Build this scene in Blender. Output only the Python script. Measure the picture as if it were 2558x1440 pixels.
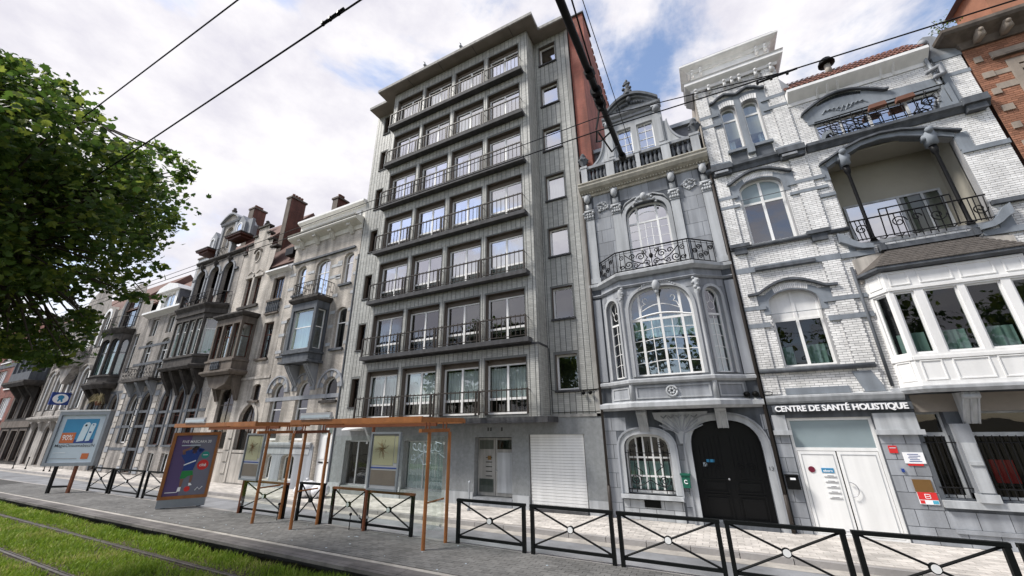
import bpy, math, random
from mathutils import Vector, Matrix
from mathutils.geometry import tessellate_polygon
R = math.radians
rnd = random.Random(11)
sc = bpy.context.scene
COL = sc.collection
for o in list(bpy.data.objects): bpy.data.objects.remove(o)

# ---------------------------------------------------------------- camera, sky, sun, exposure
cam = bpy.data.cameras.new('camera'); camo = bpy.data.objects.new('camera', cam); COL.objects.link(camo)
cam.sensor_width = 36; cam.lens = 13.268; cam.clip_start = .05; cam.clip_end = 4000
yw, pt, rl = R(26.572), R(20.172), R(-.8388)
Fv = Vector((-math.sin(yw)*math.cos(pt), math.cos(yw)*math.cos(pt), math.sin(pt)))
R0 = Vector((math.cos(yw), math.sin(yw), 0)); U0 = R0.cross(Fv)
Rv = R0*math.cos(rl)+U0*math.sin(rl); Uv = -R0*math.sin(rl)+U0*math.cos(rl)
m3 = Matrix((Rv, Uv, -Fv)).transposed()
camo.matrix_world = Matrix.Translation((0, 0, 2.7)) @ m3.to_4x4()
sc.camera = camo
sc.render.resolution_x = 1024; sc.render.resolution_y = 576

SUN_EL, SUN_AZ = R(52), R(234)     # azimuth from +Y clockwise: behind the camera, to the left
sun = bpy.data.lights.new('sun', 'SUN'); suno = bpy.data.objects.new('sun', sun); COL.objects.link(suno)
sun.energy = 3.6; sun.angle = R(12); sun.color = (1, .96, .9)
sd = Vector((math.sin(SUN_AZ)*math.cos(SUN_EL), math.cos(SUN_AZ)*math.cos(SUN_EL), math.sin(SUN_EL)))
suno.rotation_euler = sd.to_track_quat('Z', 'Y').to_euler(); suno.location = sd*60

w = bpy.data.worlds.new('World'); sc.world = w; w.use_nodes = True
nt = w.node_tree; nt.nodes.clear(); N = nt.nodes.new; L = nt.links.new
out = N('ShaderNodeOutputWorld'); bg = N('ShaderNodeBackground'); bg.inputs[1].default_value = .12
sky = N('ShaderNodeTexSky'); sky.sky_type = 'NISHITA'; sky.sun_disc = False
sky.sun_elevation = SUN_EL; sky.sun_rotation = SUN_AZ; sky.air_density = 1.0; sky.dust_density = .6
tc = N('ShaderNodeTexCoord'); mp = N('ShaderNodeMapping'); mp.inputs['Location'].default_value = (3.85, 7.73, -1.89)
mp.inputs['Scale'].default_value = (1, 1, 1.7)
L(tc.outputs['Generated'], mp.inputs['Vector'])
n1 = N('ShaderNodeTexNoise'); n1.inputs['Scale'].default_value = 2.1; n1.inputs['Detail'].default_value = 9; n1.inputs['Roughness'].default_value = .58; n1.inputs['Distortion'].default_value = .25
L(mp.outputs[0], n1.inputs['Vector'])
cr = N('ShaderNodeValToRGB'); cr.color_ramp.elements[0].position = .395; cr.color_ramp.elements[1].position = .535
cr.color_ramp.interpolation = 'EASE'
L(n1.outputs['Fac'], cr.inputs[0])
n2 = N('ShaderNodeTexNoise'); n2.inputs['Scale'].default_value = 3.6; n2.inputs['Detail'].default_value = 7; n2.inputs['Roughness'].default_value = .6
L(mp.outputs[0], n2.inputs['Vector'])
cc = N('ShaderNodeValToRGB'); cc.color_ramp.elements[0].position = .36; cc.color_ramp.elements[0].color = (.73, .72, .79, 1)
cc.color_ramp.elements[1].position = .60; cc.color_ramp.elements[1].color = (1, .985, .985, 1)
L(n2.outputs['Fac'], cc.inputs[0])
cm = N('ShaderNodeMix'); cm.data_type = 'RGBA'; cm.blend_type = 'MULTIPLY'; cm.inputs[0].default_value = 1
L(cc.outputs[0], cm.inputs[6]); cm.inputs[7].default_value = (6.35, 6.3, 6.45, 1)
sb = N('ShaderNodeMix'); sb.data_type = 'RGBA'; sb.blend_type = 'MULTIPLY'; sb.inputs[0].default_value = 1
L(sky.outputs[0], sb.inputs[6]); sb.inputs[7].default_value = (1.75, 1.62, 1.55, 1)
mx = N('ShaderNodeMix'); mx.data_type = 'RGBA'
L(cr.outputs[0], mx.inputs[0]); L(sb.outputs[2], mx.inputs[6]); L(cm.outputs[2], mx.inputs[7])
L(mx.outputs[2], bg.inputs[0]); L(bg.outputs[0], out.inputs[0])
vs = sc.view_settings; vs.view_transform = 'Standard'; vs.look = 'None'; vs.exposure = .47; vs.gamma = 1; vs.use_curve_mapping = False

# ---------------------------------------------------------------- materials
MATS = {}
def mat(name, col, rough=.8, var=.12, scale=3., bump=.15, metal=0., island=0., streak=0., spec=.35, bscale=None, tint=None, blotch=0.):
    m = bpy.data.materials.new(name); MATS[name] = m; m.use_nodes = True
    nt = m.node_tree; N = nt.nodes.new; L = nt.links.new
    b = nt.nodes['Principled BSDF']; b.inputs['Roughness'].default_value = rough; b.inputs['Metallic'].default_value = metal
    b.inputs['Specular IOR Level'].default_value = spec
    g = N('ShaderNodeNewGeometry'); n = N('ShaderNodeTexNoise'); n.inputs['Scale'].default_value = scale
    n.inputs['Detail'].default_value = 6; n.inputs['Roughness'].default_value = .62
    L(g.outputs['Position'], n.inputs['Vector'])
    r = N('ShaderNodeValToRGB'); e = r.color_ramp.elements
    c2 = tint or col
    e[0].position = .3; e[0].color = tuple(c*(1-var) for c in c2)+(1,)
    e[1].position = .7; e[1].color = tuple(min(1, c*(1+var)) for c in col)+(1,)
    L(n.outputs['Fac'], r.inputs[0]); last = r.outputs[0]
    def mul(a, fac_socket, lo, hi):
        mr = N('ShaderNodeMapRange'); mr.inputs[3].default_value = lo; mr.inputs[4].default_value = hi
        L(fac_socket, mr.inputs[0])
        x = N('ShaderNodeMix'); x.data_type = 'RGBA'; x.blend_type = 'MULTIPLY'; x.inputs[0].default_value = 1
        L(a, x.inputs[6]); L(mr.outputs[0], x.inputs[7]); return x.outputs[2]
    if island:
        oi = N('ShaderNodeObjectInfo'); ad = N('ShaderNodeMath'); ad.operation = 'ADD'; fr = N('ShaderNodeMath'); fr.operation = 'FRACT'
        L(g.outputs['Random Per Island'], ad.inputs[0]); L(oi.outputs['Random'], ad.inputs[1]); L(ad.outputs[0], fr.inputs[0])
        last = mul(last, fr.outputs[0], 1-island, 1+island*.6)
    if blotch:
        nl = N('ShaderNodeTexNoise'); nl.inputs['Scale'].default_value = .55; nl.inputs['Detail'].default_value = 7; nl.inputs['Roughness'].default_value = .65
        L(g.outputs['Position'], nl.inputs['Vector']); ml = N('ShaderNodeMapRange'); ml.inputs[1].default_value = .36; ml.inputs[2].default_value = .62; L(nl.outputs['Fac'], ml.inputs[0])
        last = mul(last, ml.outputs[0], 1-blotch, 1+blotch*.25)
    if streak:
        mpn = N('ShaderNodeMapping'); mpn.inputs['Scale'].default_value = (5, 5, .35)
        L(g.outputs['Position'], mpn.inputs[0]); n3 = N('ShaderNodeTexNoise'); n3.inputs['Scale'].default_value = 1; n3.inputs['Detail'].default_value = 5
        L(mpn.outputs[0], n3.inputs['Vector'])
        mr = N('ShaderNodeMapRange'); mr.inputs[1].default_value = .38; mr.inputs[2].default_value = .62
        L(n3.outputs['Fac'], mr.inputs[0]); last = mul(last, mr.outputs[0], 1-streak, 1)
    L(last, b.inputs['Base Color'])
    if bump:
        nb = N('ShaderNodeTexNoise'); nb.inputs['Scale'].default_value = bscale or scale*9; nb.inputs['Detail'].default_value = 4
        L(g.outputs['Position'], nb.inputs['Vector'])
        bp = N('ShaderNodeBump'); bp.inputs['Strength'].default_value = bump; bp.inputs['Distance'].default_value = .02
        L(nb.outputs['Fac'], bp.inputs['Height']); L(bp.outputs[0], b.inputs['Normal'])
    return m

def brickmat(name, c1, c2, mortar, bw=.21, bh=.068, rough=.85, swap=False):
    m = bpy.data.materials.new(name); MATS[name] = m; m.use_nodes = True
    nt = m.node_tree; N = nt.nodes.new; L = nt.links.new; b = nt.nodes['Principled BSDF']; b.inputs['Roughness'].default_value = rough
    g = N('ShaderNodeNewGeometry'); s = N('ShaderNodeSeparateXYZ'); c = N('ShaderNodeCombineXYZ'); a = N('ShaderNodeMath'); a.operation = 'ADD'
    L(g.outputs['Position'], s.inputs[0]); L(s.outputs[0], a.inputs[0]); L(s.outputs[1], a.inputs[1]); L(a.outputs[0], c.inputs[0]); L(s.outputs[2], c.inputs[1])
    t = N('ShaderNodeTexBrick'); t.inputs['Scale'].default_value = 1; t.inputs['Brick Width'].default_value = bw; t.inputs['Row Height'].default_value = bh
    t.inputs['Mortar Size'].default_value = .006; t.inputs['Color1'].default_value = c1+(1,); t.inputs['Color2'].default_value = c2+(1,); t.inputs['Mortar'].default_value = mortar+(1,)
    L(c.outputs[0], t.inputs['Vector'])
    n = N('ShaderNodeTexNoise'); n.inputs['Scale'].default_value = 1.1; n.inputs['Detail'].default_value = 7; L(g.outputs['Position'], n.inputs['Vector'])
    mr = N('ShaderNodeMapRange'); mr.inputs[1].default_value = .3; mr.inputs[2].default_value = .7; mr.inputs[3].default_value = .72; mr.inputs[4].default_value = 1.1; L(n.outputs['Fac'], mr.inputs[0])
    x = N('ShaderNodeMix'); x.data_type = 'RGBA'; x.blend_type = 'MULTIPLY'; x.inputs[0].default_value = 1
    L(t.outputs['Color'], x.inputs[6]); L(mr.outputs[0], x.inputs[7])
    mpn = N('ShaderNodeMapping'); mpn.inputs['Scale'].default_value = (2.2, 2.2, .22); L(g.outputs['Position'], mpn.inputs[0])
    n3 = N('ShaderNodeTexNoise'); n3.inputs['Scale'].default_value = 1; n3.inputs['Detail'].default_value = 6; L(mpn.outputs[0], n3.inputs['Vector'])
    m2 = N('ShaderNodeMapRange'); m2.inputs[1].default_value = .36; m2.inputs[2].default_value = .60; m2.inputs[3].default_value = .55; m2.inputs[4].default_value = 1.05; L(n3.outputs['Fac'], m2.inputs[0])
    y = N('ShaderNodeMix'); y.data_type = 'RGBA'; y.blend_type = 'MULTIPLY'; y.inputs[0].default_value = 1
    L(x.outputs[2], y.inputs[6]); L(m2.outputs[0], y.inputs[7]); L(y.outputs[2], b.inputs['Base Color'])
    bp = N('ShaderNodeBump'); bp.inputs['Strength'].default_value = .5; bp.inputs['Distance'].default_value = .01; bp.invert = True
    L(t.outputs['Fac'], bp.inputs['Height']); L(bp.outputs[0], b.inputs['Normal'])
    return m

def glassmat(name, f0=.12, tint=(.75, .82, .8), rough=.015, wave=.02):
    m = bpy.data.materials.new(name); MATS[name] = m; m.use_nodes = True
    nt = m.node_tree; nt.nodes.clear(); N = nt.nodes.new; L = nt.links.new
    o = N('ShaderNodeOutputMaterial'); t = N('ShaderNodeBsdfTransparent'); t.inputs[0].default_value = tint+(1,)
    gl = N('ShaderNodeBsdfGlossy'); gl.inputs['Roughness'].default_value = rough; gl.inputs['Color'].default_value = (.95, .96, 1, 1)
    lw = N('ShaderNodeLayerWeight'); lw.inputs[0].default_value = .5
    p = N('ShaderNodeMath'); p.operation = 'POWER'; p.inputs[1].default_value = 4; L(lw.outputs['Facing'], p.inputs[0])
    mr = N('ShaderNodeMapRange'); mr.inputs[3].default_value = f0; mr.inputs[4].default_value = .95; L(p.outputs[0], mr.inputs[0])
    if wave:
        g = N('ShaderNodeNewGeometry'); n = N('ShaderNodeTexNoise'); n.inputs['Scale'].default_value = 1.7; L(g.outputs['Position'], n.inputs['Vector'])
        bp = N('ShaderNodeBump'); bp.inputs['Strength'].default_value = wave; bp.inputs['Distance'].default_value = .15; L(n.outputs['Fac'], bp.inputs['Height']); L(bp.outputs[0], gl.inputs['Normal'])
    x = N('ShaderNodeMixShader'); L(mr.outputs[0], x.inputs[0]); L(t.outputs[0], x.inputs[1]); L(gl.outputs[0], x.inputs[2]); L(x.outputs[0], o.inputs[0])
    return m

mat('bluestone', (.325, .34, .365), .75, .07, 1.6, .2, streak=.25, bscale=22, island=.2)
mat('bluestone_dark', (.105, .115, .13), .75, .15, 2.5, .2, streak=.35)
mat('bluestone_pale', (.45, .465, .48), .75, .09, 1.6, .15, streak=.25, island=.08)
mat('band_grey', (.23, .255, .285), .7, .12, 2, .12, streak=.2)
mat('white_brick', (.86, .85, .83), .42, .04, 1.1, .1, island=.14, streak=.14, blotch=.14)
mat('white_mortar', (.33, .33, .335), .95, .12, 3, .2)
mat('grey_brick', (.475, .475, .445), .5, .08, .7, .12, island=.13, streak=.2, blotch=.16)
mat('grey_mortar', (.16, .165, .16), .95, .15, 3, .2)
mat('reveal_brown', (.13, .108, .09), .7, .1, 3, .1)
mat('railing_dark', (.045, .038, .033), .5, .1, 3, .05, spec=.2)
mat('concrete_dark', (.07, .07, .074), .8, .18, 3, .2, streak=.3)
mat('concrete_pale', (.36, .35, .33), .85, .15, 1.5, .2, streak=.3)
mat('soffit', (.22, .195, .17), .85, .18, 1.2, .15)
mat('granite', (.25, .26, .265), .5, .16, 9, .1, streak=.12)
mat('white_paint', (.84, .835, .82), .45, .03, 1.2, .03, streak=.09, blotch=.05)
mat('cream_paint', (.70, .68, .62), .55, .06, 1.2, .05, streak=.1)
mat('offwhite_stone', (.52, .48, .43), .8, .16, 1.2, .2, streak=.4)
mat('cream_stone', (.50, .47, .40), .8, .12, 1.6, .2, streak=.22)
mat('sooty_stone', (.07, .062, .057), .85, .3, 2.2, .2, streak=.3, tint=(.045, .04, .036))
mat('brown_stone', (.15, .125, .105), .85, .22, 2.2, .2, streak=.3)
mat('dark_wood', (.06, .035, .025), .6, .2, 4, .1)
mat('red_wood', (.085, .03, .02), .6, .2, 4, .1)
mat('iron', (.010, .010, .011), .5, .1, 5, .05, spec=.15)
mat('barrier_black', (.006, .007, .007), .5, .1, 5, .03, spec=.12)
mat('orange_paint', (.32, .12, .035), .45, .14, 3, .05, streak=.15)
mat('brown_paint', (.17, .055, .025), .5, .14, 3, .05)
mat('zinc', (.33, .35, .37), .5, .12, 3, .08, metal=.3)
mat('slate', (.13, .135, .155), .6, .2, 5, .3, island=.15)
mat('tile_red', (.17, .075, .055), .8, .25, 3, .3, island=.25)
mat('tile_brown', (.13, .07, .055), .85, .25, 3, .4, island=.2)
mat('wood_shingle', (.085, .075, .067), .9, .25, 7, .6)
mat('interior_shade', (.022, .021, .02), .9, .1, 1, 0)  # near-black colour stands in for the shade of unlit rooms
mat('interior_shade_warm', (.045, .035, .028), .9, .3, .8, 0)  # warmer copy of the painted room shade
mat('loggia_plaster', (.34, .32, .27), .9, .08, 1.2, .1)
mat('curtain_white', (.72, .73, .74), .9, .06, 3, 0)
mat('curtain_teal', (.38, .53, .50), .9, .06, 4, 0)
mat('blind', (.42, .43, .44), .8, .05, 3, 0)
mat('frosted', (.25, .31, .33), .25, .08, 1, 0, spec=.5)
mat('asphalt', (.215, .22, .23), .9, .12, 1.1, .3, bscale=60, blotch=.28)
mat('paver', (.54, .505, .465), .9, .12, 3, .25, island=.22, bscale=40, blotch=.25)
mat('paver_joint', (.27, .25, .23), .95, .15, 4, .2)
mat('platform_paver', (.155, .152, .146), .9, .16, 1.6, .25, island=.2, bscale=40, blotch=.2)
mat('platform_joint', (.06, .058, .055), .95, .15, 4, .2)
mat('kerb_stone', (.30, .285, .275), .85, .18, 2, .3, island=.1)
mat('edge_wood', (.14, .13, .125), .85, .25, 3, .3, island=.25, blotch=.3)
mat('white_line', (.38, .355, .32), .8, .2, 4, .1, blotch=.3)
mat('dirt', (.055, .045, .025), .95, .3, 3, .5)
mat('rail_steel', (.22, .20, .19), .4, .3, 6, .1, metal=.8)
mat('bark', (.07, .058, .045), .9, .3, 6, .6)
mat('poster_frame', (.24, .26, .29), .4, .08, 4, .03, metal=.4)
mat('steel', (.45, .45, .46), .35, .08, 4, .03, metal=.7)
mat('black_plastic', (.005, .005, .005), .55, .1, 4, 0, spec=.12)
mat('door_black', (.003, .003, .0033), .4, .1, 4, .02, spec=.22)
mat('weathered_white', (.40, .37, .34), .8, .2, 1.3, .2, streak=.4, blotch=.3)
mat('dry_leaf', (.30, .25, .13), .8, .25, 5, 0, island=.3)
mat('bag_white', (.78, .78, .80), .5, .05, 4, .2)
mat('terracotta', (.17, .08, .055), .85, .15, 4, .1)
def flat(name, c, r=.5): return mat(name, c, r, .03, 4, 0)
flat('ink_white', (.85, .85, .86)); flat('ink_black', (.015, .015, .02)); flat('ink_red', (.62, .03, .03)); flat('ink_orange', (.5, .13, .04))
flat('ink_blue', (.035, .23, .42)); flat('ink_navy', (.02, .05, .22)); flat('ink_pale', (.48, .55, .61)); flat('ink_purple', (.10, .065, .17))
flat('ink_violet', (.16, .16, .21)); flat('ink_green', (.02, .22, .06)); flat('ink_teal', (.02, .26, .22)); flat('ink_skin', (.22, .11, .08)); flat('ink_map', (.30, .29, .19))
flat('ink_grey', (.30, .30, .32)); flat('ink_maroon', (.14, .01, .03)); flat('ink_brass', (.16, .085, .025)); flat('ink_cyan', (.08, .38, .52)); flat('ink_phone', (.55, .66, .72))
flat('mailbox_green', (.01, .10, .065)); flat('reflector', (.75, .75, .74))
brickmat('brick_cream', (.66, .60, .53), (.54, .49, .43), (.30, .28, .25))
mat('beige_stone', (.34, .285, .235), .85, .15, 2, .2, streak=.2)
brickmat('brick_whiteish', (.42, .385, .35), (.32, .295, .27), (.2, .185, .17))
brickmat('brick_brownred', (.20, .075, .05), (.15, .055, .04), (.10, .07, .06))
brickmat('brick_red', (.36, .11, .075), (.31, .09, .06), (.26, .12, .09))
brickmat('brick_far_red', (.26, .09, .065), (.22, .075, .055), (.2, .1, .08))
mat('orange_brick', (.33, .155, .095), .8, .18, 2, .2, island=.28)
mat('orange_mortar', (.24, .15, .10), .95, .15, 3, .2)
glassmat('glass', .18); glassmat('glass_dark', .06, (.45, .5, .48)); glassmat('shelter_glass', .03, (.95, .975, .965), wave=0); glassmat('glass_bright', .56)

# ---------------------------------------------------------------- scene-graph helpers
def tag(o, label=None, cat=None, group=None, kind=None):
    if label: o['label'] = label
    if cat: o['category'] = cat
    if group: o['group'] = group
    if kind: o['kind'] = kind
    return o
def thing(name, label, cat, loc=(0, 0, 0), group=None):
    o = bpy.data.objects.new(name, None); COL.objects.link(o); o.location = loc; o.empty_display_size = .3
    o['_b'] = 1
    return tag(o, label, cat, group)
def setpar(o, p):
    o.parent = p
    if p.type == 'EMPTY': o.matrix_parent_inverse = Matrix.Translation(-Vector(p.location))
class Fr:                                   # a wall's own frame: u along it, w into it, z up
    def __init__(s, ox=0, oy=13.5, dx=1, dy=0):
        l = math.hypot(dx, dy); s.o = (ox, oy); s.d = (dx/l, dy/l)
    def __call__(s, u, w, z):
        dx, dy = s.d; return (s.o[0]+u*dx-w*dy, s.o[1]+u*dy+w*dx, z)
    def zero(s): return Fr(0, 0, *s.d)
    def key(s): return s.d
class FrH:                                  # a floor's frame: u = x, 'z' = y, w downwards from its level
    def __init__(s, lev): s.lev = lev
    def __call__(s, u, w, z): return (u, z, s.lev-w)
    def zero(s): return FrH(0)
    def key(s): return 'floor'
YF = 13.5
F0 = Fr()
def FY(y): return Fr(0, y)
def seg(p, q):
    return Fr(p[0], p[1], q[0]-p[0], q[1]-p[1]), math.hypot(q[0]-p[0], q[1]-p[1])
class MB:
    def __init__(s, fr=None): s.v = []; s.f = []; s.fr = fr or F0; s.sm = False
    def P(s, u, w, z): s.v.append(s.fr(u, w, z)); return len(s.v)-1
    def box(s, u0, u1, w0, w1, z0, z1, back=True):
        i = len(s.v)
        for z in (z0, z1):
            for (u, w) in ((u0, w0), (u1, w0), (u1, w1), (u0, w1)): s.v.append(s.fr(u, w, z))
        s.f += [(i, i+1, i+5, i+4), (i+1, i+2, i+6, i+5), (i+3, i, i+4, i+7), (i+4, i+5, i+6, i+7), (i+3, i+2, i+1, i)]
        if back: s.f.append((i+2, i+3, i+7, i+6))
        return s
    def prism(s, poly, w0, w1, back=True):
        n = len(poly); i = len(s.v)
        for w in (w0, w1):
            for (u, z) in poly: s.v.append(s.fr(u, w, z))
        s.f.append(tuple(range(i, i+n)))
        if back: s.f.append(tuple(range(i+2*n-1, i+n-1, -1)))
        for k in range(n):
            j = (k+1) % n; s.f.append((i+k, i+j, i+n+j, i+n+k))
        return s
    def plan(s, poly, z0, z1):
        n = len(poly); i = len(s.v)
        for z in (z0, z1):
            for (u, w) in poly: s.v.append(s.fr(u, w, z))
        s.f.append(tuple(range(i+n-1, i-1, -1))); s.f.append(tuple(range(i+n, i+2*n)))
        for k in range(n):
            j = (k+1) % n; s.f.append((i+k, i+j, i+n+j, i+n+k))
        return s
    def ring(s, a, b, w0, w1):              # a outer, b inner polygons with the same point count
        n = len(a); i = len(s.v)
        for poly in (a, b):
            for w in (w0, w1):
                for (u, z) in poly: s.v.append(s.fr(u, w, z))
        for k in range(n):
            j = (k+1) % n
            s.f += [(i+k, i+j, i+2*n+j, i+2*n+k), (i+k, i+n+k, i+n+j, i+j), (i+2*n+k, i+2*n+j, i+3*n+j, i+3*n+k)]
        return s
    def strip(s, a, b, w0, w1):             # open band between two polylines, with end caps
        n = len(a); poly = list(a)+list(reversed(b)); i = len(s.v)
        for w in (w0, w1):
            for (u, z) in poly: s.v.append(s.fr(u, w, z))
        m = 2*n
        for k in range(n-1): s.f.append((i+k, i+k+1, i+m-2-k, i+m-1-k))
        for k in range(m):
            j = (k+1) % m; s.f.append((i+k, i+j, i+m+j, i+m+k))
        return s
    def tube(s, pts, r, n=5, world=False, taper=None):
        P = [Vector(p if world else s.fr(*p)) for p in pts]; i0 = len(s.v); up = Vector((0, 0, 1)); m = len(P)
        prev = None
        for k, p in enumerate(P):
            t = (P[min(k+1, m-1)]-P[max(k-1, 0)])
            if t.length < 1e-9: t = Vector((0, 0, 1))
            t.normalize()
            if prev is None:
                a = t.cross(up)
                if a.length < .05: a = t.cross(Vector((0, 1, 0)))
            else: a = prev-t*prev.dot(t)
            a.normalize(); prev = a; b = t.cross(a)
            rr = r if not taper else r+(taper-r)*k/max(1, m-1)
            for q in range(n):
                an = 2*math.pi*q/n; s.v.append(tuple(p+(a*math.cos(an)+b*math.sin(an))*rr))
        for k in range(m-1):
            for q in range(n):
                q2 = (q+1) % n; s.f.append((i0+k*n+q, i0+k*n+q2, i0+(k+1)*n+q2, i0+(k+1)*n+q))
        s.f.append(tuple(range(i0+n-1, i0-1, -1))); s.f.append(tuple(range(i0+(m-1)*n, i0+m*n)))
        return s
    def lathe(s, prof, u, w, n=8):
        i0 = len(s.v); c = s.fr(u, w, 0)
        for (r, z) in prof:
            for q in range(n):
                an = 2*math.pi*q/n; s.v.append((c[0]+r*math.cos(an), c[1]+r*math.sin(an), z))
        for k in range(len(prof)-1):
            for q in range(n):
                q2 = (q+1) % n; s.f.append((i0+k*n+q, i0+k*n+q2, i0+(k+1)*n+q2, i0+(k+1)*n+q))
        s.f.append(tuple(range(i0+n-1, i0-1, -1))); m = len(prof); s.f.append(tuple(range(i0+(m-1)*n, i0+m*n)))
        s.sm = True
        return s
    def ball(s, u, w, z, rx, rz=None, n=8, m=5, ry=None):
        rz = rz or rx; ry = ry or rx; i0 = len(s.v); c = Vector(s.fr(u, w, z))
        for k in range(m+1):
            th = math.pi*k/m
            for q in range(n):
                an = 2*math.pi*q/n; s.v.append((c.x+rx*math.sin(th)*math.cos(an), c.y+ry*math.sin(th)*math.sin(an), c.z-rz*math.cos(th)))
        for k in range(m):
            for q in range(n):
                q2 = (q+1) % n; s.f.append((i0+k*n+q, i0+k*n+q2, i0+(k+1)*n+q2, i0+(k+1)*n+q))
        s.sm = True
        return s
    def sweep(s, path, prof):               # closed profile [(out, z)] along a plan path [(u, w)], mitred
        n = len(path); m = len(prof); i0 = len(s.v)
        for k in range(n):
            def nr(a, b):
                dx, dy = b[0]-a[0], b[1]-a[1]; l = math.hypot(dx, dy); return (dy/l, -dx/l)
            if k == 0: nn = nr(path[0], path[1]); sc_ = 1
            elif k == n-1: nn = nr(path[-2], path[-1]); sc_ = 1
            else:
                a = nr(path[k-1], path[k]); b = nr(path[k], path[k+1]); sx, sy = a[0]+b[0], a[1]+b[1]; l = math.hypot(sx, sy)
                nn = (sx/l, sy/l); sc_ = 1/max(.3, nn[0]*a[0]+nn[1]*a[1])
            for (o, z) in prof: s.v.append(s.fr(path[k][0]+nn[0]*o*sc_, path[k][1]+nn[1]*o*sc_, z))
        for k in range(n-1):
            for q in range(m):
                q2 = (q+1) % m; s.f.append((i0+k*m+q, i0+(k+1)*m+q, i0+(k+1)*m+q2, i0+k*m+q2))
        s.f.append(tuple(range(i0, i0+m))); s.f.append(tuple(range(i0+n*m-1, i0+(n-1)*m-1, -1)))
        return s
    def wall(s, outer, holes, w=0, depth=.25, reveal=True):
        polys = [[Vector((u, z, 0)) for (u, z) in p] for p in [outer]+list(holes)]
        flatp = [p for pl in [outer]+list(holes) for p in pl]; i0 = len(s.v)
        for (u, z) in flatp: s.v.append(s.fr(u, w, z))
        for t in tessellate_polygon(polys): s.f.append(tuple(i0+k for k in t))
        if reveal:
            for h in holes: s.rev(h, w, w+depth)
        return s
    def rev(s, h, w0, w1):
        i = len(s.v); n = len(h)
        for w in (w0, w1):
            for (u, z) in h: s.v.append(s.fr(u, w, z))
        for k in range(n):
            j = (k+1) % n; s.f.append((i+k, i+n+k, i+n+j, i+j))
        return s
    def face(s, pts):
        i = len(s.v)
        for p in pts: s.v.append(s.fr(*p))
        s.f.append(tuple(range(i, i+len(pts)))); return s
    def mesh(s, name):
        me = bpy.data.meshes.new(name); me.from_pydata(s.v, [], s.f)
        if s.sm: me.polygons.foreach_set('use_smooth', [True]*len(me.polygons))
        me.update(); return me
    def obj(s, name, m, parent=None, label=None, kind=None):
        me = s.mesh(name); me.materials.append(MATS[m]); o = bpy.data.objects.new(name, me); COL.objects.link(o)
        if parent: setpar(o, parent)
        if label: o['label'] = label
        if kind: o['kind'] = kind
        return o
def struct(mb, name, m): return mb.obj(name, m, kind='structure')
def lone(mb, name, m, label, cat, group=None): return tag(mb.obj(name, m), label, cat, group)

def rect(u0, u1, z0, z1): return [(u0, z0), (u1, z0), (u1, z1), (u0, z1)]
def arch(u0, u1, z0, zs, rise, n=10, pw=2.0, point=0):
    """opening with an arched head; pw > 2 gives a flatter, basket-like head; point lifts the crown"""
    c = (u0+u1)/2; h = (u1-u0)/2; p = [(u0, z0), (u1, z0)]
    for k in range(n+1):
        a = math.pi*k/n; x = math.cos(a); y = math.sin(a)
        q = 2/pw; X = math.copysign(abs(x)**q, x); Y = abs(y)**q
        p.append((c+h*X, zs+rise*(Y+point*(1-abs(X))*Y)))
    return p
def curve_top(u0, u1, zs, rise, n=10, pw=2.0): return arch(u0, u1, 0, zs, rise, n, pw)[2:]
def inset(poly, d):
    n = len(poly); A = sum(poly[k][0]*poly[(k+1) % n][1]-poly[(k+1) % n][0]*poly[k][1] for k in range(n))
    sg = 1 if A > 0 else -1; r = []
    def nrm(a, b):
        dx, dy = b[0]-a[0], b[1]-a[1]; l = math.hypot(dx, dy)
        return (-dy/l*sg, dx/l*sg) if l > 1e-9 else None
    for k in range(n):
        a = nrm(poly[k-1], poly[k]); b = nrm(poly[k], poly[(k+1) % n]); a = a or b or (0, 0); b = b or a
        sx, sy = a[0]+b[0], a[1]+b[1]; l = math.hypot(sx, sy) or 1; nx, ny = sx/l, sy/l
        q = 1/max(.35, nx*a[0]+ny*a[1]); r.append((poly[k][0]+nx*d*q, poly[k][1]+ny*d*q))
    return r
def clip(poly, u0, u1, z0, z1):
    def cut(p, ax, val, keep_gt):
        r = []
        for k in range(len(p)):
            a, b = p[k], p[(k+1) % len(p)]; ia = (a[ax] >= val) == keep_gt; ib = (b[ax] >= val) == keep_gt
            if ia: r.append(a)
            if ia != ib:
                t = (val-a[ax])/(b[ax]-a[ax]); r.append((a[0]+(b[0]-a[0])*t, a[1]+(b[1]-a[1])*t))
        return r
    for ax, val, g in ((0, u0, True), (0, u1, False), (1, z0, True), (1, z1, False)):
        poly = cut(poly, ax, val, g)
        if len(poly) < 3: return []
    return poly
def spans(polys, z):
    x = []
    for p in polys:
        for k in range(len(p)):
            (a, b), (c, d) = p[k], p[(k+1) % len(p)]
            if (b > z) != (d > z): x.append(a+(c-a)*(z-b)/(d-b))
    x.sort(); return [(x[i], x[i+1]) for i in range(0, len(x)-1, 2)]
def hspan(poly, z):
    s = spans([poly], z); return (s[0][0], s[-1][1]) if s else None
def vspan(poly, u): return hspan([(b, a) for (a, b) in poly], u)

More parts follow.
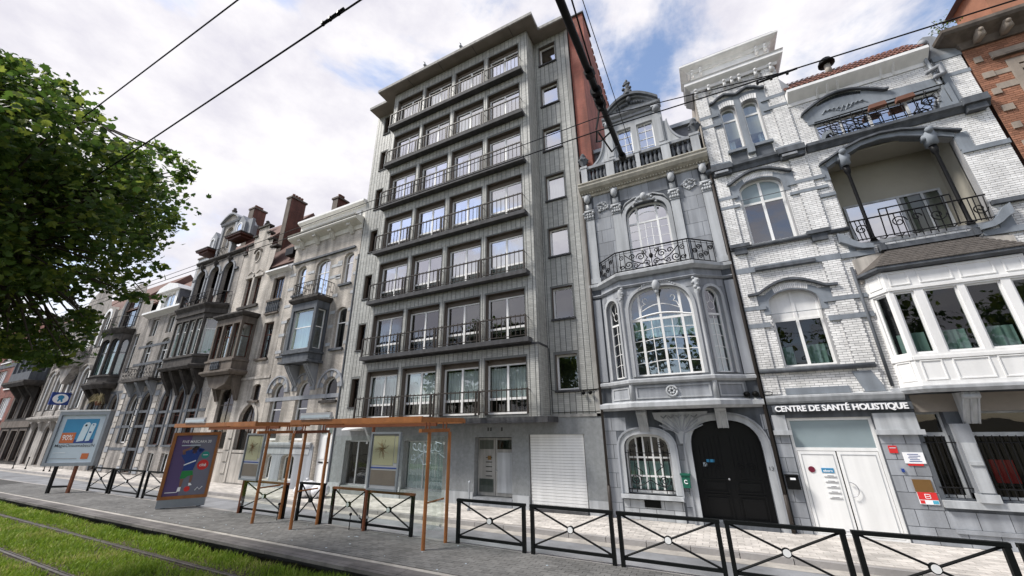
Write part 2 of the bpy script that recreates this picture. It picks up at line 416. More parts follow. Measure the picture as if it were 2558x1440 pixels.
def curtain(parent, fr, u0, u1, z0, z1, w, m, amp=.025, lam=.13):
    n = max(4, int((u1-u0)/lam*6)); b = MB(fr); ph = rnd.random()*6
    for k in range(n+1):
        u = u0+(u1-u0)*k/n; ww = w+amp*math.sin(ph+k*2*math.pi/6)+amp*.5*math.sin(k*1.7)
        b.P(u, ww, z0); b.P(u, ww, z1)
    b.f = [(2*k, 2*k+2, 2*k+3, 2*k+1) for k in range(n)]; b.sm = True
    return b.obj('curtain', m, parent)
def window(parent, fr, poly, w=.2, fw=.06, cols=(), rows=(), bar=.035, fm='white_paint', gm='glass', cur=None, name='window', depth=.06, solid=None, sub=()):
    """frame ring + glazing bars (one mesh), every pane a sub-part; cur = (material, z0, z1) or list of (material,u0,u1,z0,z1)"""
    inn = inset(poly, fw); b = MB(fr); b.ring(poly, inn, w, w+depth)
    us = [p[0] for p in inn]; zs = [p[1] for p in inn]; U = [min(us)]+sorted(cols)+[max(us)]; ZZ = [min(zs)]+sorted(rows)+[max(zs)]
    for u in cols:
        s = vspan(inn, u)
        if s: b.box(u-bar/2, u+bar/2, w+.004, w+depth-.004, s[0], s[1], False)
    for z in rows:
        s = hspan(inn, z)
        if s: b.box(s[0], s[1], w+.007, w+depth-.008, z-bar/2, z+bar/2, False)
    for (u0, u1, z0, z1) in sub: b.box(u0, u1, w+.01, w+depth-.01, z0, z1, False)
    o = b.obj(name, fm, parent)
    for i in range(len(U)-1):
        for j in range(len(ZZ)-1):
            c = clip(inn, U[i], U[i+1], ZZ[j], ZZ[j+1])
            if len(c) < 3: continue
            p = MB(fr); p.face([(u, w+depth*.5, z) for (u, z) in c])
            mm = gm
            if solid and (i, j) in solid: mm = solid[(i, j)]
            p.obj('pane', mm, o)
    if cur:
        for c in ([cur] if isinstance(cur, tuple) else cur):
            if len(c) == 3: curtain(o, fr, min(us), max(us), c[1], c[2], w+.16, c[0])
            else: curtain(o, fr, c[1], c[2], c[3], c[4], w+.16, c[0])
    return o
def sill(parent, fr, u0, u1, z, m, out=.1, h=.09, name='sill'):
    return MB(fr).box(u0, u1, -out, .05, z-h, z).obj(name, m, parent)
BRICKMESH = {}
def bricks(parent, fr, outer, holes, bw, bh, m, gap=.009, proud=.008, stack=False, w=0, keep=300, name='brick', z0=None, jit=.0025, gu=None):
    gu = gu or gap
    zs = [p[1] for p in outer]; zb = min(zs) if z0 is None else z0; zt = max(zs); polys = [outer]+list(holes)
    row = 0; L_ = []; z = zb
    while z+bh*.5 < zt:
        a = z+gap*.5; b = min(z+bh, zt)-gap*.5
        if b-a > .012:
            sa = spans(polys, a+.001); sb_ = spans(polys, b-.001); iv = []
            for (p, q) in sa:
                for (r, t) in sb_:
                    l, h = max(p, r), min(q, t)
                    if h-l > .03: iv.append((l, h))
            off = 0 if stack else (bw*.5 if row % 2 else 0)
            for (l, h) in iv:
                k = math.floor((l-off)/bw)
                while True:
                    u0 = max(l, off+k*bw); u1 = min(h, off+(k+1)*bw); k += 1
                    if u0 >= h-1e-6: break
                    if u1-u0 > .03: L_.append((u0+gu*.5, u1-gu*.5, a, b))
        z += bh; row += 1
    full = [t for t in L_ if t[1]-t[0] > bw-gu-.002 and t[3]-t[2] > bh-gap-.002]
    def dist(t):
        p = fr((t[0]+t[1])/2, w, (t[2]+t[3])/2); return p[0]**2+p[1]**2+(p[2]-2.7)**2
    near = set(sorted(full, key=dist)[:keep]) if keep else set()
    j = MB(fr)
    for t in L_:
        if t in near: continue
        d = proud+(rnd.random()-.5)*2*jit; j.box(t[0], t[1], w-d, w, t[2], t[3], False)
    if j.v: j.obj(name, m, parent, kind='stuff')
    if near:
        key = (m, bw, bh, proud, fr.key())
        if key not in BRICKMESH:
            q = MB(fr.zero()); q.box(-bw/2+gu/2, bw/2-gu/2, -proud, .001, -bh/2+gap/2, bh/2-gap/2, False); me = q.mesh(name); me.materials.append(MATS[m]); BRICKMESH[key] = me
        for t in near:
            o = bpy.data.objects.new(name, BRICKMESH[key]); COL.objects.link(o); setpar(o, parent)
            o.location = fr((t[0]+t[1])/2, w+(rnd.random()-.5)*2*jit, (t[2]+t[3])/2)
def inst(me, name, loc, parent, m=None, rz=0, sc_=None, label=None):
    o = bpy.data.objects.new(name, me); COL.objects.link(o); setpar(o, parent); o.location = loc; o.rotation_euler = (0, 0, rz)
    if sc_: o.scale = sc_
    return o
def meshof(mb, m, name='m'):
    me = mb.mesh(name); me.materials.append(MATS[m]); return me
def spiral(cx, cz, r0, r1, a0, turns, n=18):
    return [(cx+(r0+(r1-r0)*k/n)*math.cos(a0+turns*2*math.pi*k/n), cz+(r0+(r1-r0)*k/n)*math.sin(a0+turns*2*math.pi*k/n)) for k in range(n+1)]
def text(parent, body, fr, u, w, z, width, m, name='lettering', bold=.0, height=None, depth=.003, align='LEFT'):
    cu = bpy.data.curves.new('t', 'FONT'); cu.body = body; cu.size = 1; cu.extrude = 0; cu.offset = bold; cu.align_x = align
    ob = bpy.data.objects.new('t', cu); COL.objects.link(ob); dg = bpy.context.evaluated_depsgraph_get()
    me = bpy.data.meshes.new_from_object(ob.evaluated_get(dg)); bpy.data.objects.remove(ob)
    xs = [v.co.x for v in me.vertices]; ys = [v.co.y for v in me.vertices]
    s = width/(max(xs)-min(xs)); sy = s if not height else height/(max(ys)-min(ys)); x0, y0 = min(xs), min(ys)
    b = MB(fr); fs = [tuple(p.vertices) for p in me.polygons]; n = len(me.vertices)
    for v in me.vertices: b.P(u+(v.co.x-x0)*s, w, z+(v.co.y-y0)*sy)
    b.f = fs
    if depth > .01:
        for v in me.vertices: b.P(u+(v.co.x-x0)*s, w+depth, z+(v.co.y-y0)*sy)
        cnt = {}
        for f in fs:
            for k in range(len(f)):
                e = (f[k], f[(k+1) % len(f)]); cnt[e] = cnt.get(e, 0)+1
        for (a, c) in cnt:
            if (c, a) not in cnt: b.f.append((a, c, c+n, a+n))
    bpy.data.meshes.remove(me); bpy.data.curves.remove(cu)
    return b.obj(name, m, parent)
def leafmat(name, c0, c1, c2, trans=.4):
    m = bpy.data.materials.new(name); MATS[name] = m; m.use_nodes = True; nt = m.node_tree; N = nt.nodes.new; L = nt.links.new
    b = nt.nodes['Principled BSDF']; b.inputs['Roughness'].default_value = .42; b.inputs['Specular IOR Level'].default_value = .4
    g = N('ShaderNodeNewGeometry'); r = N('ShaderNodeValToRGB'); e = r.color_ramp.elements
    e[0].color = c0+(1,); e[1].color = c2+(1,); x = r.color_ramp.elements.new(.65); x.color = c1+(1,)
    L(g.outputs['Random Per Island'], r.inputs[0]); L(r.outputs[0], b.inputs['Base Color'])
    t = N('ShaderNodeBsdfTranslucent'); L(r.outputs[0], t.inputs[0]); mx = N('ShaderNodeMixShader'); mx.inputs[0].default_value = trans
    o = nt.nodes['Material Output']; L(b.outputs[0], mx.inputs[1]); L(t.outputs[0], mx.inputs[2]); L(mx.outputs[0], o.inputs[0])
leafmat('leaf', (.042, .085, .016), (.085, .15, .026), (.25, .30, .05), .52)

# ---------------------------------------------------------------- ground, road, pavement, platform, track
PZ = .2                                      # platform level
def ky(x): return 11.12-.0135*x              # far kerb line
b = MB(FrH(-.34)); b.face([(-1500, 0, -1500), (1500, 0, -1500), (1500, 0, 1500), (-1500, 0, 1500)]); struct(b, 'ground', 'dirt')
b = MB(FrH(-.12)); b.face([(-150, 0, 8.5), (60, 0, 8.5), (60, 0, 10.9), (-150, 0, 14)]); struct(b, 'road', 'asphalt')
b = MB(FrH(-.116)); b.face([(-150, 0, 8.62), (60, 0, 8.62), (60, 0, 8.9), (-150, 0, 8.9)]); struct(b, 'road_gutter', 'kerb_stone')
b = MB(FrH(-.116)); b.face([(-150, 0, ky(-150)-.36), (60, 0, ky(60)-.36), (60, 0, ky(60)), (-150, 0, ky(-150))]); struct(b, 'road_gutter', 'white_line')
pav = MB(FrH(-.008)); pav.face([(-150, 0, ky(-150)), (60, 0, ky(60)), (60, 0, 15), (-150, 0, 15)])
pavo = struct(pav, 'pavement', 'paver_joint')
bricks(pavo, FrH(-.008), [(-62, ky(-62)+.13), (9, ky(9)+.13), (9, 13.5), (-62, 13.5)], [], .30, .15, 'paver', gap=.012, name='paver', z0=11, jit=.003)
kb = MB(); kb.box(-150, 60, 0, .01, -.3, -.2); kerb = struct(MB(FrH(-.1)).face([(-150, 0, ky(-150)+.02), (60, 0, ky(60)+.02), (60, 0, ky(60)+.1), (-150, 0, ky(-150)+.1)]), 'kerb', 'kerb_stone')
x = -64
q = MB(FrH(0)); q.box(-.492, .492, -.004, .14, 0, .125); kme = meshof(q, 'kerb_stone', 'kerb_stone')
while x < 10:
    inst(kme, 'kerb_stone', (x+.5, ky(x+.5), rnd.uniform(-.004, .004)), kerb, rz=-.0135); x += 1
# platform
q = MB(); q.v = []; q.fr = FrH(0)
q.box(-90, 16, -PZ+.012, .34, 6.62, 8.62); plat = struct(q, 'platform', 'platform_joint')
bricks(plat, FrH(PZ-.012), [(-34, 6.84), (8, 6.84), (8, 8.5), (-34, 8.5)], [], .2, .1, 'platform_paver', gap=.008, name='paver', jit=.002, proud=.01)
MB(FrH(0)).box(-90, 16, -PZ-.001, -PZ+.02, 6.7, 6.80).obj('edge_line', 'white_line', plat)
x = -40
q = MB(FrH(0)); q.box(-.62, .62, -PZ-.002, -PZ+.06, 6.30, 6.40); q.box(-.62, .62, -PZ-.004, -PZ+.06, 6.41, 6.53); q.box(-.62, .62, -PZ, -PZ+.06, 6.54, 6.695); eme = meshof(q, 'edge_wood', 'edge_plank')
while x < 12:
    inst(eme, 'edge_plank', (x, rnd.uniform(-.008, .008), rnd.uniform(-.004, .003)), plat); x += 1.25
MB(FrH(0)).box(-90, 16, -PZ+.001, .34, 8.5, 8.62).obj('back_kerb', 'kerb_stone', plat)
MB(FrH(0)).box(-90, -41, -PZ-.001, -PZ+.06, 6.3, 6.69).obj('edge_plank', 'edge_wood', plat)
# lawn and tram track
q = MB(FrH(-.07)); n1, n2 = 60, 14
for i in range(n1+1):
    for j in range(n2+1):
        u = -60+i*1.25; v = -9+j*(15.6/n2); q.P(u, -.03*math.sin(u*1.3+v)*math.cos(v*1.9), v)
q.f = [(i*(n2+1)+j, (i+1)*(n2+1)+j, (i+1)*(n2+1)+j+1, i*(n2+1)+j+1) for i in range(n1) for j in range(n2)]
struct(q, 'lawn_soil', 'dirt')
for yy in (5.57, 4.14):
    t = thing('tram_rail', 'steel tram rail in the grass '+('next to the platform' if yy > 5 else 'farther from the platform, in the corner'), 'rail', (-20, yy, -.05), 'tram rails in the lawn')
    MB(FrH(0)).box(-70, 20, .035, .12, yy-.028, yy+.028).obj('rail_head', 'rail_steel', t)
    MB(FrH(0)).box(-70, 20, .045, .12, yy+.065, yy+.085).obj('groove_lip', 'rail_steel', t)
    MB(FrH(0)).box(-70, 20, .052, .13, yy-.10, yy-.04).obj('rubber_strip', 'dirt', t)
    MB(FrH(0)).box(-70, 20, .052, .13, yy+.09, yy+.13).obj('rubber_strip', 'dirt', t)

# grass blades (nobody could count them)
def grassmat():
    m = bpy.data.materials.new('grass'); MATS['grass'] = m; m.use_nodes = True; nt = m.node_tree; N = nt.nodes.new; L = nt.links.new
    b = nt.nodes['Principled BSDF']; b.inputs['Roughness'].default_value = .6; b.inputs['Specular IOR Level'].default_value = .25
    g = N('ShaderNodeNewGeometry'); r = N('ShaderNodeValToRGB'); e = r.color_ramp.elements
    e[0].color = (.10, .19, .018, 1); e[1].color = (.46, .43, .16, 1); x = r.color_ramp.elements.new(.62); x.color = (.235, .335, .035, 1)
    n = N('ShaderNodeTexNoise'); n.inputs['Scale'].default_value = .9; n.inputs['Detail'].default_value = 4; L(g.outputs['Position'], n.inputs['Vector'])
    a = N('ShaderNodeMath'); a.operation = 'MULTIPLY_ADD'; a.inputs[1].default_value = .55; L(g.outputs['Random Per Island'], a.inputs[0])
    s = N('ShaderNodeMath'); s.operation = 'MULTIPLY_ADD'; s.inputs[1].default_value = 1.3; s.inputs[2].default_value = -.38; L(n.outputs['Fac'], s.inputs[0]); L(s.outputs[0], a.inputs[2])
    L(a.outputs[0], r.inputs[0]); L(r.outputs[0], b.inputs['Base Color'])
    t = N('ShaderNodeBsdfTranslucent'); L(r.outputs[0], t.inputs[0]); mx = N('ShaderNodeMixShader'); mx.inputs[0].default_value = .35
    o = nt.nodes['Material Output']; L(b.outputs[0], mx.inputs[1]); L(t.outputs[0], mx.inputs[2]); L(mx.outputs[0], o.inputs[0])
grassmat()
gv = []; gf = []
gr = random.Random(5)
def blade(x, y, h, wd):
    a = gr.uniform(0, 6.283); c, s_ = math.cos(a), math.sin(a); l = gr.uniform(.1, .8)*h; z = -.09; i = len(gv)
    b2 = a+gr.uniform(.9, 2.2); lx, ly = math.cos(b2)*l, math.sin(b2)*l
    gv.extend([(x-c*wd, y-s_*wd, z), (x+c*wd, y+s_*wd, z), (x+lx*.35+c*wd*.8, y+ly*.35+s_*wd*.8, z+h*.62), (x+lx*.35-c*wd*.8, y+ly*.35-s_*wd*.8, z+h*.62), (x+lx, y+ly, z+h)])
    gf.extend([(i, i+1, i+2, i+3), (i+3, i+2, i+4)])
for k in range(150000):
    t = gr.random(); X = -2.2-31*t**1.55; Y = gr.uniform(1.2, 6.34)
    if X > -6 and Y < 4.5 and gr.random() < .6: continue
    if any(abs(Y-r) < .085 for r in (5.57, 4.14)): continue
    pn = math.sin(X*1.9+Y*2.3)+math.sin(X*.8-Y*3.1)+math.sin(X*3.7+1.3*Y)
    h = gr.uniform(.07, .14)*(1+.22*pn*.5)
    if Y > 5.95: h *= 1.35
    if abs(Y-5.57) < .25 or abs(Y-4.14) < .25:
        h *= .75
        if gr.random() < .3: continue
    blade(X, Y, h, gr.uniform(.0035, .008)*(1+(-X)/16))
g = MB(); g.v = gv; g.f = gf
tag(g.obj('grass', 'grass'), 'green grass growing over the tram track bed', 'grass', kind='stuff')

# ================================================================ the grey apartment building
def shell(t, x0, x1, zt, m='brick_brownred', y0=14.7, y1=23, closers=True, zint=None):
    """party walls behind the facade and near-black panels painted as the shade of its rooms"""
    MB(FY(0)).box(x0+.02, x1-.02, y0, y1, 0, zt).obj('party_wall', m, t)
    MB(FY(0)).box(x0+.05, x1-.05, y0-.06, y0-.01, .02, (zint or zt)-.05).obj('room_shade_panel', 'interior_shade', t)
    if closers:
        for x in (x0, x1-.12): MB(FY(0)).box(x+.03, x+.1, 13.75, y0-.02, .02, (zint or zt)-.06).obj('inner_wall', 'interior_shade', t)
ap = thing('apartment_building', 'tall grey tiled apartment block with seven rows of balconies', 'building', (-9.9, 13.5, 0))
BY = 12.6; FB = FY(BY); x0, x1 = -16.38, -3.42; bl, br = -14.05, -5.27
tops = [21.1-2.665*i for i in range(7)]; fl = [t-2.0 for t in tops]
colsx = [(-13.7, -11.9), (-11.62, -9.86), (-9.56, -7.79), (-7.5, -5.77)]
ops = [rect(a, c, fl[i], tops[i]) for i in range(7) for (a, c) in colsx]
bo = rect(bl, br, 3.02, 21.75)
MB(FB).wall(bo, ops, 0, .1, False).obj('bay_wall', 'grey_mortar', ap)
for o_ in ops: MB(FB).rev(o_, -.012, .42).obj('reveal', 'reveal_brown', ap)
bricks(ap, FB, bo, [inset(o_, -.045) for o_ in ops], .225, .068, 'grey_brick', gap=.007, proud=.01, stack=True, gu=.032, keep=300, z0=3.02)
for side, X, d in ((1, br, (0, 1)), (-1, bl, (0, -1))):
    f = Fr(X, BY if side > 0 else YF, *d); MB(f).wall(rect(0, .9, 3.02, 21.75), [], 0).obj('bay_side_wall', 'grey_mortar', ap)
    bricks(ap, f, rect(0, .9, 3.02, 21.75), [], .225, .068, 'grey_brick', gap=.007, proud=.01, stack=True, gu=.032, keep=0, z0=3.02)
# recessed flanks
rw = [rect(-4.97, -4.12, z-1.3, z) for z in [21.33-2.685*i for i in range(7)]]
lw = [rect(-15.68, -15.2, z-1.34, z) for z in [21.52-2.75*i for i in range(7)]]
for nm, (a, c), hs in (('right', (br+.01, x1), rw), ('left', (x0, bl-.01), lw)):
    wp = rect(a, c, 3.02, 21.85); MB().wall(wp, hs, 0, .2, False).obj('flank_wall', 'grey_mortar', ap)
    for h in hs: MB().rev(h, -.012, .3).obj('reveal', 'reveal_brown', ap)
    bricks(ap, F0, wp, [inset(h, -.05) for h in hs], .225, .068, 'grey_brick', gap=.007, proud=.01, stack=True, gu=.032, keep=0, z0=3.02)
    for k, h in enumerate(hs):
        if nm == 'right':
            window(ap, F0, h, .16, .07, gm='glass_bright' if k < 5 else 'glass', cur=('curtain_white', h[0][1], h[2][1]) if k == 3 else None)
            sill(ap, F0, h[0][0]-.06, h[1][0]+.06, h[0][1], 'concrete_dark', .08, .07)
        else:
            window(ap, F0, h, .16, .045, fm='dark_wood', gm='glass_dark'); sill(ap, F0, h[0][0]-.05, h[1][0]+.05, h[0][1], 'concrete_dark', .06, .05)
MB().box(x1-.14, x1, -.03, .1, 3, 21.85).obj('edge_strip', 'concrete_pale', ap)
# balcony windows, slabs and railings
barme = meshof(MB(FY(0)).box(-.011, .011, -.011, .011, 0, .80), 'railing_dark', 'bar')
postme = meshof(MB(FY(0)).box(-.03, .03, -.03, .03, 0, .84), 'railing_dark', 'post')
for i in range(7):
    for j, (a, c) in enumerate(colsx):
        z0, z1 = fl[i], tops[i]; mid = (a+c)/2
        MB(FB).box(a+.01, c-.01, .18, .28, z1-.17, z1-.003).obj('shutter_box', 'reveal_brown', ap)
        cur = None; gm = 'glass_bright'
        if i == 6: cur = [('curtain_white', a+.08, c-.08, z0+.62, z1-.3)]; gm = 'glass'
        elif i == 5: gm = 'glass'
        elif i == 4: cur = [('curtain_white', a+.08, c-.08, z0+.1, z1-.3)] if j > 1 else None
        elif (i, j) in ((0, 1), (1, 2), (3, 1), (3, 3)): cur = [('curtain_white', a+.08, mid-.1, z0+.1, z1-.3)]
        elif (i, j) in ((0, 3), (2, 0)): cur = [('blind', a+.08, c-.08, z0+1.0, z1-.3)]
        elif (i, j) in ((2, 2), (1, 0), (3, 2)): cur = [('curtain_white', mid+.25, c-.08, z0+.1, z1-.3), ('curtain_white', a+.08, a+.35, z0+.1, z1-.3)]
        rows = (z0+.56,) if i >= 3 else ()
        window(ap, FB, rect(a+.01, c-.01, z0+.02, z1-.17), .22, .065, cols=(mid,), rows=rows, bar=.085, gm=gm, cur=cur,
               solid={(0, 0): 'glass_dark', (1, 0): 'glass_dark'} if i >= 3 else None, fm='white_paint')
        if i in (4, 5):
            q = MB(FB)
            for k in range(8): q.box(a+.12+k*(c-a-.24)/8, a+.12+(k+.8)*(c-a-.24)/8, .31, .38, z0+.44, z0+.55)
            q.obj('radiator', 'white_paint', ap)
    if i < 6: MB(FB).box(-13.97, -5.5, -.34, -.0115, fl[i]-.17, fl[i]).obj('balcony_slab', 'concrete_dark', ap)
    rl_ = MB(FB).box(-13.9, -5.6, -.31, -.26, fl[i]+.80, fl[i]+.845).box(-13.9, -5.6, -.30, -.27, fl[i]+.07, fl[i]+.095).obj('railing', 'railing_dark', ap)
    for k in range(42):
        u = -13.87+k*(8.24/41)
        inst(barme, 'bar', (u, BY-.285, fl[i]+.09), rl_)
    for u in (-13.9, -11.76, -9.71, -7.65, -5.62):
        for d in (-.07, .07) if abs(u+9.7) < 3 else (0,):
            inst(postme, 'post', (u+d, BY-.285, fl[i]), rl_)
        MB(FB).tube([(u, -.285, fl[i]+.82), (u, 0, fl[i]+.80)], .012).obj('rail_tie', 'railing_dark', rl_)
MB(FB).plan([(-14.45, 1.0), (-14.45, -.12), (-4.98, -.12), (-4.98, 1.0)], 2.83, 3.015).obj('bay_floor_slab', 'concrete_dark', ap)
MB(FB).sweep([(bl, .9), (bl, 0), (br, 0), (br, .9)], [(0, 5.52), (.03, 5.52), (.03, 5.6), (0, 5.6)]).obj('string_course', 'concrete_dark', ap)
# eaves
MB(FY(0)).plan([(-16.3, 16), (-16.3, 12.75), (-14.85, 12.75), (-14.85, 12.0), (-4.75, 12.0), (-4.75, 12.88), (-3.36, 12.88), (-3.36, 16)], 21.76, 21.80).obj('soffit', 'soffit', ap)
MB(FY(0)).plan([(-16.33, 16), (-16.33, 12.72), (-14.88, 12.72), (-14.88, 11.97), (-4.72, 11.97), (-4.72, 12.85), (-3.33, 12.85), (-3.33, 16)], 21.801, 21.98).obj('fascia', 'concrete_pale', ap)
q = MB(FY(0))
for x in (-12.6, -10.4, -8.2, -6): q.box(x-.01, x+.01, 12.02, 12.6, 21.745, 21.758)
q.obj('soffit_joint', 'concrete_dark', ap)
# roof body, red party wall and chimney
MB(FY(0)).box(x0+.05, x1-.05, 14.4, 26, 0, 21.7).obj('rear_body', 'interior_shade', ap)
pw = Fr(-2.82, 13.58, 0, 1)
MB(pw).prism([(0, 0), (9, 0), (9, 22.6), (2.7, 23.9), (2.7, 22.2), (0, 21.7)], 0, .55).obj('party_wall', 'brick_red', ap)
ch = MB(FY(0)).box(-3.5, -2.80, 14.8, 16.3, 21.6, 24.28).obj('chimney', 'brick_red', ap)
MB(FY(0)).box(-3.58, -2.72, 14.72, 16.38, 24.281, 24.36).obj('coping', 'concrete_dark', ch)
q = MB(pw)
for k in range(14): q.box(2.75+k*.45, 2.75+k*.45+.3, -.04, .5, 23.83-.21*k*.45-.02, 23.98-.21*k*.45)
q.obj('wall_coping', 'tile_red', ap)
# ground floor
gh = [rect(-15.58, -14.08, .33, 2.2), rect(-12.05, -9.95, .33, 2.2), rect(-8.48, -6.86, .28, 2.33), rect(-6.16, -4.08, -.02, 2.42)]
MB().wall(rect(x0, x1, -.1, 3.05), gh, 0, .35).obj('ground_floor_wall', 'granite', ap)
MB().box(br+.02, x1, -.03, 0, 3.0, 3.09).obj('ledge', 'concrete_pale', ap)
for (a, c) in ((x0, -15.6), (-14.06, -12.07), (-9.93, -8.5), (-6.84, -6.18), (-4.06, x1)):
    MB().box(a+.004, c-.004, -.035, -.002, -.1, .42).obj('plinth_stone', 'bluestone_pale', ap)
gd = MB(FY(YF-.14)).box(-6.16, -4.08, .22, .26, -.05, 2.43).obj('garage_door', 'concrete_pale', ap)
for k in range(25): MB(FY(YF-.14)).box(-6.12, -4.12, .185+.008*(k % 2), .219, .1+k*.093, .1+k*.093+.085).obj('slat', 'white_paint', gd)
MB(FY(YF-.14)).box(-6.15, -4.09, -.0, .3, -.05, .09).obj('threshold', 'concrete_dark', gd)
dr = MB().box(-7.68, -6.88, .26, .32, .3, 2.3).obj('entrance_door', 'concrete_pale', ap)
MB().box(-7.6, -6.98, .24, .262, .42, 1.78).obj('door_panel', 'bluestone_pale', dr)
MB().box(-7.6, -6.98, .235, .259, 1.9, 2.22).obj('pane', 'glass_dark', dr)
MB().ball(-7.63, .22, 1.15, .03).obj('door_knob', 'steel', dr)
lp = MB().box(-8.46, -7.70, .26, .32, .3, 2.3).obj('letterbox_panel', 'concrete_pale', ap)
MB().box(-8.38, -7.78, .24, .262, .42, .86).obj('pane', 'glass_dark', lp); MB().box(-8.38, -7.78, .24, .262, 1.9, 2.22).obj('pane', 'glass_dark', lp)
for k in range(5): MB().box(-8.1, -7.84, .235, .262, .95+k*.16, .97+k*.16).obj('letter_slot', 'black_plastic', lp)
MB().box(-8.02, -7.88, .23, .262, 1.52, 1.66).obj('intercom', 'ink_brass', lp)
for h in gh[2:3]: MB().box(h[0][0], h[1][0], -.05, .3, -.05, .27).obj('step', 'bluestone', ap)
window(ap, F0, gh[0], .2, .06, cols=(-14.95,), bar=.08, fm='steel', gm='glass_dark')
window(ap, F0, gh[1], .2, .05, cols=(-11.1,), bar=.06, fm='steel', gm='glass', cur=('curtain_white', .35, 2.15))
MB().lathe([(.02, 2.62), (.5, 2.63), (.5, 2.7), (.35, 2.76), (.02, 2.78)], -14.95, -.2, 14).obj('wall_lamp', 'white_paint', ap)
for u in (-7.9, -7.78, -7.3): MB().box(u, u+.06, -.012, 0, 2.55, 2.68).obj('lettering', 'concrete_dark', ap)
cams = MB().tube([(-4.0, -.05, 3.86), (-3.5, -.05, 3.88)], .012).ball(-3.95, -.12, 3.78, .07).ball(-3.7, -.12, 3.78, .07)
tag(cams.obj('wall_camera', 'black_plastic'), 'pair of small black dome cameras under the lowest small window of the grey block', 'camera')
cb = MB().tube([(-5.2, -.03, 5.5), (-5.17, -.03, 3.95), (-4.9, -.04, 3.85), (-4.0, -.04, 3.88), (-3.4, -.04, 3.9)], .014)
cb.tube([(-5.17, -.03, 3.9), (-5.15, -.03, 3.15), (-3.45, -.03, 3.16)], .012)
cb.obj('wall_cable', 'black_plastic', ap)
for px_, lab in ((-11.35, 'pigeon standing on the roof edge of the grey block, left one'), (-8.9, 'pigeon standing on the roof edge of the grey block, right one')):
    t = thing('pigeon', lab, 'bird', (px_, 11.99, 21.98), 'pigeons on the roof edge'); f = FY(12.05)
    q = MB(f).ball(px_, 0, 22.13, .10, .085, ry=.17).ball(px_, -.1, 22.27, .05).tube([(px_, -.06, 22.15), (px_, -.1, 22.27)], .05).tube([(px_, .1, 22.13), (px_, .3, 22.05)], .05, taper=.02)
    q.obj('body', 'zinc', t); MB(f).tube([(px_, -.14, 22.27), (px_, -.19, 22.25)], .012).obj('beak', 'black_plastic', t)
    for d in (-.03, .03): MB(f).tube([(px_+d, 0, 22.07), (px_+d, -.02, 21.98)], .01).obj('leg', 'terracotta', t)

# ================================================================ the blue stone town house
bs = thing('bluestone_house', 'ornate blue-grey stone town house with canted bay and iron balcony', 'house', (-1, 13.5, 0))
x0, x1 = -3.40, 1.36
gw = arch(-2.76, -1.37, .71, 1.95, .47, 14, 2.6); dw = arch(-.76, 1.08, -.08, 1.95, .85, 16, 2.6); fw = arch(-1.76, -.25, 7.72, 10.15, .62, 14, 2.6)
MB().wall(rect(x0, x1, -.1, 11.9), [gw, dw, fw, rect(-2.9, .95, 3.5, 7.2)], 0, .3).obj('wall', 'bluestone_dark', bs)
bricks(bs, F0, rect(x0+.01, x1-.01, 0, 3.1), [arch(-2.98, -1.15, -.05, 1.95, .66, 14, 2.6), arch(-.97, 1.29, -.1, 1.95, 1.05, 14, 2.6)], .62, .42, 'bluestone', gap=.014, proud=.012, keep=60, name='ashlar_block')
bricks(bs, F0, rect(-2.94, -1.2, 0, .62), [], .5, .31, 'bluestone_pale', gap=.014, proud=.03, keep=40, name='ashlar_block')
bricks(bs, F0, rect(x0+.02, x1-.02, 7.75, 11.6), [arch(-1.98, -.03, 7.7, 10.15, .85, 14, 2.6), rect(-3.36, -2.95, 7.7, 11.7), rect(-2.24, -1.88, 7.7, 11.7), rect(-.1, .24, 7.7, 11.7), rect(.98, 1.3, 7.7, 11.7)], .78, .55, 'bluestone', gap=.012, proud=.01, keep=30, name='ashlar_block')
def surround(parent, op, wd, m, out=.05, name='surround', fr=None, w1=0):
    fr = fr or F0; o_ = inset(op, -wd); o_[0] = (o_[0][0], op[0][1]); o_[1] = (o_[1][0], op[1][1])
    return MB(fr).ring(o_, op, -out, w1+.02).obj(name, m, parent)
surround(bs, gw, .16, 'bluestone_pale', .06); surround(bs, inset(gw, -.16), .06, 'bluestone', .1, 'hood_mould')
surround(bs, dw, .17, 'bluestone_pale', .06); surround(bs, inset(dw, -.17), .05, 'bluestone', .1, 'hood_mould')
sill(bs, F0, -2.98, -1.18, .69, 'bluestone_pale', .16, .11)
gwin = window(bs, F0, gw, .2, .08, cols=(-2.42, -2.2, -1.93, -1.71), rows=(1.18, 1.72), bar=.05, gm='glass', cur=('curtain_teal', .8, 1.6))
q = MB()
for u in (-2.66, -2.5, -2.07, -1.63, -1.47): q.tube([(u, .03, .74), (u, .03, 2.2 if abs(u+2.07) < .3 else 1.95)], .014)
q.tube([(-2.75, .03, .82), (-1.39, .03, .82)], .014); q.tube([(-2.75, .03, 1.86), (-1.39, .03, 1.86)], .012)
for sgn in (-1, 1):
    q.tube([(u, .02, z) for (u, z) in spiral(-2.07+sgn*.42, 1.08, .02, .17, 0, 2*sgn)], .015)
    q.tube([(-2.07+sgn*.28, .02, 1.08), (-2.07+sgn*.2, .02, 1.32), (-2.07+sgn*.42, .02, 1.48), (-2.07+sgn*.36, .02, 1.56)], .013)
    q.tube([(-2.07+sgn*.42, .02, .9), (-2.07+sgn*.2, .02, .97), (-2.07, .02, 1.1)], .013)
    q.tube([(u, .02, z) for (u, z) in spiral(-2.07+sgn*.4, 2.08, .02, .1, 0, 1.5*sgn)], .011)
q.obj('window_grille', 'iron', bs)
door = MB().prism(inset(dw, .01), .26, .32).obj('double_door', 'door_black', bs)
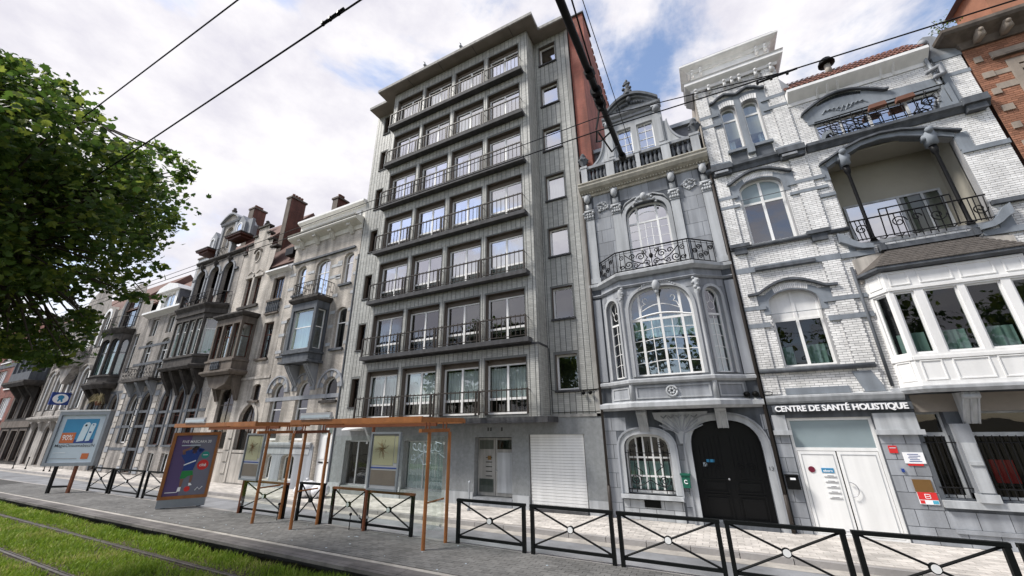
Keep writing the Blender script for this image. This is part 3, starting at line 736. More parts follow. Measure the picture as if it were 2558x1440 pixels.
for (a, c) in ((-.68, .13), (.19, 1.0)):
    for (z0, z1) in ((.16, .75), (.85, 1.15)): MB().ring(rect(a+.06, c-.06, z0-.03, z1+.03), rect(a+.1, c-.1, z0, z1), .225, .262).prism(rect(a+.15, c-.15, z0+.06, z1-.06), .232, .262).obj('door_panel', 'door_black', door)
    q = MB()
    for k in range(6):
        u = a+.12+k*(c-a-.24)/5; q.tube([(u, .24, 1.22), (u, .24, 2.35-.5*abs((u-.16)/.9)**3)], .008)
    for s_ in (-1, 1): q.tube([((a+c)/2+s_*uu, .235, z) for (uu, z) in spiral(.14, 1.5, .01, .12, 0, 1.5)], .008)
    q.obj('door_grille', 'iron', door)
MB().ball(.1, .2, 1.18, .035).obj('door_knob', 'steel', door)
MB().box(-.74, 1.06, -.12, .3, -.1, .13).obj('door_step', 'bluestone_dark', bs)
tag(MB().box(-.42, -.2, .25, .258, 1.62, 1.7).obj('door_sticker', 'ink_blue'), 'small bright blue sticker on the black arched door', 'sticker')
tag(MB().box(-.52, -.42, .25, .258, 1.5, 1.61).obj('door_sticker', 'ink_pale'), 'small pale square sticker below the blue one on the black door', 'sticker')
lone(MB().box(-2.3, -1.87, -.045, -.031, .37, .58).ring(rect(-2.32, -1.85, .35, .6), rect(-2.29, -1.88, .38, .57), -.055, -.03), 'cellar_vent', 'black_plastic', 'black rectangular cellar grate below the arched ground window', 'vent')
text(bs, '13', F0, 1.13, -.075, 1.47, .1, 'ink_black', 'house_number', height=.1)
mb_ = thing('letter_box', 'small dark green letter box with white emblem beside the arched door', 'letter box', (-1.02, 13.4, .9))
MB().prism([(-1.14, .95), (-.94, .95), (-.92, 1.28), (-1.16, 1.28)], -.2, -.06).obj('body', 'mailbox_green', mb_); MB().box(-1.18, -.9, -.23, -.06, 1.281, 1.33).obj('lid', 'mailbox_green', mb_)
MB().tube([(u, -.205, z) for (u, z) in spiral(-1.04, 1.12, .03, .06, .5, .8, 10)], .012).obj('emblem', 'ink_white', mb_); MB().box(-1.07, -1.0, -.14, -.08, .8, .949).obj('bracket', 'bluestone_dark', mb_)
# carved fan and consoles under the bay
fan = MB().prism([(-1.75, 3.06), (-.15, 3.06), (-.22, 2.86), (-.55, 2.68), (-.82, 2.4), (-.88, 2.15), (-1.05, 2.15), (-1.1, 2.4), (-1.38, 2.68), (-1.7, 2.86)], -.09, .0).obj('carved_fan', 'bluestone_pale', bs)
q = MB()
for k in range(9):
    a = R(28+k*15.5); q.tube([(-.96+.1*math.cos(a), -.09, 2.4+.1*math.sin(a)), (-.96+.72*math.cos(a)*.98, -.11, 2.4+.60*math.sin(a))], .022)
for k in range(5): q.tube([(-1.5+k*.22, -.1, 2.95), (-1.42+k*.22, -.12, 2.88), (-1.33+k*.22, -.1, 2.97)], .02)
q.obj('fan_relief', 'bluestone', fan)
def console(parent, u, z0, z1, m, wd=.26, out=.42, fr=None):
    fr = fr or F0; n = 12; prof = []
    for k in range(n+1):
        t = k/n; prof.append((.06+(out-.06)*(.5-.5*math.cos(math.pi*t))+.04*math.sin(2*math.pi*t), z0+(z1-z0)*t))
    f = Fr(0, 0); b = MB(fr)
    side = [(o_, z) for (o_, z) in prof]
    for (ua, ub) in ((u-wd/2, u+wd/2),):
        i = len(b.v); m_ = len(side)
        for uu in (ua, ub):
            for (o_, z) in side: b.P(uu, -o_, z)
            b.P(uu, 0, z1); b.P(uu, 0, z0)
        k2 = m_+2
        b.f.append(tuple(range(i, i+k2))); b.f.append(tuple(range(i+2*k2-1, i+k2-1, -1)))
        for k in range(k2): j = (k+1) % k2; b.f.append((i+k, i+k2+k, i+k2+j, i+j))
    o2 = b.obj('console', m, parent)
    q = MB(fr)
    for uu in (u-wd/2, u+wd/2): q.tube([(uu, -o_-.01, z) for (o_, z) in prof], .022)
    q.tube([(u, -o_-.015, z) for (o_, z) in prof], .018)
    q.tube([(u-wd/2-.02, -out+.05, z1-.08), (u+wd/2+.02, -out+.05, z1-.08)], .07, 8); q.sm = True
    q.obj('scroll', m, o2)
    return o2
console(bs, -2.05, 2.5, 3.14, 'bluestone_pale'); console(bs, .2, 2.58, 3.2, 'bluestone_pale')
# bay
bp = [(-3.0, .0), (-2.2, -.64), (.19, -.64), (1.02, 0)]
MB().sweep([(x0, 0)]+bp+[(x1, 0)], [(-.05, 3.14), (.06, 3.14), (.16, 3.22), (.16, 3.34), (.05, 3.40), (-.05, 3.40)]).obj('bay_base_moulding', 'bluestone_pale', bs)
MB().plan(bp, 3.15, 3.38).obj('bay_floor', 'bluestone', bs)
MB().sweep([(x0, 0)]+bp+[(x1, 0)], [(-.05, 3.9), (.05, 3.9), (.12, 3.96), (.12, 4.04), (.03, 4.08), (-.05, 4.08)]).obj('bay_sill_moulding', 'bluestone_pale', bs)
MB().sweep([(x0, 0)]+bp+[(x1, 0)], [(-.05, 7.18), (.05, 7.18), (.1, 7.24), (.05, 7.28), (-.05, 7.28)]).obj('bay_string_course', 'bluestone', bs)
bayw = []
for k in range(3):
    P_, Q_ = bp[k], bp[k+1]; f, ln = seg((P_[0], YF+P_[1]), (Q_[0], YF+Q_[1]))
    if k == 1:
        op = arch(.2, ln-.2, 4.14, 6.15, .93, 16, 2.7)
        MB(f).wall(rect(0, ln, 3.38, 7.62), [op], 0, .22).obj('bay_wall', 'bluestone', bs)
        surround(bs, op, .1, 'bluestone_pale', .04, fr=f); bricks(bs, f, rect(.06, ln-.06, 4.1, 7.16), [inset(op, -.12)], .46, .40, 'bluestone', gap=.012, proud=.01, keep=0, name='ashlar_block')
        c = ln/2; m1, m2 = c-.64, c+.64
        wo = window(bs, f, op, .12, .07, cols=(m1, c, m2), rows=(6.0,), bar=.075, gm='glass', cur=('curtain_teal', 5.42, 6.1))
        q = MB(f)
        for u in ((m1+c)/2, (m2+c)/2): q.box(u-.013, u+.013, .135, .165, 4.2, 5.97)
        for r_ in range(4):
            z = 4.56+r_*.36
            for (ua, ub, bow) in ((.27, m1, .02), (m1, c, .07), (c, m2, .07), (m2, ln-.27, .02)):
                pts = []
                for s_ in range(7):
                    t = s_/6; g_ = t if ub <= c+.01 else 1-t
                    pts.append((ua+(ub-ua)*t, .15, z+bow*math.sin(g_*math.pi/2)*1.0))
                q.tube(pts, .013, 4)
        q.tube([(.27+(ln-.54)*t/16, .14, 6.02+.16*math.sin(math.pi*t/16)) for t in range(17)], .032, 5)
        q.tube([(c-.62, .15, 6.05)]+[(c-.62+1.24*t/12, .15, 6.28+.22*math.sin(math.pi*t/12)) for t in range(13)]+[(c+.62, .15, 6.05)], .016, 4)
        for s_ in (-1, 1):
            sp = spiral(c+s_*.42, 6.68, .13, .03, -math.pi/2, .75*s_, 10); q.tube([(c+s_*.62, .15, 6.28), (c+s_*.55, .15, 6.5)]+[(u, .15, z) for (u, z) in sp], .016, 4)
        q.obj('glazing_bar', 'white_paint', wo)
        # frieze panel, mask and sill panel with medallion
        MB(f).ring(rect(.12, ln-.12, 3.46, 3.84), rect(.17, ln-.17, 3.5, 3.8), -.025, .0).obj('panel_moulding', 'bluestone_pale', bs)
        q = MB(f); q.tube([(c+.15*math.cos(a*.5236), -.03, 3.66+.15*math.sin(a*.5236)) for a in range(13)], .035, 6)
        for a in range(6): q.ball(c+.07*math.cos(a*1.047), -.03, 3.66+.07*math.sin(a*1.047), .04)
        q.obj('medallion', 'bluestone_pale', bs)
        q = MB(f); q.ball(c, -.06, 7.1, .13, .2)
        for s_ in (-1, 1):
            for j in range(7): q.ball(c+s_*(.16+j*.07), -.03, 7.22-.012*j*j*.4, .055-.004*j)
        q.ball(c, -.05, 6.9, .07, .12); q.obj('carved_mask', 'bluestone_pale', bs)
    else:
        op = arch(ln/2-.3, ln/2+.3, 4.14, 6.55, .34, 10)
        MB(f).wall(rect(0, ln, 3.38, 7.62), [op], 0, .22).obj('bay_wall', 'bluestone', bs)
        surround(bs, op, .09, 'bluestone_pale', .04, fr=f); bricks(bs, f, rect(.06, ln-.06, 4.1, 7.16), [inset(op, -.11)], .46, .40, 'bluestone', gap=.012, proud=.01, keep=0, name='ashlar_block')
        c = ln/2
        wo = window(bs, f, op, .12, .06, rows=(6.0,), bar=.06, gm='glass', cur=('curtain_white', 4.2, 5.9) if k == 2 else None)
        q = MB(f); q.box(c-.012, c+.012, .135, .165, 4.2, 5.97)
        for r_ in range(4): q.tube([(c-.25+.5*t/6, .15, 4.56+r_*.36+.05*math.sin(math.pi*t/6)) for t in range(7)], .012, 4)
        q.tube([(c+.12*math.cos(a*.524), .15, 6.3+.14*math.sin(a*.524)) for a in range(13)], .012, 4)
        for a in (30, 90, 150): q.tube([(c+.13*math.cos(R(a)), .15, 6.3+.14*math.sin(R(a))), (c+.27*math.cos(R(a)), .15, 6.5+.3*math.sin(R(a)))], .012, 4)
        q.obj('glazing_bar', 'white_paint', wo)
        MB(f).ring(rect(.1, ln-.1, 3.46, 3.84), rect(.15, ln-.15, 3.5, 3.8), -.025, .0).obj('panel_moulding', 'bluestone_pale', bs)
for (u, ww) in bp[1:3]:
    q = MB()
    q.lathe([(.07, 3.4), (.07, 3.9), (.05, 4.0), (.05, 6.6), (.09, 6.7), (.06, 6.8), (.11, 7.0), (.07, 7.15)], u, ww, 8)
    for j in range(6): q.ball(u+rnd.uniform(-.08, .08), ww-.05, 6.75+j*.08, rnd.uniform(.04, .07))
    q.obj('carved_corner', 'bluestone_pale', bs)
for u in (-3.2, 1.19): MB().box(u-.15, u+.15, -.05, 0, 4.1, 7.1).obj('pilaster', 'bluestone', bs)
# balcony
cp = [(-3.05, .0), (-2.22, -.72), (.21, -.72), (1.07, 0)]
MB().sweep([(x0, 0)]+cp+[(x1, 0)], [(-.1, 7.5), (.02, 7.5), (.13, 7.6), (.13, 7.7), (.06, 7.74), (-.1, 7.74)]).obj('balcony_moulding', 'bluestone_pale', bs)
MB().plan(cp, 7.6, 7.735).obj('balcony_floor', 'bluestone', bs)
rail = MB()
for z in (8.55, 7.8): rail.tube([(-3.0, 0, z)]+[(u, ww+.02, z) for (u, ww) in cp[1:3]]+[(1.02, 0, z)], .026 if z > 8 else .02)
rail.tube([(-3.0, 0, 8.46)]+[(u, ww+.02, 8.46) for (u, ww) in cp[1:3]]+[(1.02, 0, 8.46)], .009)
rail = rail.obj('balcony_railing', 'iron', bs)
for k in range(3):
    P_, Q_ = cp[k], cp[k+1]; f, ln = seg((P_[0], YF+P_[1]+.02), (Q_[0], YF+Q_[1]+.02)); q = MB(f)
    if k == 1:
        c = ln/2
        for u in (.03, .16, .32, ln-.32, ln-.16, ln-.03, c): q.tube([(u, 0, 7.76), (u, 0, 8.55)], .014)
        for s_ in (-1, 1):
            for (du, dz, r0, tn) in ((.35, 8.22, .15, 1.5), (.78, 8.0, .17, -1.6), (.62, 8.28, .1, 1.2)):
                q.tube([(c+s_*uu, 0, z) for (uu, z) in spiral(du, dz, r0, .02, 0, tn)], .019)
            q.tube([(c+s_*uu, 0, z) for (uu, z) in ((.9, 8.4), (.6, 8.1), (.3, 7.95), (.12, 8.15), (.25, 8.4))], .02)
            q.tube([(c+s_*uu, 0, z) for (uu, z) in ((.06, 7.8), (.15, 7.95), (.36, 7.98), (.5, 7.86))], .018)
        q.ball(c, 0, 8.2, .07, .1)
        for s_ in (-1, 1):
            for (du, dz, r0, tn) in ((1.02, 8.3, .1, 1.4), (1.0, 7.95, .09, -1.4), (.14, 7.95, .1, 1.3), (.55, 7.92, .09, 1.3), (.2, 8.38, .09, -1.3)): q.tube([(c+s_*uu, 0, z) for (uu, z) in spiral(du, dz, r0, .02, 1, tn)], .017)
    else:
        for u in (.1, .27, .5, .73, .95): q.tube([(u, 0, 7.76), (u, 0, 8.5)], .014)
        for (du, dz) in ((.38, 8.28), (.62, 8.05), (.84, 8.3), (.4, 7.95), (.2, 8.12)): q.tube([(uu, 0, z) for (uu, z) in spiral(du, dz, .1, .015, 0, 1.5)], .018)
    q.obj('scrollwork', 'iron', rail)
# upper window, pilasters, cornice
surround(bs, fw, .14, 'bluestone_pale', .07)
c = -1.005
wo = window(bs, F0, fw, .18, .07, cols=(-1.36, -.65), rows=(10.0,), bar=.07, gm='glass_bright')
q = MB()
for u in (-1.12, -.89): q.box(u-.011, u+.011, .2, .23, 7.8, 9.98)
for r_ in range(5):
    z = 8.2+r_*.37
    q.tube([(-1.34+.67*t/8, .21, z+.06*math.sin(math.pi*t/8)) for t in range(9)], .011, 4)
    for (ua, ub) in ((-1.7, -1.36), (-.65, -.31)): q.tube([(ua, .21, z), (ub, .21, z)], .011, 4)
q.tube([(-1.36, .21, 10.0), (-1.36, .21, 10.3)]+[(-1.36+.71*t/8, .21, 10.32+.1*math.sin(math.pi*t/8)) for t in range(9)]+[(-.65, .21, 10.0)], .014, 4)
q.obj('glazing_bar', 'white_paint', wo)
q = MB(); q.ball(c, -.1, 10.95, .14, .16)
for s_ in (-1, 1):
    for j in range(5): q.ball(c+s_*(.14+.07*j), -.07, 10.95-.02*j*j, .07-.006*j)
    q.tube([(c+s_*uu, -.05, z) for (uu, z) in ((.1, 11.0), (.35, 11.02), (.7, 10.85), (.9, 10.5))], .03)
q.obj('carved_keystone', 'bluestone_pale', bs)
for (a, d) in ((-3.35, -2.97), (-2.23, -1.9), (-.09, .22), (.99, 1.29)):
    p_ = MB().box(a, d, -.07, 0, 7.75, 10.55).box(a-.03, d+.03, -.1, -.001, 7.75, 7.95).obj('pilaster', 'bluestone_pale', bs)
    q = MB().box(a-.03, d+.03, -.12, 0, 10.84, 10.93).box(a-.01, d+.01, -.09, 0, 10.5, 10.56)
    for j in range(4):
        for k in range(2): q.ball(a+.03+j*(d-a-.06)/3, -.09, 10.62+k*.12, .055, .07)
    for u in (a, d): q.ball(u, -.12, 10.79, .06)
    q.obj('capital', 'bluestone_pale', p_)
    q = MB().box(a+.05, d-.05, -.06, 0, 10.94, 11.25); q.ball((a+d)/2, -.18, 11.42, .13, .2); q.box(a+.03, d-.03, -.22, 0, 11.5, 11.6); q.obj('modillion', 'bluestone_pale', p_)
for u in (-2.6, .62):
    q = MB()
    for j in range(22):
        a = rnd.uniform(0, 6.28); r_ = rnd.uniform(.05, .26); q.ball(u+r_*math.cos(a), -.03, 11.02+r_*math.sin(a)*.9, rnd.uniform(.035, .06))
    q.tube([(u+.2*math.cos(a*.524), -.03, 11.02+.2*math.sin(a*.524)) for a in range(13)], .03)
    q.obj('rosette', 'bluestone_pale', bs)
MB().sweep([(x0-.02, 0), (x1+.02, 0)], [(0, 11.58), (.08, 11.58), (.12, 11.7), (.34, 11.78), (.42, 11.9), (.42, 11.98), (.46, 12.02), (.46, 12.06), (0, 12.1)]).obj('cornice', 'cream_stone', bs)
dm = meshof(MB(FY(0)).box(-.03, .03, -.1, 0, -.05, .05), 'cream_stone', 'dentil')
for k in range(44): inst(dm, 'dentil', (x0+.08+k*.108, YF-.1, 11.72), bs)
# balustrade
bal = MB().box(x0+.05, x1-.05, -.28, .0, 12.06, 12.16).box(x0+.05, x1-.05, -.27, -.02, 12.80, 12.92).obj('balustrade', 'bluestone', bs)
peds = [(-3.27, -3.03), (-2.24, -1.92), (-1.06, -.9), (-.09, .22), (.96, 1.24)]
for (a, d) in peds: MB().box(a, d, -.30, .02, 12.06, 12.86).box(a-.03, d+.03, -.32, .03, 12.861, 12.96).obj('pedestal', 'bluestone_pale', bal)
bme = meshof(MB(FY(0)).lathe([(.06, 0), (.06, .05), (.035, .08), (.07, .22), (.075, .3), (.04, .48), (.03, .52), (.055, .56), (.06, .64)], 0, 0, 8), 'bluestone_dark', 'baluster')
for k in range(4):
    a, d = peds[k][1], peds[k+1][0]; n_ = max(3, round((d-a)/.17))
    for j in range(n_): inst(bme, 'baluster', (a+(j+.5)*(d-a)/n_, YF-.15, 12.16), bal)
# dormer
dw2 = [rect(-1.68, -1.09, 12.98, 14.5), rect(-.87, -.24, 12.98, 14.5)]
MB().wall([(-2.16, 12.9), (.16, 12.9), (.16, 14.95), (-2.16, 14.95)], dw2, .05, .2).obj('dormer_wall', 'bluestone_pale', bs)
for h in dw2: window(bs, F0, h, .16, .05, cols=((h[0][0]+h[1][0])/2,), rows=(13.36, 13.74, 14.12), bar=.022, gm='glass_bright')
for (a, d) in ((-2.14, -1.82), (-.16, .14)):
    MB().box(a, d, -.06, .05, 12.95, 14.75).box(a+.05, d-.05, -.09, -.06, 13.2, 14.4).obj('dormer_pilaster', 'bluestone_pale', bs)
    MB().ball((a+d)/2, -.08, 14.85, .15, .14).box(a-.03, d+.03, -.14, .05, 14.95, 15.02).obj('dormer_capital', 'bluestone', bs)
MB().sweep([(-2.2, .04), (.2, .04)], [(0, 14.96), (.06, 14.96), (.06, 15.08), (.2, 15.14), (.22, 15.22), (0, 15.22)]).obj('entablature', 'bluestone', bs)
tp = [(-2.12+2.26*t/16, 15.22+.86*math.sin(math.pi*(.06+.88*t/16))-.16) for t in range(17)]
MB().prism([(-2.12, 15.2)]+tp+[(.14, 15.2)], .0, .5).obj('pediment', 'bluestone', bs)
MB().strip([(u, z+.13) for (u, z) in tp], tp, -.26, .5).obj('pediment_moulding', 'bluestone_dark', bs)
MB().strip([(u, z+.02) for (u, z) in tp], [(u, z-.07) for (u, z) in tp], -.12, .2).obj('pediment_bed', 'bluestone', bs)
q = MB().ball(-.99, -.12, 15.78, .12, .15)
for s_ in (-1, 1):
    for j in range(5): q.ball(-.99+s_*(.1+.11*j), -.06, 15.62-.03*j, .08-.008*j)
q.obj('cartouche', 'bluestone_dark', bs)
q = MB().lathe([(.2, 16.0), (.17, 16.12), (.1, 16.2), (.13, 16.3), (.06, 16.4)], -.99, -.1, 8)
for j in range(24):
    a = rnd.uniform(-.9, .9); h_ = rnd.uniform(0, .62); q.ball(-.99+a*.24*(1-h_), -.12, 16.12+h_, rnd.uniform(.05, .085))
q.ball(-.97, -.1, 16.82, .06, .09); q.obj('acroterion', 'bluestone_dark', bs)
for s_, ub in ((1, .16), (-1, -2.16)):
    q = MB(); outc = [(ub+s_*(.85-.75*math.sin(R(a))), 12.98+1.2*(1-math.cos(R(a)))) for a in range(0, 91, 9)]
    q.prism([(ub, 12.95)]+[(ub+s_*.98, 12.95)]+[(u, z) for (u, z) in outc]+[(ub, 14.2)], .0, .22); q.obj('volute', 'bluestone_pale', bs)
    MB().strip([(u+s_*.05, z+.05) for (u, z) in outc], outc, -.06, .25).obj('volute_edge', 'bluestone', bs)
    uu = ub+s_*1.02
    q = MB().lathe([(.15, 12.96), (.1, 13.02), (.07, 13.1), (.19, 13.3), (.2, 13.42), (.1, 13.55), (.13, 13.6), (.04, 13.75)], uu, -.12, 10)
    for j in range(7): q.ball(uu+.18*math.cos(j*.9), -.12+.18*math.sin(j*.9), 13.36, .06)
    q.obj('urn', 'bluestone_dark', bs)
MB().box(x0+.05, x1-.05, .55, .8, 12.9, 14.05).obj('mansard', 'slate', bs)
MB().box(x0+.02, x1-.02, .42, .86, 14.05, 14.22).obj('gutter', 'zinc', bs)
MB(FY(0)).box(x0+.05, x1-.05, 14.3, 22, 3, 14.2).obj('rear_body', 'slate', bs)
MB(FY(0)).prism([(-2.1, 14.9), (.1, 14.9), (.1, 15.2), (-1, 15.7), (-2.1, 15.2)], 13.7, 17).obj('dormer_roof', 'slate', bs)
MB().box(x0+.06, x1-.06, .9, .95, 0, 12.9).obj('room_shade_panel', 'interior_shade', bs)
MB().box(x0+.06, x1-.06, .05, .9, 12.0, 12.05).obj('room_shade_panel', 'interior_shade', bs)
MB().box(-1.7, -.2, .32, .34, 12.98, 14.6).obj('room_shade_panel', 'interior_shade', bs)
for (u, r_, m_) in ((1.345, .04, 'railing_dark'), (-3.36, .045, 'railing_dark')):
    q = MB().tube([(u, -.09, 11.6 if u > 0 else 12.0), (u, -.09, .9)], r_, 8); q.sm = True
    q.tube([(u, -.09, .9), (u, -.09, .02)], r_*1.25, 8)
    lone(q, 'downpipe', m_, 'dark drainpipe between the '+('blue stone house and the white brick house' if u > 0 else 'grey block and the blue stone house'), 'pipe', 'drainpipes on the facades')

# ================================================================ the white brick house
wb = thing('white_brick_house', 'white glazed brick house with grey stone bands, loggia and timber bay', 'house', (4.9, 13.5, 0))
x0, xm, x1 = 1.42, 4.12, 8.40
wa = arch(2.13, 2.62, 11.9, 13.68, .2, 8); wc = arch(2.83, 3.33, 11.9, 13.68, .2, 8)
w2 = arch(2.08, 3.32, 8.2, 10.2, .36, 10); w3 = arch(2.1, 3.34, 4.22, 6.15, .36, 10)
dr_ = rect(1.8, 3.66, -.05, 2.82); g1 = rect(4.53, 5.04, .99, 2.9); g2 = rect(5.38, 6.66, .99, 2.9); g3 = rect(6.95, 7.5, .99, 2.9)
lo = [(4.54, 7.62), (7.46, 7.62), (7.46, 10.3), (6.98, 10.55), (6.4, 10.78), (5.98, 10.84), (5.5, 10.78), (5.0, 10.55), (4.54, 10.3)]
tb = rect(4.62, 7.64, 11.28, 12.03)
tow = rect(x0, xm, 3.4, 15.0); rgt = rect(xm, x1, 3.4, 13.05)
MB().wall(tow, [wa, wc, w2, w3], 0, .24).obj('wall', 'white_mortar', wb)
MB().wall(rgt, [lo, tb, rect(4.6, 7.36, 3.7, 6.3)], 0, .24).obj('wall', 'white_mortar', wb)
bricks(wb, F0, tow, [inset(wa, -.02), inset(wc, -.02), inset(w2, -.02), inset(w3, -.02)], .205, .066, 'white_brick', gap=.012, proud=.011, keep=300, z0=3.4)
bricks(wb, F0, rgt, [inset(lo, -.02), inset(tb, -.02), rect(4.47, 7.55, 3.4, 7.2)], .205, .066, 'white_brick', gap=.012, proud=.011, keep=0, z0=3.4)
# ground floor stone
MB().wall(rect(x0, x1, -.1, 3.4), [dr_, g1, g2, g3], 0, .3).obj('ground_floor_wall', 'bluestone_dark', wb)
bricks(wb, F0, rect(x0+.01, x1, 0, 2.85), [inset(dr_, -.02), rect(4.44, x1+.1, .78, 2.95)], .52, .36, 'bluestone', gap=.014, proud=.012, keep=120, name='ashlar_block')
MB().box(4.44, 8.4, -.12, 0, .80, .95).obj('window_sill', 'bluestone_pale', wb)
MB().sweep([(x0, 0), (4.42, 0)], [(0, 3.2), (.04, 3.2), (.1, 3.26), (.14, 3.36), (.14, 3.41), (0, 3.44)]).obj('cornice', 'bluestone_pale', wb)
MB().box(4.5, 8.4, -.05, 0, .28, .36).obj('string_course', 'bluestone', wb)
for (a, d) in ((1.46, 1.78), (3.68, 4.5)):
    MB().box(a, d, -.06, 0, 2.5, 2.9).box(a-.04, d+.06, -.12, 0, 2.38, 2.5).obj('corbel_block', 'bluestone_pale', wb)
pil = MB().box(5.06, 5.36, -.14, .1, .96, 2.62).obj('pillar', 'bluestone', wb)
MB().box(5.09, 5.33, -.17, -.135, 1.15, 2.2).box(5.1, 5.32, -.2, -.13, 1.72, 1.8).box(5.04, 5.38, -.18, .1, .951, 1.12).obj('pillar_panel', 'bluestone_pale', pil)
console(wb, 5.45, 2.62, 3.32, 'bluestone_pale', .26, .5)
# door
FD = FY(YF-.11)
dd = thing('double_door', 'white double entrance door below the CENTRE DE SANTE lettering', 'door', (2.73, 13.7, 0))
MB(FD).ring(rect(1.8, 3.66, -.02, 2.82), rect(1.87, 3.59, .03, 2.75), .16, .24).box(1.87, 3.59, .165, .235, 1.98, 2.06).obj('frame', 'white_paint', dd)
MB(FD).box(1.87, 3.59, .19, .2, 2.06, 2.75).obj('transom_pane', 'frosted', dd)
for (a, d, nm) in ((1.88, 2.71, 'left'), (2.74, 3.58, 'right')):
    lf = MB(FD).box(a, d, .17, .22, .04, 1.97).obj('door_leaf', 'white_paint', dd)
    MB(FD).ring(rect(a+.06, d-.06, .12, 1.9), rect(a+.075, d-.075, .135, 1.885), .16, .171).obj('panel_moulding', 'blind', lf)
    if nm == 'right': MB(FD).tube([(2.8+.16*math.sin(R(t)), .11, 1.08+.17*math.cos(R(t))) for t in range(0, 181, 15)], .012, 6).obj('handle', 'steel', lf)
    else:
        for k in range(5):
            lb = MB(FD).box(2.33, 2.58, .15, .171, .86+k*.125, .9+k*.125).obj('letter_slot', 'white_paint', lf); MB(FD).box(2.38+.02*(k % 3), 2.53, .147, .151, .872+k*.125, .89+k*.125).obj('name_label', 'ink_grey', lb); MB(FD).box(2.33, 2.58, .152, .171, .848+k*.125, .8595+k*.125).obj('slot_painted_shadow', 'ink_grey', lb)  # grey strip painted as the shadow under each letter slot
lone(MB(FD).prism([(2.1+.075*math.cos(R(a)), 1.52+.075*math.sin(R(a))) for a in range(0, 360, 20)], .155, .17), 'round_sign', 'ink_maroon', 'round dark red no-parking sign on the white door', 'sign')
s_ = lone(MB(FD).box(2.31, 2.57, .155, .17, 1.45, 1.56), 'door_plate', 'ink_blue', 'small blue plate with white lettering on the white door', 'sign')
text(s_, 'ebern', FD, 2.34, .153, 1.47, .2, 'ink_white', bold=.02, height=.06)
sg = thing('shop_sign', 'raised white letters reading CENTRE DE SANTÉ HOLISTIQUE over the white door', 'sign', (3, 13.4, 2.97))
text(sg, 'CENTRE DE SANTÉ HOLISTIQUE', F0, 1.58, -.17, 2.96, 2.82, 'ink_white', 'letters', bold=.028, height=.22, depth=.05)
MB().box(1.52, 4.5, -.12, -.06, 2.98, 3.16).obj('cornice_shade', 'bluestone_dark', sg)  # dark strip standing in for the shade under the cornice
# plaques by the door
pq = lone(MB().box(3.79, 3.95, -.03, -.012, 1.95, 2.12), 'plaque', 'ink_red', 'small red plaque with faded print beside the white door', 'sign'); MB().box(3.81, 3.93, -.034, -.03, 2.06, 2.08).obj('print', 'ink_pale', pq)
pq = lone(MB().box(4.02, 4.4, -.035, -.012, 1.72, 1.97), 'plaque', 'ink_white', 'white plaque with black print above the brass and red plaques', 'sign')
for k in range(5): MB().box(4.1+.02*(k % 2), 4.33-.03*(k % 3), -.038, -.035, 1.76+k*.04, 1.775+k*.04).obj('print', 'ink_navy', pq)
MB().box(4.06, 4.34, -.03, -.012, 1.67, 1.72).obj('lower_strip', 'ink_red', pq)
lone(MB().box(4.03, 4.36, -.04, -.012, 1.1, 1.37), 'plaque', 'ink_brass', 'brown brass plaque above the red plaque', 'sign')
pq = lone(MB().box(4.04, 4.38, -.038, -.012, .84, 1.099), 'plaque', 'ink_white', 'white plaque with red panel, white logo and blue corner', 'sign')
MB().box(4.04, 4.38, -.042, -.038, .94, 1.098).obj('red_panel', 'ink_red', pq); MB().box(4.05, 4.13, -.042, -.038, .855, .925).obj('print', 'ink_red', pq); MB().box(4.27, 4.37, -.042, -.038, .855, .925).obj('print', 'ink_cyan', pq)
q = MB()
for (a, d, z0, z1) in ((4.16, 4.26, 1.05, 1.062), (4.16, 4.172, .97, 1.05), (4.18, 4.26, 1.005, 1.016), (4.25, 4.262, .965, 1.06), (4.17, 4.26, .965, .976)): q.box(a, d, -.046, -.042, z0, z1)
q.obj('logo', 'ink_white', pq)
lone(MB().box(3.9, 3.95, -.05, -.012, 1.52, 1.6), 'doorbell', 'ink_navy', 'small dark blue doorbell button box by the white door', 'doorbell')
t = thing('letter_box', 'black wall letter box with white print left of the white door', 'letter box', (1.6, 13.4, 1.04))
MB().box(1.45, 1.73, -.17, -.013, 1.04, 1.36).obj('body', 'black_plastic', t); MB().box(1.44, 1.74, -.19, -.012, 1.361, 1.39).obj('lid', 'black_plastic', t); MB().box(1.54, 1.66, -.173, -.17, 1.27, 1.32).obj('print', 'ink_white', t)
# barred ground windows
for h in (g1, g2, g3):
    window(wb, F0, h, .2, .05, rows=(2.38,), bar=.09, fm='bluestone_pale', gm='glass_dark')
    gri = MB().tube([(h[0][0]-.05, -.02, 1.22), (h[1][0]+.05, -.02, 1.22)], .012).tube([(h[0][0]-.05, -.02, 2.2), (h[1][0]+.05, -.02, 2.2)], .012).obj('window_grille', 'iron', wb)
    n_ = round((h[1][0]-h[0][0])/.13)
    for k in range(n_): MB().tube([(h[0][0]+(k+.5)*.13, -.02, 1.0), (h[0][0]+(k+.5)*.13, -.02, 2.36)], .010).obj('bar', 'iron', gri)
MB().box(5.7, 6.1, .5, .55, 1.3, 1.8).obj('red_poster', 'ink_red', wb)
MB().box(4.53, x1, -.02, 0, 2.9, 3.32).obj('fascia', 'soffit', wb)
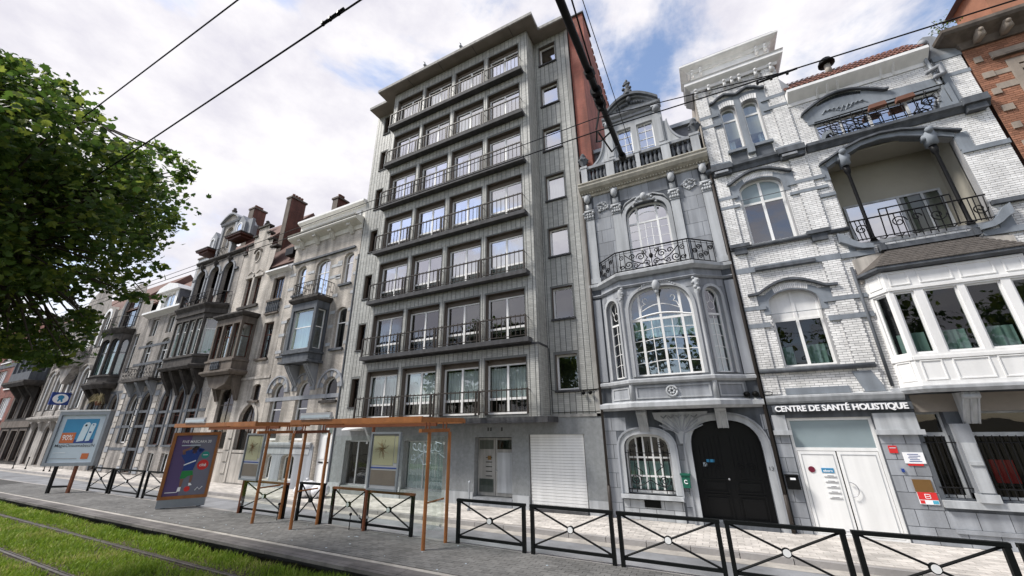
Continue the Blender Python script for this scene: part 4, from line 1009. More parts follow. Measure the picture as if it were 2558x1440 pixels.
# tower windows
for p_ in (wa, wc):
    ua, ub = p_[0][0], p_[1][0]
    window(wb, F0, p_, .16, .055, rows=(13.32,), bar=.07, gm='glass', cur=[('curtain_white', ua+.05, ua+.26, 11.95, 13.3)] if p_ is wa else [('curtain_white', ub-.2, ub-.05, 11.95, 13.3)])
window(wb, F0, w2, .16, .07, cols=(2.7,), rows=(9.72,), bar=.075, gm='glass', solid={(0, 1): 'frosted', (1, 1): 'frosted'})
window(wb, F0, w3, .16, .06, cols=(2.72,), rows=(5.62,), bar=.075, gm='glass_dark', solid={(0, 1): 'white_paint', (1, 1): 'white_paint'}, cur=[('curtain_teal', 2.16, 2.45, 4.28, 4.83), ('curtain_teal', 2.76, 3.28, 4.28, 4.85)])
def flatarch(parent, ua, ub, zs, rise, n, h=.24):
    for k in range(n):
        t0, t1 = (k+.08)/n, (k+.92)/n
        def pt(t, e): u = ua+(ub-ua)*t; c_ = (ua+ub)/2; return (u+(u-c_)*e*.45, zs+rise*math.sin(math.pi*(.12+.76*t))+e)
        MB().prism([pt(t0, 0), pt(t1, 0), pt(t1, h), pt(t0, h)], -.03, 0).obj('voussoir', 'white_brick', parent)
def hood(parent, pts, m='bluestone_dark', out=.14, th=.07): return MB().strip([(u, z+th) for (u, z) in pts], pts, -out, 0).obj('hood_mould', m, parent)
# twin window surround
q = MB().box(1.86, 2.12, -.02, 0, 13.0, 14.25).box(3.34, 3.6, -.02, 0, 13.0, 14.25).box(2.63, 2.82, -.03, 0, 11.9, 14.2).obj('window_surround', 'band_grey', wb)
MB().prism([(2.0, 13.88), (2.73, 13.88), (2.73, 14.3), (2.0, 14.2)], -.016, 0).prism([(2.73, 13.88), (3.46, 13.88), (3.46, 14.2), (2.73, 14.3)], -.016, 0).obj('window_surround', 'band_grey', wb)
flatarch(wb, 2.13, 2.62, 13.78, .12, 7, .22); flatarch(wb, 2.84, 3.33, 13.78, .12, 7, .22)
hood(wb, [(1.84, 14.12), (1.98, 14.14), (2.12, 14.26), (2.37, 14.36), (2.6, 14.26), (2.73, 14.2), (2.86, 14.26), (3.1, 14.36), (3.34, 14.26), (3.48, 14.14), (3.62, 14.12)])
MB().box(2.05, 3.42, -.12, 0, 11.78, 11.88).box(2.62, 2.84, -.16, 0, 11.55, 11.9).obj('sill', 'band_grey', wb)
MB().box(2.1, 2.61, -.014, 0, 11.35, 11.77).obj('recess_panel', 'bluestone_dark', wb); MB().box(2.85, 3.37, -.014, 0, 11.35, 11.77).obj('recess_panel', 'bluestone_dark', wb)
# stone cornice between tower floors, with end blocks
MB().sweep([(x0-.03, .1), (x0-.03, 0), (xm+.02, 0)], [(0, 11.0), (.06, 11.0), (.1, 11.12), (.18, 11.2), (.18, 11.3), (0, 11.36)]).obj('stone_cornice', 'bluestone_dark', wb)
for (a, d) in ((1.40, 2.05), (3.4, 4.14)):
    q = MB().box(a, d, -.26, 0, 11.12, 11.32).box(a+.05, d-.05, -.18, 0, 10.95, 11.12).obj('cornice_block', 'bluestone_dark', wb)
    MB().box(a+.08, a+.5, -.24, -.18, 11.0, 11.08).obj('dentil', 'bluestone', q)
# quoin-like piers of the tower
for (a, d) in ((1.42, 1.82), (3.66, 4.12)):
    bricks(wb, FY(YF-.045), rect(a, d, 11.4, 15.0), [], .205, .066, 'white_brick', gap=.012, proud=.011, keep=0, z0=3.4)
    bricks(wb, FY(YF-.045), rect(a, d, 3.45, 10.95), [], .205, .066, 'white_brick', gap=.012, proud=.011, keep=0, z0=3.4)
    MB().box(a, d, -.0445, 0, 3.44, 10.95).box(a, d, -.0445, 0, 11.37, 15.0).obj('pier', 'white_mortar', wb)
def band(parent, a, d, z0, z1, out=.066, m='band_grey'): return MB().box(a, d, -out, 0, z0, z1).obj('stone_band', m, parent)
for (z0, z1) in ((13.55, 13.68), (13.12, 13.24), (11.42, 11.5)):
    band(wb, x0-.004, 2.05 if z0 < 13.6 else 1.84, z0, z1); band(wb, 3.4 if z0 < 13.6 else 3.62, xm+.004, z0, z1)
for (z0, z1) in ((9.98, 10.1), (9.62, 9.72), (5.42, 5.56), (5.98, 6.1)):
    band(wb, x0-.004, 2.0, z0, z1); band(wb, 3.42, xm+.3, z0, z1)
band(wb, x0-.004, xm+.012, 7.22, 7.40)
MB().box(1.95, 3.52, -.14, 0, 7.24, 7.34).obj('string_course', 'bluestone_dark', wb)
# hoods and voussoirs, lower windows
for (op, zs) in ((w2, 10.2), (w3, 6.15)):
    ua, ub = op[0][0], op[1][0]; o2 = inset(op, -.17)
    MB().ring([(u, max(z, zs-.35)) for (u, z) in o2], [(u, max(z, zs-.34)) for (u, z) in op], -.025, .02).obj('window_surround', 'band_grey', wb)
    flatarch(wb, ua+.2, ub-.2, zs+.24, .16, 19, .17)
    e = .36 if op is w3 else .12
    hood(wb, [(ua-.22-e*.8, zs+.28)]+[(ua-.22+(ub-ua+.44)*t/12, zs+.30+.34*math.sin(math.pi*t/12)) for t in range(13)]+[(ub+.22+e*.8, zs+.28)])
    MB().box(ua-.42, ua-.02, -.022, 0, zs-.1, zs+.28).box(ub+.02, ub+.42, -.022, 0, zs-.1, zs+.28).obj('springer', 'band_grey', wb)
for (z, out) in ((8.1, .16), (4.12, .14)):
    q = MB(); q.tube([(x0, -.08, z), (xm+(.4 if z > 5 else -.05), -.08, z)], .07, 8); q.sm = True; q.obj('sill', 'bluestone_dark', wb)
    for (a, d) in ((1.42, 1.98), (3.5, 4.08)):
        if z > 5: MB().box(a, d, -.2, 0, z+.01, z+.12).box(a+.1, d-.1, -.14, 0, z-.22, z+.01).obj('sill_block', 'bluestone_dark', wb)
MB().prism([(3.55, 3.98), (3.95, 3.98), (4.1, 3.6), (4.12, 3.44), (3.7, 3.44)], -.06, 0).obj('apron_stone', 'band_grey', wb)
MB().box(1.95, 3.4, -.05, 0, 3.44, 3.62).obj('apron_stone', 'band_grey', wb)
# tower cornice
TP = [(x0-.02, .9), (x0-.02, -.045), (xm+.02, -.045), (xm+.02, .9)]
MB().sweep(TP, [(0, 14.95), (.05, 14.95), (.08, 15.05), (.2, 15.14), (.26, 15.2), (.26, 15.32), (.3, 15.36), (0, 15.4)]).obj('tower_cornice', 'white_paint', wb)
MB().box(x0+.02, xm-.02, -.03, .9, 15.38, 15.98).obj('attic', 'white_paint', wb)
MB().sweep([(x0+.02, .9), (x0+.02, -.03), (xm-.02, -.03), (xm-.02, .9)], [(0, 15.92), (.06, 15.92), (.12, 16.02), (.3, 16.1), (.34, 16.14), (.34, 16.22), (0, 16.28)]).obj('attic_cornice', 'white_paint', wb)
MB().box(x0-.2, xm+.2, -.3, .9, 16.281, 16.31).obj('attic_roof', 'zinc', wb)
for u in (1.52, 1.82, 3.72, 4.0): MB().box(u-.05, u+.05, -.2, -.03, 15.72, 15.95).ball(u, -.2, 15.92, .06).obj('bracket', 'white_paint', wb)
for u in (1.5, 1.95, 2.48, 2.73, 2.98, 3.5, 3.98): MB().box(u-.05, u+.05, -.16, -.045, 14.72, 14.98).ball(u, -.16, 14.97, .065).obj('bracket', 'white_paint', wb)
MB().box(x0, xm, .2, 5, 12.5, 15.9).obj('tower_body', 'offwhite_stone', wb)
# right wing: lower timber bay
bp = [(4.44, 0), (4.68, -.55), (7.3, -.55), (7.54, 0)]
bay = MB().sweep(bp, [(-.04, 3.5), (.02, 3.5), (.02, 3.6), (-.04, 3.6)]).obj('timber_bay', 'white_paint', wb)
MB().plan(bp, 3.47, 3.52).obj('bay_floor', 'white_paint', bay); MB().sweep([(4.2, 0)]+bp+[(8.4, 0)], [(-.02, 3.34), (.06, 3.34), (.12, 3.42), (.12, 3.48), (-.02, 3.5)]).obj('bay_base', 'bluestone_pale', bay)
F1 = seg((4.68, YF-.55), (7.3, YF-.55))[0]
def bayface(f, ln, cells):
    """cells: (u0,u1) window bays of one face"""
    ops_ = [rect(a, d, 4.27, 5.88) for (a, d) in cells]
    pan = [rect(a, d, 3.62, 4.1) for (a, d) in cells]+[rect(a, d, 6.06, 6.42) for (a, d) in cells]
    MB(f).wall(rect(0, ln, 3.6, 6.5), ops_, 0, .12).obj('bay_front', 'white_paint', bay)
    for p_ in pan: MB(f).ring(p_, inset(p_, .025), -.02, 0.0).obj('panel_moulding', 'white_paint', bay)
    for h in ops_:
        c1 = rnd.uniform(.0, .1)
        window(bay, f, h, .04, .045, gm='glass_dark', cur=[('curtain_teal', h[0][0]+.04, h[1][0]-.04-c1, 4.3, 4.82)])
    for (z0, z1) in ((4.12, 4.2), (5.93, 6.0)): MB(f).box(0, ln, -.03, .0, z0, z1).obj('bay_rail', 'white_paint', bay)
bayface(F1, 2.62, [(.09, .49), (.67, 1.30), (1.43, 2.06), (2.22, 2.55)])
for (P_, Q_) in ((bp[0], bp[1]), (bp[2], bp[3])):
    f, ln = seg((P_[0], YF+P_[1]), (Q_[0], YF+Q_[1])); bayface(f, ln, [(.1, ln-.1)])
MB().plan(bp, 6.46, 6.5).obj('bay_ceiling', 'white_paint', bay)
MB().sweep(bp, [(-.02, 6.48), (.06, 6.48), (.16, 6.53), (.16, 6.6), (-.02, 6.62)]).obj('bay_gutter', 'bluestone_dark', bay)
MB().box(4.7, 7.3, .35, .38, 3.6, 6.4).obj('room_shade_panel', 'interior_shade', bay)
q = MB(); rp = [(4.28, .0), (4.56, -.72), (7.42, -.72), (7.7, 0)]
for (u, ww) in rp: q.P(u, ww, 6.6)
for (u, ww) in ((5.06, -.02), (5.16, -.12), (6.82, -.12), (6.92, -.02)): q.P(u, ww, 7.22)
q.f = [(0, 1, 5, 4), (1, 2, 6, 5), (2, 3, 7, 6), (4, 5, 6, 7)]; broof = q.obj('bay_roof', 'wood_shingle', bay)
for r_ in range(9):                                     # shingle courses on the front slope
    t0, t1 = r_/9, (r_+1)/9; z0_, z1_ = 6.6+.62*t0, 6.6+.62*t1; w0_, w1_ = -.72+.6*t0, -.72+.6*t1
    a0, d0 = 4.56+.6*t0, 7.42-.6*t0; n_ = int((d0-a0)/.14)
    q = MB()
    for k in range(n_):
        ua = a0+k*(d0-a0)/n_; ub = a0+(k+1)*(d0-a0)/n_-.008; e = .022+rnd.uniform(-.006, .006)
        i = len(q.v); q.P(ua, w0_-.01, z0_+e); q.P(ub, w0_-.01, z0_+e); q.P(ub, w1_, z1_+.012); q.P(ua, w1_, z1_+.012); q.P(ua, w0_-.01, z0_-.0); q.P(ub, w0_-.01, z0_-.0)
        q.f += [(i, i+1, i+2, i+3), (i+4, i+5, i+1, i)]
    q.obj('shingle_course', 'wood_shingle', broof)
for s_ in (-1, 1):
    ub = 5.98+s_*1.62
    MB().prism([(ub, 6.35), (ub, 7.12), (ub-s_*.5, 7.2), (ub-s_*.9, 7.2), (ub-s_*.35, 6.6)], -.05, 0).obj('roof_cheek', 'offwhite_stone', wb)
MB().box(5.08, 6.92, -.2, 0, 7.22, 7.36).box(5.0, 5.12, -.22, 0, 7.22, 7.42).box(6.88, 7.0, -.22, 0, 7.22, 7.42).obj('lead_flashing', 'bluestone_dark', wb)
band(wb, 4.14, 4.9, 7.2, 7.36); band(wb, 7.1, 8.4, 7.2, 7.36)
# loggia
lg = MB().box(4.5, 7.5, 1.15, 1.2, 7.5, 11.0).obj('loggia', 'loggia_plaster', wb)
for u in (4.5, 7.46): MB().box(u, u+.04, .2, 1.15, 7.5, 11.0).obj('side_wall', 'loggia_plaster', lg)
MB().box(4.5, 7.5, .2, 1.15, 10.75, 10.8).obj('ceiling', 'loggia_plaster', lg); MB().box(4.5, 7.5, -.02, 1.15, 7.5, 7.6).obj('floor', 'bluestone', lg)
fL = FY(YF+1.05)
window(lg, fL, rect(4.95, 7.28, 7.62, 9.34), .02, .06, cols=(6.3, 6.85), bar=.06, fm='bluestone_pale', gm='glass_bright', solid={(1, 0): 'glass_dark', (2, 0): 'glass_dark'})
window(lg, fL, rect(4.55, 4.85, 7.9, 9.1), .02, .04, fm='bluestone_pale', gm='glass_bright')
oa = [(4.5, 10.42), (4.72, 10.58), (5.0, 10.74), (5.5, 10.92), (5.98, 10.98), (6.46, 10.92), (6.98, 10.74), (7.26, 10.58), (7.5, 10.42)]
ia = [(4.54, 10.3), (4.76, 10.42), (5.0, 10.55), (5.5, 10.78), (5.98, 10.84), (6.4, 10.78), (6.98, 10.55), (7.24, 10.42), (7.46, 10.3)]
MB().strip(oa, ia, -.06, .24).obj('loggia_arch', 'band_grey', wb)
hood(wb, [(4.36, 10.40)]+oa[1:-1]+[(7.62, 10.40)], 'bluestone_dark', .16, .06)
for u in (4.99, 6.99):
    q = MB().box(u-.1, u+.1, -.16, .12, 10.2, 10.62).ball(u, -.17, 10.66, .1).box(u-.16, u+.16, -.1, .1, 10.42, 10.56).obj('bracket', 'band_grey', wb)
    q = MB().lathe([(.09, 7.6), (.06, 7.7), (.05, 7.75), (.045, 9.9), (.07, 9.95), (.09, 10.05), (.09, 10.2)], u, -.02, 8).obj('iron_column', 'iron', wb)
for (a, d) in ((4.38, 4.535), (7.465, 7.75)):
    MB().box(a, d, -.04, .2, 9.85, 10.4).box(a, d, -.03, .2, 7.36, 7.75).obj('jamb_stone', 'band_grey', wb)
band(wb, 7.48, x1+.004, 9.72, 9.86); band(wb, 7.5, x1+.004, 8.02, 8.14, .12, 'bluestone_dark'); band(wb, 4.14, 4.53, 9.3, 9.42)
for s_ in (-1, 1):
    ub = 5.98+s_*1.44
    MB().strip([(ub+s_*.34, 7.98), (ub+s_*.2, 7.9), (ub+s_*.06, 7.72), (ub-s_*.1, 7.56), (ub-s_*.36, 7.5)], [(ub+s_*.34, 7.7), (ub+s_*.2, 7.6), (ub+s_*.06, 7.48), (ub-s_*.1, 7.4), (ub-s_*.36, 7.36)], -.16, 0).obj('curved_bracket', 'band_grey', wb)
q = MB()
q.tube([(4.56, -.1, 8.28), (7.44, -.1, 8.34)], .024); q.tube([(5.25, -.22, 8.46), (6.75, -.22, 8.5)], .021); q.tube([(4.6, -.12, 7.66), (7.4, -.12, 7.66)], .018)
for u in (5.25, 5.42, 6.6, 6.75): q.tube([(u, -.12, 7.62), (u, -.22, 8.48)], .016)
for k in range(7): q.tube([(5.55+k*.15, -.12, 7.5), (5.55+k*.15, -.14, 8.3)], .013)
for (u, z, r_, t_) in ((5.6, 8.0, .18, 1.5), (6.4, 8.0, .18, -1.5), (5.98, 8.05, .12, 1.2), (4.76, 7.95, .16, 1.5), (7.2, 7.95, .16, -1.5)): q.tube([(a, -.16, b_) for (a, b_) in spiral(u, z, r_, .02, 0, t_)], .016)
for k in range(6): q.tube([(5.1+k*.35, -.12, 7.62), (5.14+k*.35, -.3, 7.52), (5.2+k*.35, -.3, 7.58)], .018)
for s_ in (-1, 1):
    for k in range(4): q.tube([(5.98+s_*(1.08+k*.09), -.12, 7.62), (5.98+s_*(1.1+k*.1), -.12, 8.3)], .013)
q.obj('loggia_railing', 'iron', wb)
# top floor of right wing
MB().sweep([(4.2, 0), (x1+.02, 0)], [(0, 11.0), (.05, 11.0), (.12, 11.1), (.2, 11.16), (.2, 11.26), (0, 11.3)]).obj('stone_cornice', 'bluestone_dark', wb)
MB().box(7.84, 8.36, -.28, 0, 11.12, 11.34).box(7.9, 8.3, -.2, 0, 10.92, 11.12).obj('cornice_block', 'bluestone_dark', wb)
window(wb, F0, rect(4.62, 7.64, 11.28, 12.03), .06, .06, cols=(5.3, 6.0, 6.9), bar=.06, fm='white_paint', gm='glass_bright')
MB().box(4.46, 7.72, -.05, .3, 12.03, 12.2).obj('lintel', 'band_grey', wb)
la = [(4.4+2.1*t/12, 12.42+.5*math.sin(math.pi*(t/12)*.92+.1)) for t in range(13)]
MB().prism([(4.42, 12.2)]+la+[(7.66, 12.45), (7.66, 12.2)], -.03, 0).obj('blind_arch', 'band_grey', wb)
hood(wb, [(4.34, 12.42)]+[(u, z+.02) for (u, z) in la]+[(6.62, 12.5)], 'bluestone_dark', .14, .06)
flatarch(wb, 4.85, 6.0, 12.62, .16, 17, .14)
q = MB()
for k in range(9): q.tube([(4.9+k*.12, -.03, 12.3+.08*math.sin(k)), (5.0+k*.12, -.05, 12.42), (5.1+k*.12, -.03, 12.3+.05*math.cos(k))], .025)
q.obj('carved_relief', 'band_grey', wb)
q = MB()
q.tube([(4.6, -.14, 12.0), (7.75, -.14, 12.08)], .021); q.tube([(4.9, -.16, 11.34), (7.2, -.16, 11.34)], .018)
for k in range(9): q.tube([(4.95+k*.29, -.15, 11.3), (4.95+k*.29, -.15, 12.02)], .013)
for k in range(5): q.tube([(4.75+.1*k, -.15, 11.95), (5.0+.2*k, -.16, 11.5+.03*k), (5.6+.2*k, -.16, 11.42+.05*k)], .013)
q.tube([(a, -.17, b_) for (a, b_) in spiral(5.7, 11.62, .26, .03, 0, 1.8)], .018); q.tube([(a, -.17, b_) for (a, b_) in spiral(7.25, 11.6, .2, .02, 0, 1.4)], .018)
for k in range(5): q.tube([(7.1, -.15, 11.6), (7.1+.45*math.cos(R(-50+k*28)), -.15, 11.65+.38*math.sin(R(-50+k*28)))], .013)
q.obj('top_railing', 'iron', wb)
for k, u in enumerate((5.95, 6.6)):
    lone(MB(FY(YF-.2)).prism([(u, 11.86), (u+.42, 11.88), (u+.40, 12.02), (u+.02, 12.0)], -.06, .1), 'flower_box', 'terracotta', 'brown flower box hung on the top balcony railing, '+('left one' if k == 0 else 'right one'), 'planter', 'flower boxes on the top railing')
for s_ in (1,):
    MB().strip([(4.62, 11.3), (4.72, 11.55), (4.95, 11.62), (5.1, 11.32)], [(4.72, 11.3), (4.8, 11.46), (4.92, 11.5), (5.0, 11.3)], -.1, 0).obj('curved_bracket', 'band_grey', wb)
MB().sweep([(xm, 0), (7.72, 0)], [(0, 12.98), (.04, 12.98), (.06, 13.1), (.3, 13.3), (.36, 13.36), (.36, 13.46), (0, 13.5)]).obj('gutter_cornice', 'white_paint', wb)
for u in (4.95, 5.22, 5.5, 6.6, 6.9): MB().tube([(u, -.03, 13.0), (u, -.1, 13.12), (u, -.26, 13.28)], .035, 6).obj('bracket', 'white_paint', wb)
q = MB().tube([(7.66, -.1, 13.2), (7.72, -.1, 11.4)], .045, 8); q.sm = True; q.obj('rain_pipe', 'zinc', wb)
q = MB().tube([(4.28, -.06, 6.9), (4.27, -.06, 3.55)], .04, 8); q.sm = True; q.obj('rain_pipe', 'bluestone_dark', wb)
# tiled roof, each roll a tile column
q = MB(); i = 0
for k in range(24):
    u = xm+.08+k*.152
    for r_ in range(5):
        z0_ = 13.5+r_*.19; ww = -.3+r_*.17
        for s2 in range(4):
            a0, a1 = math.pi*s2/4, math.pi*(s2+1)/4; i = len(q.v)
            for aa, (zz, w_) in ((a0, (z0_, ww)), (a1, (z0_, ww)), (a1, (z0_+.20, ww+.19)), (a0, (z0_+.20, ww+.19))): q.P(u+.07*math.cos(aa), w_, zz+.045*math.sin(aa)+(.02 if w_ == ww else 0))
            q.f.append((i, i+1, i+2, i+3))
q.obj('roof_tile', 'tile_red', wb, kind='stuff')
q = MB(); q.face([(xm, -.3, 13.49), (7.75, -.3, 13.49), (7.75, .55, 14.42), (xm, .55, 14.42)]); q.face([(xm, .55, 14.42), (7.75, .55, 14.42), (7.75, 6, 14.3), (xm, 6, 14.3)]); roof = q.obj('roof', 'tile_red', wb)
q = MB().lathe([(.1, 14.1), (.1, 14.5)], 5.62, .3, 8); q.obj('vent_pipe', 'offwhite_stone', roof)
q = MB(); q.lathe([(.05, 14.5), (.24, 14.52), (.24, 14.58), (.16, 14.74), (.03, 14.78)], 5.62, .3, 12); q.obj('vent_cap', 'black_plastic', roof)
# right pier with scroll
MB().box(7.82, x1, -.06, .3, 11.34, 13.1).obj('pier', 'white_mortar', wb)
bricks(wb, FY(YF-.06), rect(7.9, x1, 11.36, 12.95), [], .205, .066, 'white_brick', gap=.012, proud=.011, keep=0, z0=3.4)
MB().box(7.80, x1+.02, -.09, .3, 12.96, 13.14).box(7.80, x1+.02, -.085, 0, 12.3, 12.42).box(7.8, 7.95, -.1, 0, 11.34, 12.9).obj('pier_stone', 'band_grey', wb)
MB().prism([(7.78, 13.14), (8.4, 13.14), (8.36, 13.4), (8.2, 13.75), (8.05, 13.96), (7.86, 14.02), (7.74, 13.94), (7.72, 13.8), (7.8, 13.72), (7.92, 13.72), (7.9, 13.5)], -.08, .25).obj('scroll_finial', 'bluestone', wb)
q = MB(); q.tube([(7.8, -.1, 13.82), (7.8, .26, 13.82)], .1, 10); q.tube([(7.5, -.15, 12.6), (7.78, -.2, 12.7), (7.82, -.2, 12.4), (7.6, -.2, 12.35)], .07, 6); q.sm = True; q.obj('volute', 'bluestone', wb)
MB().prism([(7.45, 11.3), (7.84, 11.3), (7.84, 12.1), (7.7, 12.0), (7.58, 11.75)], -.14, 0).obj('scroll_bracket', 'band_grey', wb)
q = MB().prism([(xm-.02, 13.2), (xm+.14, 13.2), (xm+.3, 13.5), (xm+.5, 13.66), (xm+.42, 13.8), (xm+.22, 13.8), (xm+.05, 14.15), (xm-.02, 14.3)], -.06, .2); q.obj('scroll_bracket', 'bluestone', wb)
MB().box(x0+.05, x1-.05, .95, 1.0, 0, 7.4).box(x0+.05, xm+.3, .9, .95, 7.4, 12.6).box(4.5, 7.7, .7, .74, 11.1, 12.1).obj('room_shade_panel', 'interior_shade_warm', wb)
MB(FY(0)).box(x0+.02, x1-.02, 14.75, 21, 0, 13.4).obj('rear_body', 'offwhite_stone', wb)
bag = MB().tube([(1.3+.12*math.cos(a*.5)+.2, -.12, 3.5+.05*math.sin(a*.5)) for a in range(13)], .012); bag.obj('cable_loop', 'black_plastic', wb)
for k, u in enumerate((.98, 1.2)):
    lone(MB().ball(u, -.12, 3.5, .09, .08, ry=.12).box(u-.05, u+.05, -.1, 0, 3.52, 3.58), 'floodlight', 'black_plastic', 'small black floodlight on the ledge under the stone bay, '+('left one' if k == 0 else 'right one'), 'lamp', 'floodlights on the ledge')

# ================================================================ the orange brick house at the right edge
ob = thing('orange_brick_house', 'orange brick house with pale stone quoins at the right edge', 'house', (10.5, 13.5, 0))
x0, x1 = 8.44, 15
ow = rect(9.3, 10.6, 9.6, 12.1)
MB().wall(rect(x0, x1, -.1, 13.1), [ow, rect(9.3, 10.6, 5.2, 7.8)], -.06, .2).obj('wall', 'orange_mortar', ob)
bricks(ob, FY(YF-.06), rect(x0, 11.5, 6.5, 13.1), [inset(ow, -.2), rect(9.1, 10.8, 5, 8)], .21, .068, 'orange_brick', gap=.011, proud=.01, keep=300, z0=6.5)
for h in (ow, rect(9.3, 10.6, 5.2, 7.8)): window(ob, FY(YF-.06), h, .15, .07, cols=(9.95,), rows=(h[2][1]-.6,), gm='glass'); surround(ob, h, .2, 'beige_stone', .03, fr=FY(YF-.06))
for k in range(10): MB(FY(YF-.06)).box(8.56, 8.72+.06*(k % 2), -.05, 0, 12.48-k*.6, 12.68-k*.6).obj('quoin', 'beige_stone', ob)
for (z0, z1, a) in ((12.5, 12.72, 8.9), (11.42, 11.62, 8.7), (11.9, 12.05, 8.7)): MB(FY(YF-.06)).box(a, 11.5, -.025, 0, z0, z1).obj('stone_band', 'beige_stone', ob)
MB(FY(YF-.06)).box(8.9, 11.5, -.12, 0, 12.44, 12.5).obj('hood_mould', 'brown_stone', ob)
MB(FY(YF-.06)).sweep([(8.5, .3), (8.5, 0), (12, 0)], [(0, 13.05), (.08, 13.05), (.15, 13.25), (.5, 13.42), (.55, 13.5), (.55, 13.6), (0, 13.66)]).obj('cornice', 'brown_stone', ob)
for u in (8.75, 9.3, 9.85, 10.4): MB(FY(YF-.06)).box(u-.07, u+.07, -.42, 0, 13.1, 13.36).ball(u, -.42, 13.3, .07).obj('bracket', 'beige_stone', ob)
q = MB(); q.face([(8.42, -.55, 13.62), (15, -.55, 13.62), (15, 2.2, 15.2), (8.42, 2.2, 15.2)]); q.obj('roof', 'tile_red', ob)
q = MB().box(9.55, 11.2, .1, 1.3, 13.5, 15.6).obj('dormer', 'orange_brick', ob); MB().prism([(9.35, 15.6), (11.4, 15.6), (10.4, 16.3)], -.2, 1.5).obj('dormer_roof', 'slate', ob); MB().box(9.9, 11.2, .07, .1, 14.6, 14.85).obj('stone_band', 'beige_stone', q)
MB(FY(0)).box(x0+.02, x1, 14.5, 21, 0, 14).obj('rear_body', 'brick_brownred', ob)
pl = thing('rooftop_sapling', 'small leafy sapling growing out of the gutter beside the orange house', 'plant', (8.5, 13.7, 13.9))
q = MB().tube([(8.42, .1, 13.6), (8.45, .1, 14.0), (8.5, .05, 14.5)], .012, 5, taper=.005)
for k in range(6): q.tube([(8.45, .1, 13.85+k*.1), (8.45+rnd.uniform(-.3, .3), rnd.uniform(-.15, .3), 14.15+k*.1)], .006, 4)
q.obj('stem', 'bark', pl)
q = MB()
for k in range(90):
    u, ww, z = 8.47+rnd.gauss(0, .17), .08+rnd.gauss(0, .1), 14.3+rnd.gauss(0, .2); a = rnd.uniform(0, 6.28); l = .045
    q.face([(u, ww, z), (u+l*math.cos(a), ww+.02, z+l*math.sin(a)*.6), (u+l*1.6*math.cos(a+.4), ww, z+l*1.5*math.sin(a+.4)), (u+l*math.cos(a+.9), ww-.02, z+l*math.sin(a+.9))])
q.obj('foliage', 'leaf', pl)

# ================================================================ houses to the left
def facade(t, poly, m, specs, fr=None, w=0, depth=.25, name='wall'):
    fr = fr or F0; MB(fr).wall(poly, [s['op'] for s in specs], w, depth).obj(name, m, t)
    for s in specs:
        op = s['op']; us = [p[0] for p in op]; zs = [p[1] for p in op]; a, d, zb, zt = min(us), max(us), min(zs), max(zs)
        nc = s.get('c', 1); rows = s.get('r', ()); cols = [a+(d-a)*k/nc for k in range(1, nc)]
        if s.get('win', 1): window(t, fr, op, w+.16, s.get('fw', .06), cols, [zb+(zt-zb)*r for r in rows], s.get('bar', .05), s.get('fm', 'white_paint'), s.get('gm', 'glass'), cur=s.get('cur'))
        if s.get('sm'): surround(t, op, s.get('sw', .16), s['sm'], .05, fr=fr)
        if s.get('sill'): sill(t, fr, a-.1, d+.1, zb, s['sill'], .12, .12)
def body(t, x0, x1, zw, zr, m='brick_brownred', rm='tile_brown', y1=23, ridge=18.0):
    """rear volume with a pitched roof, and near-black panels painted as the shade behind its windows"""
    MB(FY(0)).box(x0+.03, x1-.03, 14.65, y1, 0, zw).obj('party_wall', m, t)
    q = MB(Fr(x1-.01, 0, 0, 1)); q.prism([(13.55, zw-.05), (ridge, zr), (y1, zw-.05)], 0, x1-x0-.02); q.obj('roof', rm, t)
    MB(FY(0)).box(x0+.08, x1-.08, 14.58, 14.62, .02, zw-.1).obj('room_shade_panel', 'interior_shade', t)
    for x in (x0+.02, x1-.08): MB(FY(0)).box(x, x+.05, 13.78, 14.58, .02, zw-.12).obj('inner_wall', 'interior_shade', t)
    MB(FY(0)).box(x0+.08, x1-.08, 13.8, 14.58, zw-.18, zw-.12).obj('room_ceiling', 'interior_shade', t)
def chimney(x0, x1, y0, y1, z0, z1, pots, label, m='brick_red', fm=None):
    t = thing('chimney', label, 'chimney', ((x0+x1)/2, y0, z0), 'brick chimneys on the roofs')
    MB(FY(0)).box(x0, x1, y0, y1, z0, z1).obj('stack', m, t); MB(FY(0)).box(x0-.08, x1+.08, y0-.08, y1+.08, z1, z1+.14).obj('cap', 'brown_stone', t)
    if fm: MB(FY(0)).box(x0+.01, x1-.01, y0-.03, y0, z0, z1-.02).obj('rendered_face', fm, t)
    for k in range(pots): MB(FY(0)).lathe([(.11, z1+.14), (.13, z1+.2), (.09, z1+.45), (.12, z1+.5)], (x0+x1)/2, y0+.25+k*(y1-y0-.5)/max(1, pots-1), 7).obj('chimney_pot', 'terracotta', t)
def bands(t, x0, x1, zz, m, out=.02, h=.14, fr=None):
    for z in zz: MB(fr).box(x0, x1, -out, 0, z, z+h).obj('stone_band', m, t)
def boxbay(t, x0, x1, y, z0, z1, m, cells, wz, fm='white_paint', rows=(), sides=True, gm='glass', cur=None, flo='bluestone_dark'):
    f = FY(y); ops_ = [rect(a, d, wz[0], wz[1]) for (a, d) in cells]
    facade(t, rect(x0, x1, z0, z1), m, [dict(op=o_, fm=fm, r=rows, gm=gm, cur=cur) for o_ in ops_], f, 0, .15, 'bay_front')
    d = YF-y
    for X, dr_, oy in ((x1, (0, 1), y), (x0, (0, -1), YF)):
        facade(t, rect(0, d, z0, z1), m, [dict(op=rect(.15, d-.12, wz[0], wz[1]), fm=fm, r=rows, gm=gm)], Fr(X, oy, *dr_), 0, .12, 'bay_side')
    MB(FY(0)).box(x0, x1, y, YF, z0-.02, z0+.03).obj('bay_floor', flo, t); MB(FY(0)).box(x0, x1, y, YF, z1-.03, z1+.02).obj('bay_top', flo, t)
